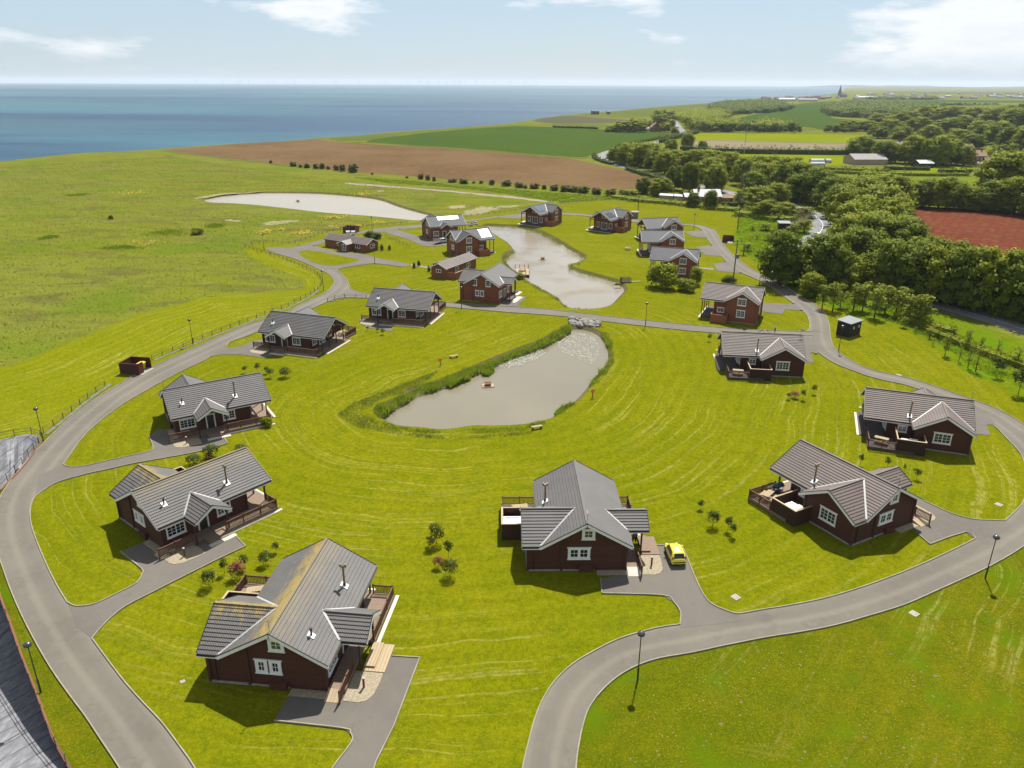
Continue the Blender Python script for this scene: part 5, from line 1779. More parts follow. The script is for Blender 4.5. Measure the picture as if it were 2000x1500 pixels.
# the open side faces the road (right), so the long closed side is towards the camera
C_ = gp(296.7, 719)
L2, ang2 = corner_frame(B_, C_)
r, L, ang = bin_store(B_, C_, math.hypot(A_[0] - B_[0], A_[1] - B_[1]), 1.95, 'brown boarded bin store beside the road on the left with a yellow bin', 0.62)
q = Vector((math.cos(ang), math.sin(ang)))
pq = Vector(B_) + q * (L * 0.66) + Vector((-q.y, q.x)) * 1.1
wheelie(pq.x, pq.y, 0.08, ang, 'yellow wheeled bin inside the brown bin store')
bin_store(gp(670, 455), gp(694, 456), 3.6, 1.9, 'brown bin store behind the reception bungalow', 0.35)
r, L, ang = bin_store(gp(1411, 474), gp(1433, 475), 3.0, 1.9, 'brown bin shelter beside the loop road above the rough plantation', 0.55)
for i, (px, py) in enumerate(((680, 459.5), (690, 459.5))):
    wheelie(*gp(px, py), 0.07, 0.3, 'pale wheeled bin outside the bin store behind reception' + (', left one' if i == 0 else ', right one'), 'white_paint')

# ------------------------------------------------------------------ fences


def fence(line_px, label, h=0.95, gap=2.6, m='fence_post', rails=2, rail_m='fence_post', w=0.10, name='roadside_fence'):
    line = cr(gps(line_px), 4)
    x0, y0 = line[0]
    r = empty(name, (x0, y0, 0.03))
    tag(r, label, 'fence')
    pts = []
    acc = 0.0
    for a, b in zip(line[:-1], line[1:]):
        l = math.hypot(b[0] - a[0], b[1] - a[1])
        while acc < l:
            pts.append((a[0] + (b[0] - a[0]) * acc / l - x0, a[1] + (b[1] - a[1]) * acc / l - y0))
            acc += gap
        acc -= l
    key = (m, h, w)
    for p in pts:
        o = part('post', key, lambda mb: mb.prism([(-w / 2, -w / 2), (w / 2, -w / 2), (w / 2, w / 2), (-w / 2, w / 2)], 'z', 0, h), m, r)
        o.location = (p[0], p[1], 0)
        o.rotation_euler = (random.uniform(-.04, .04), random.uniform(-.04, .04), random.uniform(0, 1))
    for k in range(rails):
        z = h * (0.9 - 0.38 * k)
        mb = MB()
        for a, b in zip(pts[:-1], pts[1:]):
            mb.bar((*a, z), (*b, z), 0.035, 0.05)
        mb.build('rail', M[rail_m], r)
    return r


FEN1 = [(86, 846), (120, 820), (150, 796), (180, 772), (213, 749)]
FEN2 = [(297, 703), (330, 689), (373, 672), (430, 649), (500, 622), (528, 612), (560, 600), (600, 580), (620, 566), (629, 554), (627, 546), (616, 534), (580, 518), (540, 502), (500, 490), (476, 482)]
FEN3 = [(477, 481.5), (488, 480), (510, 476.5), (528, 473), (545, 476), (560, 478), (600, 468), (636, 456), (698, 446.5), (798, 436)]
FEN4 = [(640, 590), (655, 584.5), (672, 581.5), (700, 581.5), (716, 582.5)]
FEN5 = [(752, 462), (770, 471), (790, 479), (803, 485)]
FEN6 = [(910, 424), (960, 418.5), (1015, 412)]
FEN7 = [(1094, 401), (1130, 396), (1185, 391)]
for fl, lb in ((FEN1, 'short low post fence on the mown strip between the lamp and the bin store'),
               (FEN2, 'long low post and rail fence following the left side of the road past the junction'),
               (FEN3, 'low fence between the reception forecourt and the buttercup meadow'),
               (FEN4, 'curved low fence along the verge at the road junction'),
               (FEN5, 'short fence on the lawn right of the reception bungalow'),
               (FEN6, 'low fence along the road left of the farthest lodge'),
               (FEN7, 'low fence on the grass right of the farthest lodge')):
    fence(fl, lb)
for fl in (FEN1, FEN2):
    ribbon('drain_strip', [(x + 0.45, y - 0.35) for x, y in cr(gps(fl[:9] if fl is FEN2 else fl), 4)], 0.6, 'stone_pale', 0.052)
FENL = [(150, 1530), (133, 1500), (100, 1440), (73, 1367), (40, 1283), (17, 1217), (0, 1173), (-14, 1130)]
fence(FENL, 'dark wire fence along the timber edge of the black liner at lower left', 1.1, 2.2, 'iron_post', 2, 'iron_post', 0.07, 'liner_fence')
fence([(-40, 862), (0, 859), (27, 853), (56, 848), (76, 852), (80, 861), (53, 899), (27, 928), (0, 957), (-12, 985)], 'dark wire fence round the upper corner of the black liner', 1.1, 2.2, 'iron_post', 2, 'iron_post', 0.07, 'liner_fence')
for ln_ in ([(152, 1530), (136, 1500), (103, 1440), (76, 1367), (43, 1283), (20, 1217), (3, 1173), (-12, 1130)], [(83, 862), (56, 900), (30, 930), (2, 959)]):
    L_ = cr(gps(ln_), 3)
    mb = MB()
    for a, b in zip(L_[:-1], L_[1:]):
        mb.bar((*a, 0.08), (*b, 0.08), 0.18, 0.2)
    tag(mb.build('timber_edging', M['trim_red']), kind='structure')

# ------------------------------------------------------------------ benches, lifebuoys, duck houses, jetty


def bench(px, py, rz, label):
    x, y = gp(px, py)
    r = empty('bench', (x, y, 0.02), rz)
    tag(r, label, 'bench')
    mb = MB()
    for q in range(3):
        mb.box(-0.8, 0.8, -0.24 + q * 0.165, -0.09 + q * 0.165, 0.42, 0.48)
    mb.build('seat', M['timber_pale'], r)
    for s in (-1, 1):
        mb = MB()
        mb.box(s * 0.66 - 0.08, s * 0.66 + 0.08, -0.2, 0.2, 0, 0.42)
        mb.build('leg', M['fence_post'], r)


bench(1048.6, 838, 0.35, 'wooden bench at the near end of the fishing pond')
bench(886, 699, 0.45, 'wooden bench on the lawn left of the fishing pond')


def buoy(px, py, label):
    x, y = gp(px, py)
    r = empty('lifebuoy_post', (x, y, 0.02), 0.3)
    tag(r, label, 'lifebuoy')
    mb = MB()
    mb.box(-0.06, 0.06, -0.06, 0.06, 0, 1.35)
    mb.build('post', M['fence_post'], r)
    mb = MB()
    N, K = 14, 7
    v = [((0.30 + 0.075 * math.cos(b * 2 * math.pi / K)) * math.cos(a * 2 * math.pi / N), -0.15 + 0.075 * math.sin(b * 2 * math.pi / K), 1.15 + (0.30 + 0.075 * math.cos(b * 2 * math.pi / K)) * math.sin(a * 2 * math.pi / N)) for a in range(N) for b in range(K)]
    mb.idx(v, [(a * K + b, ((a + 1) % N) * K + b, ((a + 1) % N) * K + (b + 1) % K, a * K + (b + 1) % K) for a in range(N) for b in range(K)])
    mb.build('ring', M['red_plastic'], r, True)


buoy(860, 714.6, 'red lifebuoy on a post on the left bank of the fishing pond')
buoy(1157.4, 776, 'red lifebuoy on a post on the right bank of the fishing pond')


def duckhouse(px, py, rz, label):
    x, y = gp(px, py, WL)
    r = empty('duck_house', (x, y, WL), rz)
    tag(r, label, 'duck house', 'floating duck houses')
    part('raft', 'dk', lambda mb: [mb.box(-1.0, 1.0, -0.75 + k * 0.3, -0.48 + k * 0.3, -0.1, 0.14) for k in range(5)], 'timber_pale', r)
    part('wall', 'dk', lambda mb: mb.prism([(-0.36, 0.141), (0.36, 0.141), (0.36, 0.5), (0, 0.72), (-0.36, 0.5)], 'x', -0.45, 0.45), 'trim_red', r)
    part('roof', 'dk', lambda mb: (mb.bar((-0.55, -0.26, 0.63), (0.55, -0.26, 0.63), 0.5, 0.03, up=(0, -0.5, 0.86)), mb.bar((-0.55, 0.26, 0.63), (0.55, 0.26, 0.63), 0.5, 0.03, up=(0, 0.5, 0.86))), 'trim_red', r)


duckhouse(953, 754, 0.2, 'small floating duck house in the middle of the fishing pond')
duckhouse(1060, 507, 0.2, 'small floating duck house on the upper pond')
duckhouse(582, 394, 0.1, 'small floating duck house on the far pale pond')

Aj, Bj, Cj, Dj = gp(1012, 536, 0), gp(1034, 538.5, 0), gp(1033, 526, 0), gp(1005, 526, 0)
r = empty('jetty', (*Aj, 0))
tag(r, 'pale timber jetty with posts reaching into the upper pond', 'jetty')
rel = [(p[0] - Aj[0], p[1] - Aj[1]) for p in (Aj, Bj, Cj, Dj)]
nb = 22
for k in range(nb):
    u0, u1 = k / nb, (k + 0.86) / nb
    lerp = lambda a, b, u: (a[0] + (b[0] - a[0]) * u, a[1] + (b[1] - a[1]) * u)
    mb = MB()
    mb.prism([lerp(rel[0], rel[1], u0), lerp(rel[0], rel[1], u1), lerp(rel[3], rel[2], u1), lerp(rel[3], rel[2], u0)], 'z', 0.12, 0.20)
    mb.build('plank', M['timber_pale'], r)
mb = MB()
mb.prism([lerp(rel[0], rel[1], 0.3), rel[1], rel[2], lerp(rel[3], rel[2], 0.3)], 'z', -1.0, 0.118)
mb.build('under_frame', M['shed_black'], r)
for u in (0.05, 0.35, 0.68, 0.98):
    for a, b in ((rel[0], rel[1]), (rel[3], rel[2])):
        p = lerp(a, b, u)
        mb = MB()
        mb.tube([(*p, -1.2), (*p, 1.35)], 0.07, 6)
        mb.build('post', M['fence_post'], r)
px, py = gp(1021, 530.5)
picnic(px, py, 0.21, 0.2, 'picnic table standing on the jetty')
picnic(*gp(1225.7, 488), 0.03, 0.4, 'lone picnic bench on the lawn left of the row of three lodges')
# sluice platform at the corner of the upper pond
r = empty('sluice_platform', (*gp(1214, 553), 0), 0.15)
tag(r, 'weathered timber sluice platform with railing at the lower corner of the upper pond', 'platform')
mb = MB()
mb.box(0, 2.6, 0, 1.6, -0.6, 0.25)
mb.build('platform', M['deck_dark'], r)
mb = MB()
railing_fn([((0.05, 0.05), (0.05, 1.55)), ((0.05, 1.55), (2.5, 1.55)), ((0.05, 0.05), (2.5, 0.05))], 0.25, 1.0, 0.3)(mb)
mb.build('railing', M['fence_post'], r)
mb = MB()
mb.box(2.61, 5.2, 0.5, 1.0, 0.1, 0.2)
mb.build('gangplank', M['timber_pale'], r)

# rock cascade between the ponds
rng = random.Random(11)


def rock_mesh(seed):
    rg = random.Random(seed)
    bm = bmesh.new()
    bmesh.ops.create_icosphere(bm, subdivisions=1, radius=1)
    for v in bm.verts:
        v.co *= rg.uniform(0.72, 1.15)
        v.co.z *= 0.7
    me = bpy.data.meshes.new('rock')
    bm.to_mesh(me)
    bm.free()
    me.materials.append(M['rock'])
    return me


rocks = [rock_mesh(s) for s in range(5)]


def place_rock(px, py, s, label, z=0.0, group=None):
    x, y = gp(px, py, z)
    o = link('boulder', rocks[rng.randrange(5)])
    o.location = (x, y, z + s * 0.25)
    o.scale = (s, s * rng.uniform(0.7, 1.1), s * rng.uniform(0.7, 1))
    o.rotation_euler = (rng.uniform(-.3, .3), rng.uniform(-.3, .3), rng.uniform(0, 6))
    tag(o, label, 'boulder', group)


for k in range(44):
    u, w_ = rng.random(), rng.random()
    place_rock(1114 + 56 * u, 624 + 4 * u + w_ * 13, rng.uniform(0.5, 1.15), 'grey boulder heaped in the cascade between the two ponds', 0.25 - 0.5 * w_, 'boulders of the cascade')
for k in range(14):
    place_rock(1117 + rng.random() * 45, 601 + rng.random() * 6, rng.uniform(0.2, 0.45), 'small stone at the lower lip of the upper pond', -0.1, 'stones at the pond outlet')
for k in range(16):
    place_rock(912 + rng.random() * 18, 434 + rng.random() * 8, rng.uniform(0.4, 0.9), 'boulder on the bank behind the solar panelled lodges', 0.0, 'boulders on the far bank')
for k in range(20):
    u = rng.random()
    place_rock(640 + 76 * u, 590 - 9 * math.sin(min(1, u * 1.6) * 1.57) + rng.random() * 2, rng.uniform(0.15, 0.3), 'small white stone edging the verge at the junction', 0.05, 'stones along the junction verge')
for px, py, lb in ((527, 493, 'dark marker stone at the entrance of the reception forecourt'), (613, 480.5, 'dark marker stone left of reception'), (585, 478.5, 'pale stone on the grass behind the forecourt'), (1370, 449.5, 'dark marker stone by the drive of the farthest of three lodges'),
                   (1380, 465, 'dark marker stone by the drive of the middle of three lodges'), (1390, 480, 'pale marker stone at the corner of the lodge drive'), (1415, 512, 'dark marker stone by the drive near the utility pole'), (1446, 533, 'dark square marker stone near the shade tree shadow'),
                   (1549, 593, 'grey marker stone by the drive of the brown roofed lodge'), (1565, 606, 'black marker stone on the bend of the loop road'), (1593, 691, 'dark marker stone by the drive of the lodge below the junction'), (1568, 644.5, 'white marker stone at the cross road junction'),
                   (781, 447, 'dark marker stone on the road behind reception'), (974, 424, 'dark marker stone on the road near the farthest lodge')):
    place_rock(px, py, 0.42, lb, 0.05, 'marker stones at the drive ends')

# bollard lights and covers
for k, lb in (('a1', 'short brown bollard light on the gravel of the nearest lodge'), ('a2', 'short brown bollard light beside the drive of the lichen roofed lodge on the left'), ('a6', 'short brown bollard light on the gravel beside the yellow car'), ('a3', 'short bollard light beside the drive of the lodge near the bin store')):
    x, y, r_ = LA[k][:3]
    r = empty('bollard_light', (*local(x, y, r_, 7.1, -5.6), 0.1), 0)
    tag(r, lb, 'bollard light', 'bollard lights')
    part('post', 'bl', lambda mb: mb.tube([(0, 0, 0), (0, 0, 0.95)], 0.10, 8), 'trim_red', r)
    part('cap', 'bl', lambda mb: mb.lathe([(0.0, 0.951), (0.13, 0.951), (0.13, 1.0), (0.0, 1.05)], 8), 'lead', r)
for px, py, s, lb in ((1437, 1167, 0.36, 'pale square inspection cover right of the yellow car'), (1785, 1199, 0.36, 'pale square inspection cover on the lower right lawn'), (1950.6, 986, 0.36, 'pale square inspection cover beside the lower right drive'), (1647, 1010, 0.2, 'small inspection cover in the shadow of the lower right lodge'),
                      (704, 1100, 0.2, 'small pale drain cover on the lawn'), (357, 1332, 0.18, 'small pale drain cover left of the nearest lodge'), (1756, 733, 0.36, 'pale cover on the grass across the road from the black shed')):
    x, y = gp(px, py)
    r = empty('inspection_cover', (x, y, 0.03), 0.6)
    tag(r, lb, 'cover', 'inspection covers')
    part('lid', ('ic', s), lambda mb: mb.box(-s * .86, s * .86, -s * .86, s * .86, 0.0, 0.035), 'concrete', r)
    part('surround', ('ic', s), lambda mb: (mb.box(-s, s, -s, -s * .88, 0, 0.05), mb.box(-s, s, s * .88, s, 0, 0.05), mb.box(-s, -s * .88, -s * .87, s * .87, 0, 0.05), mb.box(s * .88, s, -s * .87, s * .87, 0, 0.05)), 'white_paving', r)

# ------------------------------------------------------------------ cars


def car(x, y, rz, paintm, label, z=0.08):
    r = empty('hatchback_car', (x, y, z), rz)
    tag(r, label, 'car')
    # stations from the tail (-y) to the nose (+y): y, half width, sill, waist z, bonnet/deck z
    ST = [(-1.70, 0.62, 0.34, 0.62, 0.70), (-1.66, 0.76, 0.26, 0.72, 0.86), (-1.45, 0.80, 0.20, 0.84, 0.93), (-0.9, 0.815, 0.18, 0.88, 0.95), (0.0, 0.815, 0.18, 0.86, 0.93), (0.75, 0.80, 0.18, 0.84, 0.92), (1.05, 0.79, 0.20, 0.80, 0.90), (1.45, 0.74, 0.22, 0.68, 0.78), (1.66, 0.66, 0.28, 0.56, 0.64), (1.72, 0.55, 0.34, 0.50, 0.56)]

    def body(mb):
        rows = []
        for (yy, w, s, wa, d) in ST:
            rows.append([(-w * .9, yy, s), (-w, yy, s + 0.14), (-w, yy, wa - 0.12), (-w * .95, yy, wa), (-w * .80, yy, d), (0, yy, d + 0.03), (w * .80, yy, d), (w * .95, yy, wa), (w, yy, wa - 0.12), (w, yy, s + 0.14), (w * .9, yy, s)])
        n = len(rows[0])
        v = [p for rw in rows for p in rw]
        f = [(i * n + k, i * n + k + 1, (i + 1) * n + k + 1, (i + 1) * n + k) for i in range(len(rows) - 1) for k in range(n - 1)]
        f = [q[::-1] for q in f] + [tuple(range(n)), tuple(range((len(rows) - 1) * n, len(rows) * n))[::-1]]
        f += [(i * n, (i + 1) * n, (i + 1) * n + n - 1, i * n + n - 1) for i in range(len(rows) - 1)]
        mb.idx(v, f)
    part('body', 'car', body, paintm, r, True)
    RF = [(-1.52, 0.70, 0.95, 0.0), (-1.30, 0.66, 1.30, 0.30), (-1.05, 0.60, 1.43, 0.5), (-0.2, 0.58, 1.47, 0.5), (0.25, 0.57, 1.43, 0.5), (0.45, 0.58, 1.36, 0.5), (1.08, 0.68, 0.93, 0)]

    def cabin(mb):
        rows = []
        for yy, w, z_, _ in RF:
            zb = 0.90
            rows.append([(-0.76, yy, zb), (-w, yy, max(zb + 0.02, z_ - 0.05)), (-w * .8, yy, z_), (0, yy, z_ + 0.02), (w * .8, yy, z_), (w, yy, max(zb + 0.02, z_ - 0.05)), (0.76, yy, zb)])
        n = 7
        mb.idx([p for rw in rows for p in rw], [(i * n + k, (i + 1) * n + k, (i + 1) * n + k + 1, i * n + k + 1) for i in range(len(rows) - 1) for k in range(n - 1)])
    part('roof', 'car', cabin, paintm, r, True)
    part('rear_window', 'car', lambda mb: mb.hexa([(-.56, -1.60, .90), (.56, -1.60, .90), (.52, -1.50, .92), (-.52, -1.50, .92), (-.50, -1.29, 1.335), (.50, -1.29, 1.335), (.48, -1.22, 1.30), (-.48, -1.22, 1.30)]), 'glass', r)
    part('windscreen', 'car', lambda mb: mb.hexa([(-.60, 1.13, .93), (.60, 1.13, .93), (.58, 1.0, .93), (-.58, 1.0, .93), (-.50, .47, 1.375), (.50, .47, 1.375), (.48, .36, 1.34), (-.48, .36, 1.34)]), 'glass', r)
    for s in (-1, 1):
        part('side_window', ('car', s), lambda mb: mb.idx([(s * .785, -1.15, .95), (s * .785, .85, .95), (s * .625, .36, 1.35), (s * .64, -.95, 1.36), (s * .70, -1.15, .95), (s * .70, .85, .95), (s * .56, .36, 1.35), (s * .56, -.95, 1.36)], [(0, 1, 2, 3), (3, 2, 6, 7), (0, 3, 7, 4), (1, 5, 6, 2), (0, 4, 5, 1)]), 'glass', r)
        part('tail_light', ('car', s), lambda mb: mb.hexa([(s * .58, -1.67, .74), (s * .75, -1.60, .74), (s * .75, -1.50, .74), (s * .58, -1.52, .74), (s * .60, -1.57, 1.08), (s * .71, -1.50, 1.08), (s * .70, -1.42, 1.08), (s * .60, -1.44, 1.08)]), 'tail_red', r)
        part('headlight', ('car', s), lambda mb: mb.box(min(s * .42, s * .66), max(s * .42, s * .66), 1.56, 1.67, .56, .70), 'white_paint', r)
        part('mirror', ('car', s), lambda mb: mb.box(min(s * .80, s * .97), max(s * .80, s * .97), .55, .68, .92, 1.05), paintm, r)
        for yy in (-1.12, 1.12):
            wh = part('wheel', ('car', s, yy), lambda mb: mb.tube([(s * .66, yy, .28), (s * .83, yy, .28)], .28, 14), 'rubber', r)
            part('rim', ('car', s, yy), lambda mb: mb.tube([(s * .80, yy, .28), (s * .84, yy, .28)], .18, 10), 'alloy', wh)
    part('bumper', 'car', lambda mb: mb.hexa([(-.66, -1.735, .46), (.66, -1.735, .46), (.66, -1.64, .46), (-.66, -1.64, .46), (-.66, -1.735, .55), (.66, -1.735, .55), (.66, -1.64, .55), (-.66, -1.64, .55)]), 'gutter', r)
    part('number_plate', 'car', lambda mb: mb.box(-.26, .26, -1.74, -1.70, .33, .44), 'plate', r)


x0, y0 = gp(1323.5, 1107.5)
car(x0, y0 + 1.55, R(3.5), 'car_yellow', 'bright yellow hatchback parked beside the middle foreground lodge', 0.14)
car(*gp(1608, 428), R(-35), 'car_white', 'white car on the public road bend half under the trees', 0.09)
car(*gp(1594, 463), R(40), 'car_white', 'white car on the public road nearer the shade tree', 0.09)
car(*gp(1318, 250), R(15), 'car_dark', 'dark car far off on the public road', 0.09)
car(*gp(866, 474.5), R(-60), 'car_silver', 'silver car parked between the two solar panelled lodges', 0.16)
r = empty('trailer', (*gp(855, 476.5), 0.12), R(-50))
tag(r, 'grey mesh sided trailer parked beside the silver car', 'trailer')
mb = MB()
mb.box(-0.8, 0.8, -1.2, 1.2, 0.45, 0.55)
mb.build('bed', M['hut_grey'], r)
mb = MB()
for k in range(9):
    for sx_ in (-0.78, 0.78):
        mb.bar((sx_, -1.2 + k * 0.3, 0.55), (sx_, -1.2 + k * 0.3, 1.5), 0.05)
for z in (1.0, 1.5):
    mb.box(-0.82, -0.76, -1.22, 1.22, z, z + .06)
    mb.box(0.76, 0.82, -1.22, 1.22, z, z + .06)
    mb.box(-0.8, 0.8, -1.24, -1.18, z, z + .06)
    mb.box(-0.8, 0.8, 1.18, 1.24, z, z + .06)
mb.build('cage', M['lead'], r)
for sx_ in (-0.9, 0.9):
    mb = MB()
    mb.tube([(sx_ - .08, 0, .3), (sx_ + .08, 0, .3)], .3, 12)
    mb.build('wheel', M['rubber'], r)
mb = MB()
mb.bar((0, 1.2, .5), (0, 2.3, .45), .1)
mb.build('drawbar', M['hut_grey'], r)

# ------------------------------------------------------------------ the walking person


def person(x, y, z, rz, label):
    J = {'pel': (0, 0, .92), 'wst': (0, .01, 1.08), 'chs': (0, .0, 1.30), 'nck': (0, .01, 1.46), 'hd0': (0, .03, 1.56), 'hd1': (0, .03, 1.68),
         'hl': (-.10, 0, .88), 'kl': (-.11, .13, .50), 'al': (-.11, .10, .09), 'tl': (-.11, .25, .04), 'hr': (.10, 0, .88), 'kr': (.11, -.02, .48), 'ar': (.11, -.24, .14), 'tr': (.11, -.12, .03),
         'sl': (-.19, 0, 1.38), 'el': (-.25, -.08, 1.12), 'wl': (-.22, .06, .90), 'fl': (-.21, .12, .82), 'sr': (.19, 0, 1.38), 'er': (.25, .06, 1.12), 'wr': (.20, .24, 1.02), 'fr': (.17, .33, 1.02)}
    E_ = [('pel', 'wst'), ('wst', 'chs'), ('chs', 'nck'), ('nck', 'hd0'), ('hd0', 'hd1'), ('pel', 'hl'), ('hl', 'kl'), ('kl', 'al'), ('al', 'tl'), ('pel', 'hr'), ('hr', 'kr'), ('kr', 'ar'), ('ar', 'tr'), ('chs', 'sl'), ('sl', 'el'), ('el', 'wl'), ('wl', 'fl'), ('chs', 'sr'), ('sr', 'er'), ('er', 'wr'), ('wr', 'fr')]
    RD = dict(pel=.135, wst=.115, chs=.135, nck=.055, hd0=.085, hd1=.095, hl=.085, hr=.085, kl=.062, kr=.062, al=.042, ar=.042, tl=.035, tr=.035, sl=.062, sr=.062, el=.042, er=.042, wl=.032, wr=.032, fl=.028, fr=.028)
    ks = list(J)
    me = bpy.data.meshes.new('person')
    me.from_pydata([J[k] for k in ks], [(ks.index(a), ks.index(b)) for a, b in E_], [])
    tmp = bpy.data.objects.new('person', me)
    COL.objects.link(tmp)
    tmp.modifiers.new('s', 'SKIN')
    sm = tmp.modifiers.new('u', 'SUBSURF')
    sm.levels = sm.render_levels = 2
    for i, k in enumerate(ks):
        me.skin_vertices[0].data[i].radius = (RD[k], RD[k])
        me.skin_vertices[0].data[i].use_root = (k == 'pel')
    dg = bpy.context.evaluated_depsgraph_get()
    m2 = bpy.data.meshes.new_from_object(tmp.evaluated_get(dg))
    bpy.data.objects.remove(tmp)
    m2.name = 'person'
    for q in ('skin', 'cloth_white', 'cloth_dark', 'hair'):
        m2.materials.append(M[q])
    for p in m2.polygons:
        c = p.center
        if c.z < 0.98 and abs(c.x) < 0.19 and not (c.y > .1 and c.z > .75):
            p.material_index = 2
        elif c.z > 1.64 or (c.z > 1.54 and c.y < 0.0):
            p.material_index = 3
        elif 0.98 <= c.z < 1.44 and abs(c.x) < 0.24 and not (abs(c.x) > .17 and c.z < 1.15):
            p.material_index = 1
        else:
            p.material_index = 0
        p.use_smooth = True
    o = link('person', m2)
    o.location = (x, y, z)
    o.rotation_euler = (0, 0, rz)
    tag(o, label, 'person')


person(*gp(1512.8, 650.5), 0.08, R(-50), 'person in white top and dark trousers walking on the cross road')

# ------------------------------------------------------------------ vegetation
RNG = np.random.default_rng(5)
ORD = ('first second third fourth fifth sixth seventh eighth ninth tenth eleventh twelfth thirteenth fourteenth fifteenth sixteenth seventeenth eighteenth nineteenth twentieth twenty-first twenty-second twenty-third twenty-fourth twenty-fifth twenty-sixth twenty-seventh twenty-eighth twenty-ninth thirtieth thirty-first thirty-second thirty-third thirty-fourth').split()


def leaf_quads(P, N, size, rng, aspect=0.62, jitter=0.75):
    """P points, N preferred normals -> vertices of leaf clump quads (slightly bent)"""
    n = len(P)
    N = N + rng.normal(0, jitter, (n, 3))
    N /= np.linalg.norm(N, axis=1)[:, None] + 1e-9
    T = np.cross(N, rng.normal(0, 1, (n, 3)))
    T /= np.linalg.norm(T, axis=1)[:, None] + 1e-9
    B = np.cross(N, T)
    s = (size * rng.uniform(0.6, 1.35, n))[:, None]
    c = N * s * 0.22
    v = np.stack([P - T * s * .5 - c, P - B * s * .5 * aspect + c * .5, P + T * s * .5 - c, P + B * s * .5 * aspect + c * .5], 1)
    return v.reshape(-1, 3)


def shade_like(me, normals):
    """leaf clumps catch the light like the bough they sit on"""
    me.polygons.foreach_set('use_smooth', [True] * len(me.polygons))
    me.normals_split_custom_set_from_vertices(normals)


def cloud_mesh(name, lobes, n, size, m, seed=0, core=True, jitter=0.5):
    """foliage: leaf clumps over the surfaces of overlapping lobes, plus a ragged dark inner mass of the same leaves"""
    rng = np.random.default_rng(seed)
    L = np.array(lobes, float)              # x y z rx ry rz
    wts = (L[:, 3] * L[:, 4] + L[:, 4] * L[:, 5]) ** 1.0
    k = rng.choice(len(L), n, p=wts / wts.sum())
    d = rng.normal(0, 1, (n, 3))
    d /= np.linalg.norm(d, axis=1)[:, None]
    d[:, 2] = np.where(d[:, 2] < -0.7, -d[:, 2] * 0.6, d[:, 2])
    rad = np.clip(rng.normal(0.93, 0.13, n), 0.45, 1.22)
    lump = 1 + 0.13 * np.sin(d[:, 0] * 7 + k) * np.cos(d[:, 1] * 6 + 2 * k) + 0.1 * np.sin(d[:, 2] * 9 + k)
    P = L[k, :3] + d * L[k, 3:] * (rad * lump)[:, None]
    Nn = d / L[k, 3:]
    Nn /= np.linalg.norm(Nn, axis=1)[:, None]
    Nn[:, 2] += 0.25
    v = leaf_quads(P, Nn, size, rng, jitter=jitter)
    vn = np.repeat(Nn + rng.normal(0, 0.28, Nn.shape), 4, 0)
    me = bpy.data.meshes.new(name)
    verts = v.tolist()
    f = np.arange(len(v)).reshape(-1, 4).tolist()
    if core:
        bm = bmesh.new()
        bmesh.ops.create_icosphere(bm, subdivisions=1, radius=1)
        cv = np.array([q.co for q in bm.verts])
        cf = [[q.index for q in fc.verts] for fc in bm.faces]
        bm.free()
        for l in L:
            i = len(verts)
            verts += (l[:3] + cv * l[3:] * 0.66 * rng.uniform(0.85, 1.1, (len(cv), 1))).tolist()
            vn = np.concatenate([vn, cv])
            f += [[a + i for a in q] for q in cf]
    me.from_pydata(verts, [], f)
    me.materials.append(M[m])
    me.update()
    vn = vn / (np.linalg.norm(vn, axis=1)[:, None] + 1e-9)
    shade_like(me, vn.tolist())
    return me


def broad_lobes(seed, h=10.0, w=9.0, base=0.8, n=22, lean=0.0):
    """lobes spread over a full, uneven crown that comes down almost to the ground"""
    rg = random.Random(seed)
    L = [(0, 0, h * 0.46, w * .33, w * .33, h * .36)]
    for i in range(6):
        a = i * 1.047 + rg.uniform(-.3, .3)
        L.append((w * .27 * math.cos(a), w * .27 * math.sin(a), h * rg.uniform(.14, .22), w * .17, w * .17, h * .16))
    for i in range(n):
        f = (i + 0.5) / n
        a = i * 2.399 + rg.uniform(-.5, .5)
        z = base + (h - base) * (0.14 + 0.76 * f)
        prof = math.sqrt(max(0.0, 1 - ((z / h - 0.42) / 0.60) ** 2))
        s = w * rg.uniform(.12, .23)
        rr = max(0.0, w * 0.5 * prof - s * .8) * rg.uniform(.78, 1.12)
        L.append((rr * math.cos(a) + lean * f, rr * math.sin(a), min(z, h - s * .6), s, s * rg.uniform(.8, 1.2), s * rg.uniform(.62, .9)))
    return L


def trunk_mesh(name, h, r, seed, limbs=5, spread=2.2, crown_z=0.35):
    rg = random.Random(seed)
    mb = MB()
    top = (rg.uniform(-.3, .3), rg.uniform(-.3, .3), h)
    mb.tube([(0, 0, -0.2), (0, 0, h * .25), (top[0] * .6, top[1] * .6, h * .6), top], [r * 1.25, r, r * .7, r * .25], 7)
    for i in range(limbs):
        a = i * 2.4 + rg.uniform(-.3, .3)
        z = h * rg.uniform(crown_z, .75)
        s = spread * rg.uniform(.7, 1.1)
        mb.tube([(0, 0, z), (s * .5 * math.cos(a), s * .5 * math.sin(a), z + h * .10), (s * math.cos(a), s * math.sin(a), z + h * .24)], [r * .5, r * .35, r * .12], 5)
    return mb.mesh(name, [M['bark']], True)


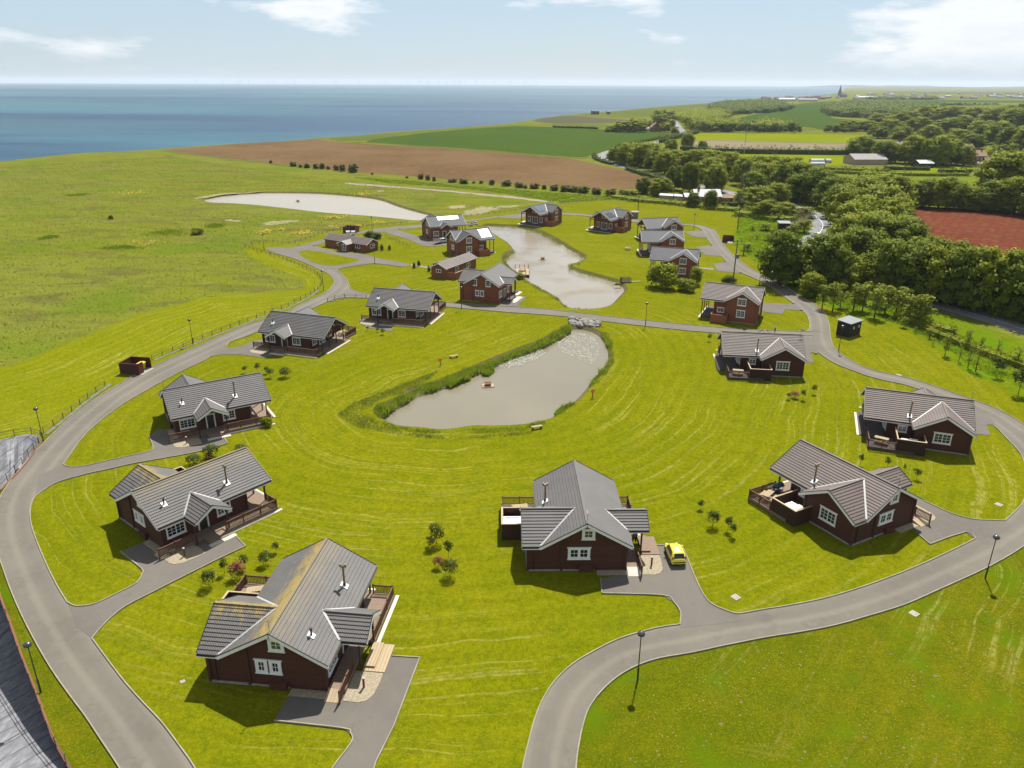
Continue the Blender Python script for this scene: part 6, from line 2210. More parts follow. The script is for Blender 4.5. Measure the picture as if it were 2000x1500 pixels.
# prototypes: unit crowns 10 m tall
CROWN = {}
for i in range(5):
    lb = broad_lobes(20 + i, 10, 9.5 + 0.5 * (i % 3), 0.5 + 0.4 * (i % 3), 20 + 2 * i)
    for mt in ('leaf_dark', 'leaf_mid', 'leaf_light'):
        CROWN[(mt, i)] = cloud_mesh('crown', lb, 4600, 0.56, mt, 40 + i)
for i in range(3):
    lb = broad_lobes(60 + i, 10, 9.0, 0.4, 12)
    for mt in ('leaf_mid', 'leaf_far', 'leaf_brown', 'leaf_hedge'):
        CROWN[(mt + '_s', i)] = cloud_mesh('crown', lb, 700, 1.15, mt, 70 + i)
TRUNK = [trunk_mesh('trunk', 6.5, 0.28, 90 + i) for i in range(3)]


def airy(seed, mt, n=520, w=3.6):
    rg = random.Random(seed)
    L = []
    for i in range(9):
        z = 2.6 + 6.4 * i / 9
        rr = w * 0.30 * math.sin(math.pi * min(1, (i + 1.2) / 10))
        a = rg.uniform(0, 6.28)
        L.append((rr * .6 * math.cos(a), rr * .6 * math.sin(a), z, w * .26, w * .26, 1.0))
    return cloud_mesh('crown', L, n, 0.42, mt, seed, core=False, jitter=1.1)


AIRY = [airy(s, 'leaf_light') for s in (1, 2, 3)]
THIN = [airy(s + 10, 'leaf_light', 130, 2.6) for s in (1, 2)]
THINT = trunk_mesh('trunk', 8.0, 0.10, 5, 5, 1.0, 0.3)
PINE = [cloud_mesh('crown', [(0, 0, 6.2, 2.4, 2.4, 1.8), (1.3, .4, 7.6, 1.8, 1.8, 1.5), (-1.2, -.5, 7.2, 1.8, 1.6, 1.4), (.2, 1.0, 8.6, 1.5, 1.5, 1.3), (-.6, .6, 5.2, 1.6, 1.6, 1.2)], 300, 0.9, 'leaf_pine', 31 + s, core=False, jitter=1.0) for s in range(2)]
GLOBE = [cloud_mesh('crown', [(0, 0, 6.0, 3.4, 3.4, 3.2), (1.0, .6, 7.4, 2.4, 2.4, 2.0), (-1.2, -.4, 5.0, 2.4, 2.6, 2.4)], 460, 0.85, 'leaf_pine', 37 + s, core=False, jitter=0.9) for s in range(2)]
CONE = cloud_mesh('crown', [(0, 0, 2.0, 2.0, 2.0, 2.0), (0, 0, 4.2, 2.1, 2.1, 2.2), (0, 0, 6.4, 1.7, 1.7, 2.0), (0, 0, 8.4, 1.0, 1.0, 1.6)], 500, 0.8, 'leaf_pine', 45)
PINK = cloud_mesh('crown', [(0, 0, 4.5, 3.4, 3.4, 3.0), (1.6, .5, 6.5, 2.4, 2.4, 2.2), (-1.5, -.5, 6.2, 2.4, 2.4, 2.2), (.2, 1.2, 7.4, 1.8, 1.8, 1.6)], 520, 0.9, 'leaf_pink', 47, core=False, jitter=1.2)
BUSH = {mt: cloud_mesh('crown', [(0, 0, 3.6, 4.6, 4.2, 3.6), (3.2, .6, 3.0, 3.2, 3.0, 2.8), (-3.0, -.8, 3.2, 3.2, 3.2, 3.0), (.6, 2.2, 5.8, 3.0, 2.8, 2.4), (-1.2, -1.8, 5.4, 2.8, 2.6, 2.6)], 1500, 0.9, mt, 51) for mt in ('leaf_mid', 'leaf_dark', 'leaf_hedge', 'leaf_brown')}
BASE_CROWN = {}


def tree(px, py, wpx, hpx, crown, trunk, label, cat='tree', group=None, name='broadleaf_tree', unit_w=9.5, unit_h=10.0, z=0.0, ry=None):
    x, y = gp(px, py, z)
    dist = math.hypot(math.hypot(x, y), CAMH - z)
    s = dist / FPX
    sw, sh = wpx * s / unit_w, hpx * s / unit_h
    # a vertical height is foreshortened when seen from above
    sh *= 1.0 / max(0.55, math.cos(math.atan2(CAMH, math.hypot(x, y))))
    # the crown's own breadth fills part of the seen height
    dep = math.atan2(CAMH, math.hypot(x, y))
    sh = max(0.45 * sh, sh - 0.30 * sw * unit_w * math.sin(dep) / unit_h)
    r = empty(name, (x, y, z), random.uniform(0, 6.28) if ry is None else ry, (sw, sw, sh))
    tag(r, label, cat, group)
    if trunk is not None:
        link('trunk', trunk, None, r)
    link('crown', crown, None, r)
    return r


def crown(kind):
    return CROWN[(kind, random.randrange(5))]


def big(px, py, w, h, kind, label, group):
    return tree(px, py, w, h, crown(kind), random.choice(TRUNK), label, 'tree', group)


G1 = 'trees of the belt beside the public road'
for px, py, w, h, kd in [(1650, 566, 60, 46, 'leaf_mid'), (1612, 562, 62, 60, 'leaf_dark'), (1690, 566, 70, 62, 'leaf_mid'), (1735, 572, 92, 98, 'leaf_dark'), (1672, 540, 92, 90, 'leaf_dark'), (1700, 520, 100, 96, 'leaf_dark'),
                         (1785, 582, 92, 100, 'leaf_dark'), (1830, 590, 90, 100, 'leaf_mid'), (1880, 600, 96, 108, 'leaf_dark'), (1930, 608, 96, 112, 'leaf_mid'), (1980, 618, 100, 112, 'leaf_dark'), (2035, 632, 110, 120, 'leaf_dark'),
                         (1750, 530, 96, 96, 'leaf_dark'), (1796, 548, 86, 80, 'leaf_mid'), (1850, 566, 86, 88, 'leaf_dark'), (1905, 578, 84, 80, 'leaf_mid'), (1962, 592, 84, 70, 'leaf_mid')]:
    big(px, py, w, h, kd, 'leafy tree in the thick belt right of the public road, below the red field', G1)
big(1524, 556, 84, 104, 'leaf_dark', 'large dark shade tree standing between the loop road and the public road bend', None)
big(1600, 558, 92, 98, 'leaf_dark', 'dark spreading tree overhanging the public road bend', None)
G2 = 'trees of the belt along the inside of the road bend'
for px, py, w, h, kd in [(1656, 500, 80, 76, 'leaf_light'), (1690, 500, 96, 84, 'leaf_mid'), (1735, 505, 90, 80, 'leaf_mid'), (1762, 500, 66, 60, 'leaf_mid'), (1662, 470, 80, 70, 'leaf_mid'), (1705, 468, 96, 78, 'leaf_mid'), (1742, 468, 68, 64, 'leaf_mid'),
                         (1660, 442, 86, 70, 'leaf_mid'), (1710, 440, 92, 72, 'leaf_light'), (1738, 438, 64, 56, 'leaf_mid'), (1640, 425, 70, 60, 'leaf_dark'), (1680, 415, 84, 64, 'leaf_mid'), (1730, 412, 84, 64, 'leaf_mid'), (1700, 394, 80, 54, 'leaf_mid'), (1650, 402, 66, 54, 'leaf_dark'), (1745, 392, 66, 46, 'leaf_mid'), (1620, 408, 56, 56, 'leaf_dark'), (1600, 398, 56, 60, 'leaf_dark'), (1585, 396, 50, 62, 'leaf_dark')]:
    big(px, py, w, h, kd, 'bright green tree in the long wooded belt between public road and red field', G2)
G3 = 'trees along the top edge of the red field'
for px, py, w, h, kd in [(1772, 402, 50, 44, 'leaf_mid'), (1800, 405, 54, 50, 'leaf_dark'), (1832, 407, 54, 54, 'leaf_mid'), (1862, 408, 50, 46, 'leaf_dark'), (1888, 410, 46, 40, 'leaf_mid'), (1912, 412, 40, 34, 'leaf_mid'), (1940, 413, 60, 50, 'leaf_dark'), (1972, 416, 64, 60, 'leaf_mid'), (2005, 420, 60, 60, 'leaf_dark'), (2030, 424, 70, 60, 'leaf_dark')]:
    i3 = globals().get('i3', -1) + 1
    big(px, py, w, h, kd, 'tree in the row along the top of the red field, %s from the left' % ORD[i3], G3)
big(1956, 388, 92, 76, 'leaf_mid', 'big bright green tree standing above the red field at the right edge', None)
big(2010, 385, 80, 70, 'leaf_mid', 'green tree cut by the right edge above the red field', None)
G4 = 'trees along the winding road behind the lodges'
for px, py, w, h, kd in [(1205, 318, 38, 30, 'leaf_mid'), (1228, 322, 50, 40, 'leaf_mid'), (1252, 326, 50, 44, 'leaf_mid'), (1276, 334, 42, 38, 'leaf_dark'), (1268, 318, 50, 38, 'leaf_mid'), (1298, 340, 46, 42, 'leaf_mid'), (1300, 322, 40, 30, 'leaf_mid'), (1325, 330, 50, 36, 'leaf_mid'), (1350, 338, 54, 44, 'leaf_mid'), (1378, 335, 56, 40, 'leaf_light'),
                         (1405, 342, 56, 44, 'leaf_mid'), (1385, 355, 50, 44, 'leaf_mid'), (1430, 350, 54, 50, 'leaf_mid'), (1455, 362, 56, 52, 'leaf_light'), (1480, 352, 56, 46, 'leaf_mid'), (1510, 358, 60, 50, 'leaf_mid'), (1540, 362, 60, 52, 'leaf_mid'), (1500, 378, 62, 56, 'leaf_mid'), (1535, 388, 66, 66, 'leaf_dark'), (1562, 376, 56, 56, 'leaf_mid'), (1470, 385, 50, 46, 'leaf_dark'), (1555, 395, 50, 50, 'leaf_dark')]:
    big(px, py, w, h, kd, 'leafy tree in the thicket between winding road and lodges', G4)
for px, py, w, h, kd, lb in [(1316, 371, 38, 46, 'leaf_dark', 'round dark tree left of the white roofed cottage'), (1346, 376, 36, 56, 'leaf_dark', 'tall dark tree behind the white roofed cottage'), (1394, 374, 40, 50, 'leaf_light', 'pale green tree right behind the white roofed cottage'), (1257, 378, 30, 32, 'leaf_dark', 'dark bushy tree at the right end of the field hedge'), (1290, 382, 46, 34, 'leaf_mid', 'mid green tree between the hedge end and the cottage'), (1342, 288, 26, 26, 'leaf_mid', 'small round tree at the left end of the fallow field'), (1372, 294, 18, 18, 'leaf_mid', 'small tree beside the fallow field hedge'), (1310, 295, 26, 22, 'leaf_mid', 'small tree beside the road gate'),
                             (1353, 404, 26, 28, 'leaf_dark', 'dark shrub tree in front of the white roofed cottage'), (1387, 407, 28, 34, 'leaf_dark', 'dark tree in front of the right end of the cottage'),
                             (1480, 408, 60, 42, 'leaf_mid', 'bright leafy tree beside the dark cottage garden hedge'), (1515, 402, 46, 42, 'leaf_light', 'yellowish leafy tree by the near end of the public road'), (1456, 402, 40, 34, 'leaf_mid', 'leafy tree beside the twin poles'), (1490, 425, 50, 34, 'leaf_mid', 'low leafy tree on the rough grass above the dark hut'), (1528, 424, 46, 28, 'leaf_mid', 'low bushy tree beside the public road near the dark hut')]:
    big(px, py, w, h, kd, lb, None)
G5 = 'trees round the hamlet'
hm = random.Random(9)
for px, py, w, h in [(1680, 303, 54, 40), (1690, 290, 40, 26), (1722, 318, 50, 44), (1748, 318, 44, 38), (1785, 320, 60, 56), (1826, 324, 60, 60), (1856, 322, 50, 46), (1880, 324, 42, 40), (1845, 300, 50, 36), (1715, 270, 44, 24), (1740, 262, 46, 30), (1760, 276, 50, 30), (1790, 262, 50, 34), (1818, 276, 50, 32), (1850, 262, 50, 32), (1690, 256, 50, 22), (1655, 256, 46, 22), (1720, 246, 60, 26), (1765, 246, 60, 30), (1810, 240, 60, 34), (1850, 242, 50, 34), (1885, 262, 56, 36), (1915, 272, 56, 36), (1945, 282, 60, 44), (1975, 292, 60, 44), (2005, 300, 60, 50), (1900, 240, 56, 30), (1940, 246, 60, 36), (1980, 254, 60, 40), (1960, 322, 56, 40), (1990, 332, 40, 24), (1870, 282, 46, 30), (1900, 290, 44, 28), (1925, 236, 50, 24), (1965, 232, 50, 26), (2000, 238, 60, 36), (1880, 230, 50, 22), (1840, 228, 40, 18), (1735, 298, 40, 22), (1808, 300, 36, 22), (1770, 300, 30, 18), (1945, 318, 40, 34), (1690, 318, 30, 14)]:
    kd = hm.choice(['leaf_mid', 'leaf_mid', 'leaf_dark', 'leaf_light'])
    big(px, py, w * .84, h * .84, kd, 'leafy tree among the houses of the hamlet at upper right', G5)
G6 = 'trees of the cottage grove by the sea road'
for px, py, w, h in [(1196, 257, 26, 12), (1212, 258, 32, 20), (1232, 258, 34, 22), (1252, 258, 30, 20), (1262, 250, 30, 16), (1300, 258, 26, 18), (1310, 250, 20, 16), (1240, 246, 30, 14), (1290, 242, 40, 18), (1305, 234, 36, 18), (1285, 230, 30, 14), (1318, 262, 18, 14), (1186, 258, 14, 8)]:
    tree(px, py, w, h, CROWN[('leaf_mid_s', hm.randrange(3))], None, 'small tree of the grove round the lone far cottage', 'tree', G6)
# hedgerow shrubs along the ploughed field: each one a thing of its own
G7 = 'wind clipped shrubs along the ploughed field'
for px, py, w, h in [(529, 319, 7, 6), (573, 325, 14, 9), (587, 327, 8, 6), (600, 328, 14, 9), (617, 330, 12, 10), (629, 330, 13, 11), (641, 331, 8, 7), (657, 333, 12, 11), (669, 334.5, 14, 13), (690, 337, 20, 17), (727, 341, 6, 4), (795, 348, 7, 4), (822, 350, 13, 11), (836, 352, 11, 10), (848, 354, 9, 9), (884, 356, 20, 8), (906, 358.5, 22, 10), (925, 358, 8, 4), (939.5, 358.5, 9, 6), (960.7, 361, 13, 11), (989, 363, 24, 12), (1014, 366, 20, 11), (1026, 368, 10, 7), (1044, 368, 22, 11), (1063, 369.5, 12, 9), (1082.5, 372, 20, 12), (1104.5, 374, 26, 13), (1121, 375, 22, 12), (1140, 376.5, 26, 14), (1165, 379, 24, 13), (1192.5, 382, 26, 14), (1217, 384, 26, 14), (1236, 385, 20, 13)]:
    i7 = globals().get('i7', -1) + 1
    tree(px, py, w, h, CROWN[(hm.choice(['leaf_hedge_s', 'leaf_hedge_s', 'leaf_brown_s']), hm.randrange(3))], None, 'hawthorn shrub on the near edge of the ploughed field, %s from the left' % ORD[i7], 'shrub', G7, 'hedge_shrub')
for px, py, w, h, lb in [(386, 457, 26, 13, 'round bright green bush alone in the meadow left of the far pond'), (217, 429, 7, 8, 'tiny dark bush alone in the left meadow'), (1293, 562, 58, 50, 'large leafy bush in front of the nearest of the three lodges'), (1340, 568, 40, 26, 'low dark bush right of the large leafy bush'), (1357, 556, 28, 36, 'leafy small tree at the right end of the red lodge'), (1423, 553, 26, 16, 'rounded bush behind the brown roofed lodge'), (722, 463, 22, 13, 'dark rounded bush behind the reception bungalow, left one'), (735, 466, 24, 13, 'dark rounded bush behind the reception bungalow, right one'), (522, 832, 24, 20, 'grassy shrub at the deck corner of the left roadside lodge'), (1206, 558, 12, 7, 'reedy bush under the sluice platform'), (1014, 545, 22, 14, 'reedy bush beside the jetty')]:
    tree(px, py, w, h, BUSH['leaf_mid' if 'bright' in lb or 'leafy' in lb or 'reedy' in lb or 'grassy' in lb else 'leaf_hedge'], None, lb, 'bush', None, 'bush', 10.5, 8.2)
# young light trees of the plantation
G8 = 'young trees of the plantation'
YT = sorted([(1605, 604, 26, 46), (1626, 607, 30, 56), (1641, 600, 24, 46), (1666, 608, 34, 52), (1684, 608, 30, 50), (1707, 622, 34, 56), (1728, 612, 34, 52), (1748, 618, 30, 48), (1772, 628, 30, 50), (1790, 633, 30, 54), (1803, 637, 34, 56), (1760, 606, 30, 44), (1715, 598, 30, 42), (1690, 592, 28, 40), (1765, 640, 16, 20)])
for i8, (px, py, w, h) in enumerate(YT):
    tree(px, py, w, h, random.choice(AIRY), THINT, 'slim pale green young tree in the plantation row, %s from the left' % ORD[i8], 'tree', G8, 'young_tree', 3.0, 9.5)
big(1583, 580, 48, 46, 'leaf_mid', 'bushy bright green tree where plantation meets the loop road', None)
G9 = 'saplings in the plantation'
SP = [(1788, 651, 10, 13), (1815, 661, 16, 22), (1831, 661, 12, 32), (1845, 695, 14, 40), (1872, 707, 12, 32), (1890, 719, 16, 48), (1905, 726, 20, 46), (1915, 684, 10, 24), (1947, 694, 20, 34), (1985, 712, 30, 34), (1888, 680, 12, 34), (1822, 676, 8, 16), (1860, 660, 10, 18), (1478, 468, 16, 12), (1500, 470, 18, 14), (1460, 490, 20, 16), (1480, 500, 14, 12), (1452, 498, 22, 24), (1508, 462, 16, 16), (1470, 450, 20, 14), (1495, 450, 26, 14), (1550, 460, 26, 24), (1570, 455, 30, 26), (1575, 425, 30, 20)]
SP = sorted(SP[:13]) + sorted(SP[13:])
for i9, (px, py, w, h) in enumerate(SP):
    tree(px, py, w, h, random.choice(THIN + [AIRY[0]]), THINT, ('thin sapling on the grass right of the black shed, %s from the left' % ORD[i9]) if i9 < 13 else ('thin sapling in the rough grass round the dark hut, %s from the left' % ORD[i9 - 13]), 'sapling', G9, 'sapling', 2.6, 9.5)
for px, py, w, h, lb in [(1944, 736, 15, 34, 'dark round headed sapling near the right edge, taller of two'), (1956, 728, 10, 16, 'dark round headed sapling near the right edge, shorter of two'), (1988, 772, 26, 46, 'dark purple leaved tree at the right edge above the bend')]:
    tree(px, py, w, h, PINE[0], THINT, lb, 'sapling', None, 'sapling', 5.0, 9.5)
# ornamental pines and shrubs on the lawns
G10 = 'clipped pines planted on the lawns'
for px, py, w, h, lb in [(408.7, 1146, 20, 32, 'small pine left of the pink shrub by the nearest lodge'), (439, 1121, 14, 28, 'thin small pine just left of the pink shrub'), (479, 1111, 16, 26, 'small pine just right of the pink shrub'), (518.6, 1104, 18, 26, 'small pine in line toward the nearest lodge roof'), (539, 1079, 14, 20, 'small pine behind the nearest lodge ridge'),
                         (379, 907, 20, 20, 'round clipped pine behind the left lodge ridge'), (414, 893, 22, 26, 'taller round pine above the orange shrub'), (471, 882, 18, 14, 'low round pine behind the left lodge roof end'),
                         (478.7, 729, 9, 14, 'leftmost of five small pines behind the left roadside lodge'), (504, 727, 11, 18, 'second of five small pines behind the left roadside lodge'), (521, 730, 10, 14, 'third of five small pines behind the left roadside lodge'), (528.5, 738, 13, 18, 'fourth of five small pines behind the left roadside lodge'), (557.5, 737, 17, 20, 'rightmost roundest of five small pines behind the left roadside lodge'),
                         (853, 1062, 22, 40, 'tallest dark pine of the cluster on the central lawn'), (842, 1073, 16, 26, 'left dark pine of the cluster on the central lawn'), (876, 1089, 16, 34, 'slim dark pine at the right of the central lawn cluster'), (879, 1127, 22, 34, 'nearest dark pine of the central lawn cluster'),
                         (1368, 995, 12, 18, 'tiny staked pine farthest of four right of the yellow car'), (1392, 1028, 18, 32, 'tallest staked pine right of the yellow car'), (1421, 1037, 14, 28, 'staked pine third of four right of the yellow car'), (1430, 1048, 14, 26, 'nearest staked pine of four right of the yellow car'),
                         (1679.5, 909, 9, 22, 'leftmost thin pine above the lower right lodge'), (1732.7, 914, 11, 20, 'second thin pine above the lower right lodge'), (1765.6, 922, 5, 14, 'slightest sapling above the lower right lodge'), (1789.7, 936, 12, 20, 'rightmost thin pine above the lower right lodge'),
                         (1567, 781, 10, 20, 'small pine right of the pink shrub below the junction lodge'), (1589.6, 770, 10, 18, 'small pine farther right below the junction lodge'), (1539, 780, 8, 13, 'small shrub left of the pink shrub below the junction lodge'), (1385.6, 667, 8, 15, 'small pine left of the lodge below the junction'), (1454, 649, 8, 9, 'small dark pine beside the cross road'),
                         (718, 646, 5, 9, 'leftmost tiny sapling in front of the cross road lodge'), (737.7, 649, 6, 9, 'middle tiny sapling in front of the cross road lodge'), (748.4, 654, 9, 12, 'rightmost small pine in front of the cross road lodge')]:
    tree(px, py, w * 1.0, h * 1.0, random.choice(PINE if w < 17 else GLOBE), THINT, lb, 'pine', G10, 'small_pine', 5.2, 9.6)
for px, py, w, h, lb in [(464, 1129, 24, 30, 'pink flowering shrub beside the nearest lodge'), (408, 896, 14, 12, 'orange pink shrub below the taller round pine'), (856, 1109, 17, 22, 'pink flowering shrub in the central lawn cluster'), (1552, 778, 14, 14, 'pink flowering shrub below the junction lodge')]:
    tree(px, py, w, h, PINK, THINT, lb, 'shrub', None, 'pink_shrub', 6.5, 9.0)
for px, py, h, lb in [(746, 489, 12, 'small dark conifer at the right end of reception, left one'), (761, 488.5, 10, 'small dark conifer at the right end of reception, right one'), (809, 524, 11, 'dark conifer at the end of the footpath, nearer one'), (818, 519.5, 11, 'dark conifer at the end of the footpath, farther one'), (838, 530, 11, 'dark conifer at the corner of the games bungalow'), (661, 488, 7, 'small yellow green conifer at the reception wall, left one'), (694, 493, 7, 'small yellow green conifer at the reception wall, right one')]:
    tree(px, py, h * 0.62, h, CONE, None, lb, 'conifer', None, 'conifer', 4.2, 9.6)


# hedges: each hedge one thing
def hedge(line_px, w, h, label, m='leaf_hedge', dens=None, size=None, seed=0, name='hedge'):
    line = np.array(cr(gps(line_px), 4))
    seg = np.hypot(*(line[1:] - line[:-1]).T)
    cum = np.concatenate([[0], np.cumsum(seg)])
    dist = np.hypot(line[:, 0].mean(), line[:, 1].mean())
    size = size or max(0.4, dist / 550)
    n = int(cum[-1] * (w + 2 * h) / (size * size) * 1.2)
    n = min(n, 9000)
    rng = np.random.default_rng(seed + 3)
    t_ = rng.uniform(0, cum[-1], n)
    k = np.clip(np.searchsorted(cum, t_) - 1, 0, len(seg) - 1)
    u = (t_ - cum[k]) / seg[k]
    c = line[k] + (line[k + 1] - line[k]) * u[:, None]
    d = (line[k + 1] - line[k]) / seg[k][:, None]
    nr = np.stack([-d[:, 1], d[:, 0]], 1)
    a = rng.uniform(-0.15, math.pi + 0.15, n)
    lump = 1 + 0.22 * np.sin(t_ * 1.1) + 0.16 * np.sin(t_ * 2.7 + 1) + 0.12 * np.sin(t_ * 0.37 + 2)
    rr = rng.normal(0.95, 0.12, n) * lump
    off = np.cos(a) * w / 2 * rr
    P = np.stack([c[:, 0] + nr[:, 0] * off, c[:, 1] + nr[:, 1] * off, np.maximum(0.05, np.sin(a) * h * rr)], 1)
    N = np.stack([nr[:, 0] * np.cos(a), nr[:, 1] * np.cos(a), np.sin(a) + .2], 1)
    v = leaf_quads(P - [line[0, 0], line[0, 1], 0], N, size, rng)
    me = bpy.data.meshes.new('hedge')
    verts = v.tolist()
    f = np.arange(len(v)).reshape(-1, 4).tolist()
    for a_, b_ in zip(line[:-1], line[1:]):
        mbx = MB()
        mbx.bar((a_[0] - line[0, 0], a_[1] - line[0, 1], h * .35), (b_[0] - line[0, 0], b_[1] - line[0, 1], h * .35), w * .6, h * .7)
        i = len(verts)
        verts += mbx.v
        f += [[q + i for q in fc] for fc in mbx.f]
    me.from_pydata(verts, [], f)
    me.materials.append(M[m])
    o = link(name, me)
    o.location = (line[0, 0], line[0, 1], 0)
    tag(o, label, 'hedge')


hedge([(1160, 304), (1163, 311), (1180, 318), (1196, 322)], 3, 2.0, 'clipped hedge round the outside of the far road bend', seed=1)
hedge([(1225, 332), (1255, 342), (1290, 352), (1310, 358)], 3.5, 2.4, 'hedge between the ploughed field and the winding road', 'leaf_hedge', seed=2)
hedge([(1203, 289), (1240, 281), (1280, 273), (1300, 270)], 3, 2.0, 'dark hedge along the right edge of the green crop field', seed=3)
hedge([(1290, 279), (1315, 272), (1340, 266), (1362, 260)], 5, 4.0, 'tall dark hedge climbing beside the white road', seed=4)
hedge([(1330, 294), (1390, 298), (1450, 300), (1520, 301), (1600, 302), (1662, 302)], 6, 4.6, 'long dark hedge below the fallow field', seed=5)
hedge([(1080, 249), (1110, 250), (1140, 251), (1168, 252)], 3, 2.5, 'row of low bushes above the green crop field', seed=6)
hedge([(1590, 336), (1660, 340), (1720, 342), (1800, 344), (1890, 344)], 4, 2.2, 'leafy hedge along the top of the paddock', 'leaf_mid', seed=7)
hedge([(1600, 331), (1680, 335), (1740, 337)], 3.5, 2.2, 'short hedge in front of the white greenhouses', 'leaf_mid', seed=8)
hedge([(1725, 331), (1760, 332), (1815, 333)], 4, 2.6, 'clipped dark hedge in front of the black garage', seed=9)
hedge([(1832, 337), (1880, 338), (1940, 339)], 4, 2.6, 'clipped dark hedge in front of the red brick house', seed=10)
hedge([(1408, 405), (1425, 406), (1442, 406)], 3.5, 3.0, 'square clipped dark hedge beside the cottage', seed=11)
hedge([(1812, 650), (1850, 665), (1900, 684), (1950, 703), (2010, 724), (2060, 742)], 2.6, 1.4, 'bushy hedge along the near side of the public road', 'leaf_mid', seed=12, size=0.5)
hedge([(1750, 622), (1790, 634), (1830, 647), (1860, 656)], 3.5, 2.0, 'pale leafy thicket at the public road end of the plantation', 'leaf_mid', seed=13, size=0.5)
hedge([(1935, 612), (1960, 618), (1985, 624), (2030, 636)], 6, 3.6, 'rounded dark hedge on the far side of the public road', 'leaf_hedge', seed=14, size=0.5)
hedge([(1530, 452), (1560, 440), (1575, 425), (1560, 415)], 5, 2.4, 'brown tinged bushes inside the public road bend', 'leaf_brown', seed=15, size=0.6)
hedge([(1200, 386), (1250, 393), (1300, 397), (1350, 402), (1400, 409), (1445, 412)], 9, 1.6, 'broad bank of nettles and brambles between the lodges and the cottage', 'leaf_mid', seed=16, size=0.75, name='bramble_bank')
hedge([(1440, 420), (1480, 425), (1520, 432), (1545, 430)], 9, 2.2, 'wide bramble thicket below the cottage trees', 'leaf_mid', seed=17, size=0.75, name='bramble_bank')
hedge([(1455, 412), (1480, 414), (1510, 418)], 8, 3.0, 'leafy scrub at the end of the cottage garden', 'leaf_mid', seed=18, size=0.75, name='bramble_bank')
# woods far off that read as one mass
def wood(poly_px, label, h=13, gap=8.0, seed=0, m='leaf_far', size=1.5, per=190):
    poly = gps(poly_px)
    rng = np.random.default_rng(seed)
    g = grid_in(poly, gap)
    g = g + rng.uniform(-gap * .45, gap * .45, g.shape)
    if len(g) > 420:
        g = g[rng.choice(len(g), 420, False)]
    L = []
    for x, y in g:
        hh = h * rng.uniform(.72, 1.12)
        r_ = gap * rng.uniform(.55, .85)
        L.append((x, y, hh - r_ * .75, r_, r_, r_ * .8))
        L.append((x + rng.uniform(-2, 2), y - 1.5, hh * .42, r_ * .95, r_ * .95, hh * .38))
    me = cloud_mesh('wood', L, len(L) * per // 2, size, m, seed)
    o = link('distant_wood', me)
    tag(o, label, 'wood', kind='stuff')


wood([(1392, 212), (1420, 206), (1470, 203), (1520, 205), (1540, 214), (1530, 217), (1470, 222), (1420, 226), (1395, 228)], 'dark wood below the village on the left', 13, 14, 1, size=2.0)
wood([(1320, 236), (1345, 228), (1395, 224), (1420, 228), (1400, 238), (1360, 246), (1340, 244)], 'lighter wood beside the white road', 11, 12, 2, 'leaf_mid', 1.8)
wood([(1612, 222), (1622, 212), (1660, 206), (1720, 205), (1780, 208), (1825, 214), (1835, 228), (1780, 232), (1700, 231), (1640, 229)], 'broad dark wood right of the church spire', 15, 16, 3, 'leaf_far', 2.2, 220)
wood([(1330, 250), (1345, 247), (1380, 248), (1440, 252), (1460, 257), (1400, 257), (1350, 258)], 'dense wood right of the white road bend', 13, 12, 4, 'leaf_mid', 1.7)
wood([(1470, 252), (1500, 249), (1540, 253), (1538, 258), (1480, 258)], 'rounded wood in the middle distance behind the bright pasture', 11, 12, 5, 'leaf_mid', 1.7)
wood([(1830, 232), (1860, 222), (1900, 219), (1960, 218), (2040, 222), (2040, 238), (1960, 236), (1880, 238)], 'wooded skyline behind the hamlet', 13, 14, 6, 'leaf_mid', 1.9)
wood([(1690, 192.5), (1760, 191), (1830, 192), (1830, 194.5), (1700, 195)], 'thin wood beside the village', 12, 26, 7, 'leaf_far', 3.5, 60)

def tree_row(line_px, h, label, seed):
    line = np.array(cr(gps(line_px), 3))
    seg = np.hypot(*(line[1:] - line[:-1]).T)
    cum = np.concatenate([[0], np.cumsum(seg)])
    rg = random.Random(seed)
    L, t_ = [], 0.0
    while t_ < cum[-1]:
        k = min(int(np.searchsorted(cum, t_, side='right')) - 1, len(seg) - 1)
        u = (t_ - cum[k]) / seg[k]
        p = line[k] + (line[k + 1] - line[k]) * u - line[0]
        hh = h * rg.uniform(.6, 1.1)
        r_ = hh * rg.uniform(.36, .5)
        L.append((p[0] + rg.uniform(-2, 2), p[1] + rg.uniform(-3, 3), hh - r_ * .7, r_, r_, r_ * .75))
        L.append((p[0] + rg.uniform(-2, 2), p[1] - 2, hh * .36, r_ * .95, r_ * .95, hh * .36))
        t_ += r_ * 1.15
    o = link('tree_row', cloud_mesh('tree_row', L, len(L) * 90, h * .14, 'leaf_far', seed))
    o.location = (line[0, 0], line[0, 1], 0)
    tag(o, label, 'trees')


tree_row([(1400, 240), (1440, 244), (1490, 250), (1530, 254), (1560, 253)], 7.5, 'line of dense trees above the bright pasture, left part', 19)
tree_row([(1365, 258), (1400, 258), (1450, 258), (1485, 259), (1520, 259), (1560, 259.5)], 11, 'dark row of trees behind the bright pasture', 20)
tree_row([(1612, 258), (1640, 259), (1666, 259)], 8, 'dark clump of trees behind the right end of the bright pasture', 21)
tree_row([(1820, 206), (1880, 207), (1950, 208)], 8, 'thin dark tree line across the far fields on the right', 22)


# reeds and rushes on the pond margins


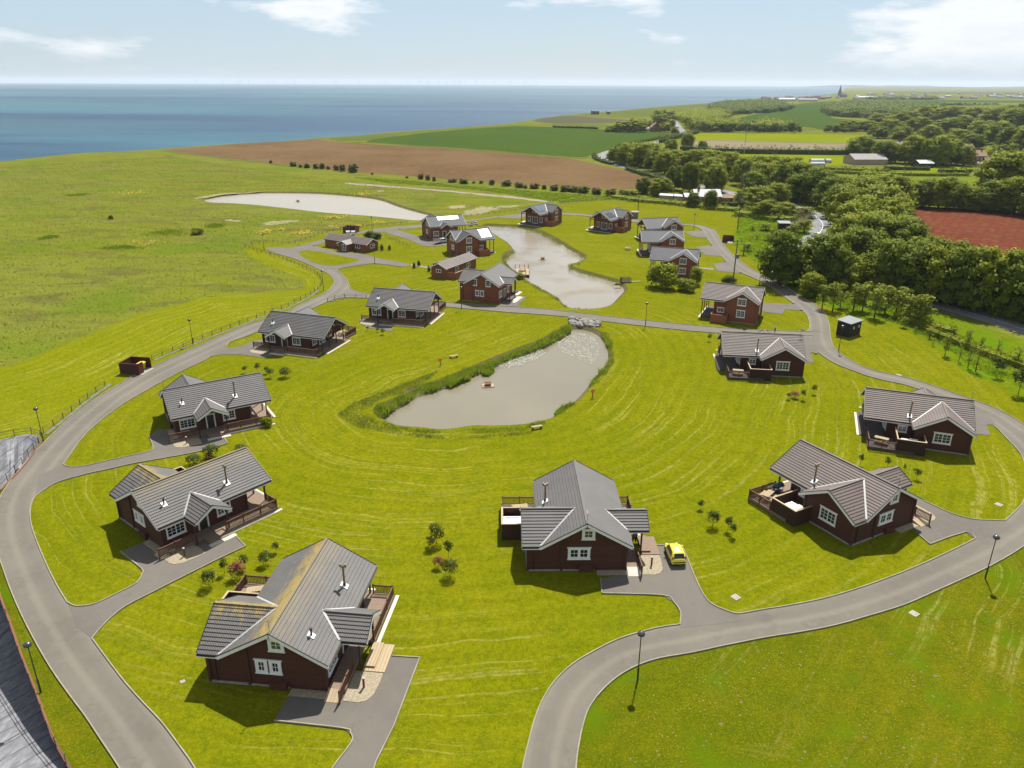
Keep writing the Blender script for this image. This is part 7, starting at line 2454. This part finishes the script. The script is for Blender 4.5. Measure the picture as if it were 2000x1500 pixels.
def reeds(name, poly_px, n, h, m, label, seed=0, z=-0.3, lean=0.25, wid=0.10, soft=0):
    poly = gps(poly_px)
    P = np.array(poly)
    rng = np.random.default_rng(seed)
    pts = np.empty((0, 2))
    while len(pts) < n:
        c = rng.uniform(P.min(0), P.max(0), (n * 3, 2))
        dens = np.sin(c[:, 0] * .9) * np.cos(c[:, 1] * .7) + rng.uniform(-1.2, 1, len(c))
        c = c[inside(poly, c) & (dens > -0.55)] if not soft else rng.normal(P.mean(0), (P.max(0) - P.min(0)) * soft, (n, 2))
        pts = np.concatenate([pts, c])
    pts = pts[:n]
    a = rng.uniform(0, 6.28, n)
    w = wid * rng.uniform(.6, 1.3, n)
    hh = h * rng.uniform(.45, 1.1, n) * (0.72 + 0.38 * np.sin(pts[:, 0] * .55 + pts[:, 1] * .3 + seed) * np.cos(pts[:, 1] * .8 - seed))
    lx, ly = rng.normal(0, lean, n) * hh, rng.normal(0, lean, n) * hh
    dx, dy = np.cos(a) * w, np.sin(a) * w
    zz = np.full(n, z)
    v = np.stack([np.stack([pts[:, 0] - dx, pts[:, 1] - dy, zz], 1), np.stack([pts[:, 0] + dx, pts[:, 1] + dy, zz], 1), np.stack([pts[:, 0] + lx, pts[:, 1] + ly, z + hh], 1)], 1).reshape(-1, 3)
    me = bpy.data.meshes.new(name)
    me.from_pydata(v.tolist(), [], np.arange(len(v)).reshape(-1, 3).tolist())
    me.materials.append(M[m])
    o = link(name, me)
    tag(o, label, 'plants', kind='stuff')


reeds('reeds', [(738, 818), (728, 802), (742, 788), (768, 780), (792, 770), (814, 755), (842, 746), (878, 734), (908, 721), (940, 712), (975, 699), (1012, 683), (1047, 671), (1072, 658), (1096, 643), (1112, 636), (1116, 646), (1092, 660), (1066, 674), (1031, 687), (996, 699), (964, 713), (935, 726), (915, 734), (880, 748), (846, 762), (817, 768), (790, 786), (768, 798), (752, 812)], 7000, 1.5, 'reed', 'tall green reeds along the left bank of the fishing pond', 1)
reeds('reeds', [(870, 752), (885, 742), (905, 733), (920, 728), (918, 738), (900, 744), (880, 754)], 1500, 1.4, 'reed', 'reed clump standing in the water at the left bank', 2, -0.5)
reeds('reeds', [(941, 725), (950, 714), (962, 713), (966, 722), (955, 730), (944, 730)], 900, 1.4, 'reed', 'small round reed clump standing in the pond', 3, -0.5)
reeds('reeds', [(748, 822), (775, 832), (822, 840), (869, 843), (921, 838), (964, 836), (1022, 834), (1062, 822), (1066, 828), (1022, 841), (960, 845), (900, 847), (820, 845), (770, 838), (740, 828)], 2200, 0.9, 'reed', 'short rushes along the near bank of the fishing pond', 4)
reeds('reeds', [(1082, 806), (1096, 792), (1120, 785), (1125, 792), (1105, 806), (1088, 812)], 1200, 0.9, 'reed', 'rushes at the lower right corner of the pond', 5)
reeds('reeds', [(1148, 755), (1160, 738), (1178, 720), (1190, 700), (1189, 680), (1176, 655), (1168, 640), (1180, 640), (1194, 660), (1200, 690), (1197, 712), (1178, 738), (1158, 762)], 2000, 1.0, 'reed', 'leafy plants along the right bank of the fishing pond', 6)
reeds('rough_grass', [(660, 809), (690, 788), (740, 768), (800, 745), (860, 722), (840, 740), (790, 766), (735, 785), (722, 800), (735, 820), (790, 845), (870, 852), (960, 850), (1040, 842), (1040, 848), (960, 856), (860, 858), (770, 850), (700, 835), (668, 820)], 4200, 0.4, 'grass_blade', 'unmown grass fringe round the left end of the fishing pond', 7, 0.0, .4, .07)
for i, (pl, n_) in enumerate([([(1060, 452), (1100, 474), (1132, 493), (1145, 505), (1132, 518), (1118, 518), (1120, 524), (1165, 537), (1200, 547), (1200, 551), (1160, 543), (1112, 528), (1108, 516), (1128, 512), (1138, 506), (1128, 498), (1095, 478), (1058, 460)], 2600), ([(930, 440), (980, 440), (1036, 446), (1062, 455), (1058, 459), (1034, 450), (980, 444), (932, 443)], 1500), ([(985, 497), (1003, 488), (1010, 492), (998, 498), (988, 506), (990, 515), (1012, 536), (1006, 538), (984, 516), (980, 505)], 1200), ([(1020, 542), (1062, 566), (1090, 582), (1108, 600), (1102, 600), (1084, 586), (1056, 570), (1016, 547)], 1400)]):
    reeds('rough_grass', pl, n_, 0.5, 'grass_blade', 'tussocky grass on the bank of the upper pond, ' + ('right side', 'far end', 'left side', 'near left side')[i], 20 + i, -0.1, .35, .08)
# meadow: long grass standing as tufts
MEAD = [(-60, 330), (330, 305), (600, 345), (760, 362), (880, 372), (840, 400), (700, 382), (520, 372), (380, 392), (440, 405), (640, 422), (800, 436), (640, 452), (560, 470), (470, 480), (588, 548), (588, 562), (470, 572), (330, 596), (210, 634), (50, 702), (-60, 735)]
reeds('meadow_grass', MEAD, 42000, 0.55, 'grass_blade', 'long wind blown meadow grass on the left', 30, -0.05, .5, .16)
reeds('plantation_herbs', [(1510, 540), (1600, 585), (1680, 612), (1760, 636), (1850, 680), (1900, 720), (2000, 760), (2010, 710), (1900, 665), (1800, 628), (1700, 596), (1600, 565)], 9000, 0.5, 'grass_lush', 'lush ungrazed grass among the young trees', 31, -0.02, .45, .12)
reeds('plantation_herbs', [(1440, 415), (1560, 430), (1580, 455), (1500, 520), (1460, 500), (1440, 460)], 6000, 0.7, 'grass_lush', 'lush rough grass round the dark hut', 32, -0.02, .45, .18)
reeds('bank_grass', [(690, 347), (800, 353), (900, 363), (1030, 373), (1150, 382), (1250, 390), (1185, 391), (1095, 396), (1000, 380), (880, 366), (760, 358)], 9000, 0.8, 'grass_lush', 'tall grass and nettles along the ploughed field edge', 33, -0.02, .4, .22)
# darker tussock patches in the meadow
for i, pl in enumerate([[(280, 455), (320, 447), (365, 450), (360, 461), (300, 463)], [(205, 480), (270, 482), (265, 488), (210, 487)], [(132, 379), (168, 378), (165, 383), (135, 384)], [(85, 462), (102, 460), (103, 466), (86, 468)], [(405, 440), (430, 437), (440, 443), (410, 446)]]):
    reeds('rush_patch', pl, 900, 0.8, 'grass_lush', 'dark rush patch in the left meadow, ' + ('largest beside the round bush', 'long one below it', 'far one near the cliff', 'small left one', 'one below the far pond')[i], 50 + i, -0.05, .35, .15, 0.22)
# buttercups
for i, (pl, n_) in enumerate([([(240, 372), (270, 371), (280, 382), (245, 383)], 350), ([(500, 455), (525, 449), (530, 456), (505, 459)], 300), ([(570, 453), (610, 451), (612, 459), (590, 461)], 360), ([(625, 424), (680, 421), (676, 427), (640, 428)], 350), ([(690, 441), (712, 440), (712, 445), (695, 445)], 200), ([(730, 434), (752, 433), (750, 438), (733, 438)], 160), ([(690, 375), (730, 378), (725, 383), (695, 381)], 250), ([(540, 447), (565, 446), (560, 452), (540, 452)], 160), ([(260, 472), (310, 470), (306, 481), (268, 480)], 200), ([(640, 440), (668, 439), (668, 447), (645, 448)], 180)]):
    reeds('buttercups', pl, n_, 0.35, 'flower', 'patch of yellow buttercups in the rough grass, number %s from the left' % ('second first fourth seventh ninth tenth eighth fifth third sixth'.split()[i]), 60 + i, 0.25, 1.6, .16, 0.26)
# dry clods and clumps of raked grass on the lower right lawn
rng = np.random.default_rng(77)
mb = MB()
oct_v = [(1, 0, 0), (0, 1, 0), (-1, 0, 0), (0, -1, 0), (0, 0, 1)]
oct_f = [(0, 1, 4), (1, 2, 4), (2, 3, 4), (3, 0, 4)]
cl_poly = gps([(1230, 1330), (1330, 1285), (1500, 1260), (1700, 1225), (1900, 1160), (2030, 1120), (2030, 1520), (1170, 1520), (1180, 1400)])
cp = np.array(cl_poly)
cnt = 0
while cnt < 620:
    p = rng.uniform(cp.min(0), cp.max(0))
    if not inside(cl_poly, p[None])[0] or math.sin(p[0] * .55 + 1) * math.sin(p[1] * .4 + p[0] * .2) + rng.uniform(-1, 1) < 0.25:
        continue
    s = rng.uniform(.03, .10) * (1.8 if rng.random() < .08 else 1)
    mb.idx([(p[0] + v[0] * s * rng.uniform(.6, 1.4), p[1] + v[1] * s * rng.uniform(.6, 1.4), 0.02 + max(0, v[2]) * s * .7) for v in oct_v], oct_f)
    cnt += 1
tag(mb.build('dry_clods', M['clod']), 'dry grass clumps scattered over the lower right lawn', 'clods', kind='stuff')
# lily pads on the fishing pond
mb = MB()
for pl, n_ in (([(1082, 668), (1105, 652), (1135, 650), (1160, 660), (1172, 678), (1165, 700), (1155, 712), (1130, 700), (1100, 690)], 750), ([(966, 716), (990, 703), (1030, 690), (1055, 682), (1066, 690), (1050, 702), (1010, 716), (985, 720)], 480)):
    poly = gps(pl, WL)
    cp = np.array(poly)
    k = 0
    while k < n_:
        p = rng.uniform(cp.min(0), cp.max(0))
        if not inside(poly, p[None])[0]:
            continue
        s = rng.uniform(.06, .19)
        a0 = rng.uniform(0, 6.28)
        z = WL + 0.012 + rng.uniform(0, .03)
        mb.face([(p[0] + s * math.cos(a0 + q * 1.05) * rng.uniform(.8, 1.1), p[1] + s * math.sin(a0 + q * 1.05), z + rng.uniform(0, .03)) for q in range(6)])
        k += 1
tag(mb.build('lily_pads', M['lily']), 'pale floating lily leaves at the upper end of the fishing pond', 'plants', kind='stuff')

# ------------------------------------------------------------------ far buildings


def house(px0, px1, py, depth, hw, hr, wall, roofm, label, cat='house', ridge='along', chim=0, wins=0, name='cottage', group=None, dy=0.0):
    A, B = gp(px0, py), gp(px1, py + dy)
    L, ang = corner_frame(A, B)
    r = empty(name, (*A, 0), ang)
    tag(r, label, cat, group)
    ov = 0.3
    mb = MB()
    if ridge == 'along':
        mb.prism([(0, 0), (depth, 0), (depth, hw), (depth / 2, hr - .1), (0, hw)], 'x', 0, L)
    else:
        mb.prism([(0, 0), (L, 0), (L, hw), (L / 2, hr - .1), (0, hw)], 'y', 0, depth)
    mb.build('wall', M[wall], r)
    mb = MB()
    for s in (0, 1):
        if ridge == 'along':
            d2 = depth / 2
            sl = (hr - hw) / d2
            ye = -ov if s == 0 else depth + ov
            P = [(-ov, d2, hr), (L + ov, d2, hr), (L + ov, ye, hw - sl * ov), (-ov, ye, hw - sl * ov)]
        else:
            d2 = L / 2
            sl = (hr - hw) / d2
            xe = -ov if s == 0 else L + ov
            P = [(d2, -ov, hr), (xe, -ov, hw - sl * ov), (xe, depth + ov, hw - sl * ov), (d2, depth + ov, hr)]
        Q = [(a, b, c + 0.15) for a, b, c in P]
        mb.hexa(P + Q)
    rf = mb.build('roof', M[roofm], r)
    for k in range(chim):
        mb = MB()
        cx_, cy_ = (L * (0.2 + 0.6 * k), depth / 2) if ridge == 'along' else (L * (0.3 + .4 * k), depth * .3)
        mb.box(cx_ - .4, cx_ + .4, cy_ - .4, cy_ + .4, hr - 1.0, hr + 1.5)
        mb.build('chimney', M['brick'], rf)
    for k in range(wins):
        u = L * (k + .5) / wins
        flat_window(r, lambda a, z, d: (u + a, -d, 1.0 + z), 1.3, 1.3)
        if hw > 4.4:
            flat_window(r, lambda a, z, d: (u + a, -d, 3.5 + z), 1.2, 1.2)
    return r


house(1357, 1408, 397, 8, 2.8, 5.2, 'brick', 'roof_white', 'low red cottage with white solar clad roof behind the lodges', 'cottage', chim=1, wins=3)
house(1338, 1356, 396, 6, 2.4, 3.6, 'brick', 'roof_white', 'white roofed outbuilding joined to the left of the cottage', 'outbuilding', wins=1, name='outbuilding')
house(1288, 1337, 391.5, 4, 2.2, 2.7, 'render_buff', 'roof_white', 'long low white roofed shed left of the cottage', 'shed', name='long_shed', dy=3)
house(1410, 1432, 396, 5, 2.0, 3.0, 'brick', 'roof_clay', 'small brown roofed garden shed right of the cottage', 'shed', name='garden_shed')
house(1272, 1291, 257.5, 9, 4.5, 9.0, 'brick', 'roof_clay', 'lone red brick cottage in the grove by the sea road', 'house', 'across', 1, 2)
house(1252, 1270, 256, 8, 2.5, 4.0, 'render_white', 'roof_pale', 'pale low barn left of the lone far cottage', 'barn', name='barn')
house(1903, 1925, 323, 10, 5.6, 8.5, 'brick', 'roof_clay', 'tall red brick house with two chimneys at the right of the hamlet', 'house', 'along', 2, 3)
house(1924, 1938, 324, 8, 3.0, 5.0, 'brick', 'roof_clay', 'lower brick wing attached right of the tall red house', 'outbuilding', name='outbuilding')
x0, y0 = gp(1906, 325)
house(1908, 1919, 326.5, 2.5, 2.3, 3.0, 'render_white', 'roof_white', 'small white conservatory in front of the red brick house', 'conservatory', wins=2, name='conservatory')
house(1874, 1902, 300, 9, 3.5, 6.5, 'render_buff', 'roof_clay', 'brown roofed house behind the red brick house', 'house', chim=2, wins=3)
house(1754, 1795, 294, 12, 2.8, 6.0, 'render_white', 'roof_pale', 'bungalow with pale grey roof in the middle of the hamlet', 'house', chim=1, wins=4)
house(1668, 1732, 322, 16, 3.2, 6.0, 'render_buff', 'roof_pale', 'long low farm barn with pale grey roof left of the hamlet', 'barn', name='barn', wins=0)
house(1795, 1823, 328, 9, 2.6, 4.2, 'shed_black', 'roof_white', 'black garage with pale roof edge in the hamlet', 'garage', name='garage')
house(1846, 1872, 260, 10, 3.2, 6.5, 'render_buff', 'roof_clay', 'tan roofed house among trees above the hamlet', 'house', chim=1, wins=2)
house(1800, 1830, 272, 9, 3.0, 6.0, 'render_buff', 'roof_clay', 'tiled farmhouse half hidden by trees above the hamlet', 'house', chim=1)
house(1734, 1750, 243, 10, 3.0, 6.0, 'render_white', 'roof_pale', 'pale roofed house at the edge of the far trees', 'house')
house(1704, 1713, 283, 5, 2.5, 3.2, 'render_white', 'roof_white', 'small white shed by the fallow field corner', 'shed', name='white_shed')
house(1828, 1860, 283, 8, 3.2, 6.0, 'brick', 'roof_clay', 'red tiled cottage behind the large hamlet tree', 'house', chim=2)
# polytunnels
for i, (a, b, y_) in enumerate(((1585, 1611, 319), (1584, 1612, 325.5), (1614, 1624, 319))):
    A, B = gp(a, y_), gp(b, y_)
    L, ang = corner_frame(A, B)
    r = empty('polytunnel', (*A, 0), ang)
    tag(r, ('white polytunnel beside the horse pasture, farther long one', 'white polytunnel beside the horse pasture, nearer long one', 'short white polytunnel right of the two long ones')[i], 'polytunnel', 'polytunnels')
    mb = MB()
    N = 9
    arc = [(2.4 - 2.4 * math.cos(math.pi * k / N), 2.6 * math.sin(math.pi * k / N)) for k in range(N + 1)]
    mb.prism(arc, 'x', 0, L)
    mb.build('cover', M['roof_white'], r)
    mb = MB()
    for k in range(7):
        u = L * k / 6
        for p, q in zip(arc[:-1], arc[1:]):
            mb.bar((u, p[0], p[1] + .03), (u, q[0], q[1] + .03), .08)
    mb.build('hoop', M['lead'], r)
# round brick mill tower at the right edge
x, y = gp(1999, 325)
r = empty('mill_tower', (x, y, 0))
tag(r, 'round tapering brick mill tower cut by the right edge of the hamlet', 'tower')
mb = MB()
mb.lathe([(3.6, 0), (3.4, 3), (3.1, 6), (2.8, 8.5)], 20)
mb.build('wall', M['render_buff'], r, True)
mb = MB()
mb.lathe([(3.0, 8.5), (2.9, 9.2), (2.1, 10.6), (0.9, 11.4), (0.0, 11.6)], 20)
mb.build('cap', M['roof_clay'], r, True)
for a in (-1.9, -1.3):
    mb = MB()
    mb.box(3.3 * math.cos(a) - .4, 3.3 * math.cos(a) + .4, 3.3 * math.sin(a) - .4, 3.3 * math.sin(a) + .3, 3.2, 4.4)
    mb.build('window', M['white_paint'], r)
# bunker on the cliff
house(1157, 1170, 223.5, 12, 5, 5.6, 'spire_stone', 'spire_stone', 'small dark block standing on the cliff top', 'bunker', name='bunker')
house(1186, 1192, 223.5, 8, 4, 5.0, 'spire_stone', 'spire_stone', 'second smaller dark block on the cliff top', 'bunker', name='bunker')

# village on the skyline: houses too small to show parts
vr = random.Random(21)
GV = 'houses of the seaside village on the skyline'


def tiny(px, py, w, dep, hw, hr, wm, rm, label, cat='house', group=GV):
    x, y = gp(px, py)
    mb = MB()
    mb.cur = 0
    mb.prism([(0, 0), (dep, 0), (dep, hw), (dep / 2, hr - .1), (0, hw)], 'x', 0, w)
    mb.cur = 1
    for s in (0, 1):
        ye = -.3 if s == 0 else dep + .3
        P = [(-.3, dep / 2, hr), (w + .3, dep / 2, hr), (w + .3, ye, hw - .2), (-.3, ye, hw - .2)]
        mb.hexa(P + [(a, b, c + .2) for a, b, c in P])
    o = mb.build('village_house', [M[wm], M[rm]])
    o.location = (x, y, 0)
    o.rotation_euler = (0, 0, vr.uniform(-.5, .5))
    tag(o, label, cat, group)


for k in range(40):
    u = vr.random()
    px = 1488 + 150 * u + vr.uniform(-4, 4)
    py = 196.5 - 4.5 * u + vr.uniform(-2.2, 1.2)
    tiny(px, py, vr.uniform(9, 18), 9, vr.uniform(4, 6), vr.uniform(7.5, 10), vr.choice(['render_white', 'brick', 'render_buff', 'brick']), vr.choice(['roof_clay', 'roof_pale', 'roof_brown', 'roof_clay']), 'small gabled house in the village cluster left of the church spire')
for k in range(46):
    px = 1655 + 345 * vr.random()
    py = vr.choice([190, 189, 193.5, 186, 184.5]) + vr.uniform(-1.5, 1.5)
    tiny(px, py, vr.uniform(10, 24), 10, vr.uniform(4, 6), vr.uniform(7.5, 10), vr.choice(['render_white', 'brick', 'render_buff', 'render_white']), vr.choice(['roof_clay', 'roof_pale', 'roof_white', 'roof_clay']), 'tiny pale house strung along the plain right of the church spire', 'house', 'scattered houses on the far plain')
for px, py, w, rm, lb in ((1522, 197.8, 48, 'roof_white', 'long white roofed shed at the left of the village'), (1559, 198.6, 52, 'roof_pale', 'long grey roofed shed in the middle of the village'), (1678, 193.4, 66, 'roof_white', 'large white roofed warehouse right of the church'), (1776, 192, 50, 'roof_clay', 'long red roofed barn on the far plain')):
    tiny(px, py, w, 24, 6, 9, 'render_white', rm, lb, 'warehouse', None)
    bpy.context.view_layer.update()
x, y = gp(1639, 190)
r = empty('church', (x, y, 0), 0.4)
tag(r, 'dark stone church with a tall pointed spire on the skyline', 'church')
mb = MB()
mb.box(-4.5, 4.5, -4.5, 4.5, 0, 21)
mb.build('tower', M['spire_stone'], r)
mb = MB()
mb.lathe([(5.4, 20.5), (0.15, 47)], 8)
mb.build('spire', M['spire_stone'], r)
mb = MB()
mb.prism([(-6, 0), (6, 0), (6, 8), (0, 15), (-6, 8)], 'x', 4.6, 34)
mb.build('nave', M['spire_stone'], r)
x, y = gp(1806, 191)
r = empty('lighthouse', (x, y, 0))
tag(r, 'small white tower on the far plain', 'tower')
mb = MB()
mb.lathe([(3.2, 0), (2.2, 17), (2.8, 17.3), (2.8, 18.2), (1.7, 18.3), (1.7, 20.5), (0, 22)], 12)
mb.build('tower', M['render_white'], r, True)
mb = MB()
mb.box(-12, 12, 4, 12, 0, 6)
mb.build('base_building', M['render_white'], r)
# low wooded ridges on the landward skyline
for i, (x0_, x1_, d, h, sd) in enumerate(((5200, 12500, 12500, 34, 4), (6400, 16000, 17500, 52, 6))):
    rg = np.random.default_rng(sd)
    xs = np.linspace(x0_, x1_, 90)
    prof = h * (0.45 + 0.25 * np.sin(xs / 900 + sd) + 0.14 * np.sin(xs / 330) + 0.08 * np.sin(xs / 110 + 2)) * np.clip((xs - x0_) / 900, 0.05, 1)
    mb = MB()
    n = len(xs)
    v = [(x, d - (x - x0_) * .1, 0) for x in xs] + [(x, d + 500 - (x - x0_) * .1, float(p)) for x, p in zip(xs, prof)] + [(x, d + 1800 - (x - x0_) * .1, 0) for x in xs]
    mb.idx(v, [(k, k + 1, n + k + 1, n + k) for k in range(n - 1)] + [(n + k, n + k + 1, 2 * n + k + 1, 2 * n + k) for k in range(n - 1)])
    tag(mb.build('hills', M['field_dark']), kind='structure')

# ------------------------------------------------------------------ offshore wind farm


def blade_mesh():
    mb = MB()
    for k in range(3):
        a = k * 2.0944
        dx, dz = math.sin(a), math.cos(a)
        nx, nz = dz, -dx
        mb.hexa([(-nx * 2.6, -.5, -nz * 2.6), (nx * 2.6, -.5, nz * 2.6), (nx * 2.6, .5, nz * 2.6), (-nx * 2.6, .5, -nz * 2.6)] + [(dx * 58 + q[0] * .4, q[1] * .5, dz * 58 + q[2] * .4) for q in [(-nx * 2, -.5, -nz * 2), (nx * 2, -.5, nz * 2), (nx * 2, .5, nz * 2), (-nx * 2, .5, -nz * 2)]])
    return mb.mesh('rotor', [M['turbine']])


ROT = blade_mesh()
mb = MB()
mb.tube([(0, 0, 0), (0, 0, 95)], [3.4, 2.4], 8)
TOW = mb.mesh('tower', [M['turbine']])
mb = MB()
mb.box(-2.4, 2.4, -5, 6, 93, 98)
NAC = mb.mesh('nacelle', [M['turbine']])
for px in (464, 510, 538.5, 552.5, 584, 595, 618, 631, 664, 700, 739, 786, 821.5, 842.5, 856, 874, 887.5, 900, 909, 917.5, 937.5, 967.5, 995, 1020, 1040):
    d = vr.uniform(17000, 21000)
    x = (px - 1000) / FPX * d / math.cos(PITCH)
    r = empty('wind_turbine', (x, d, -15), vr.uniform(-.5, .5))
    tcount = globals().get('tcount', -1) + 1
    tag(r, 'faint white wind turbine on the sea horizon, %s from the left' % ORD[tcount], 'wind turbine', 'offshore wind turbines on the horizon')
    link('tower', TOW, None, r)
    link('nacelle', NAC, None, r)
    ro = link('rotor', ROT, None, r)
    ro.location = (0, -5.6, 95.5)
    ro.rotation_euler = (0, vr.uniform(0, 2), 0)

# ------------------------------------------------------------------ air
m, t = newmat('haze')
pv = t.n('ShaderNodeVolumePrincipled', Density=HAZE)
t.set(pv, 'Color', (0.74, 0.85, 0.98))
t.set(pv, 'Anisotropy', 0.15)
o_ = t.n('ShaderNodeOutputMaterial')
t.t.links.new(pv.outputs[0], o_.inputs['Volume'])
mb = MB()
mb.box(-31500, 31500, -31500, 31500, -17.5, 145)
hz = mb.build('haze', m)
tag(hz, kind='stuff')
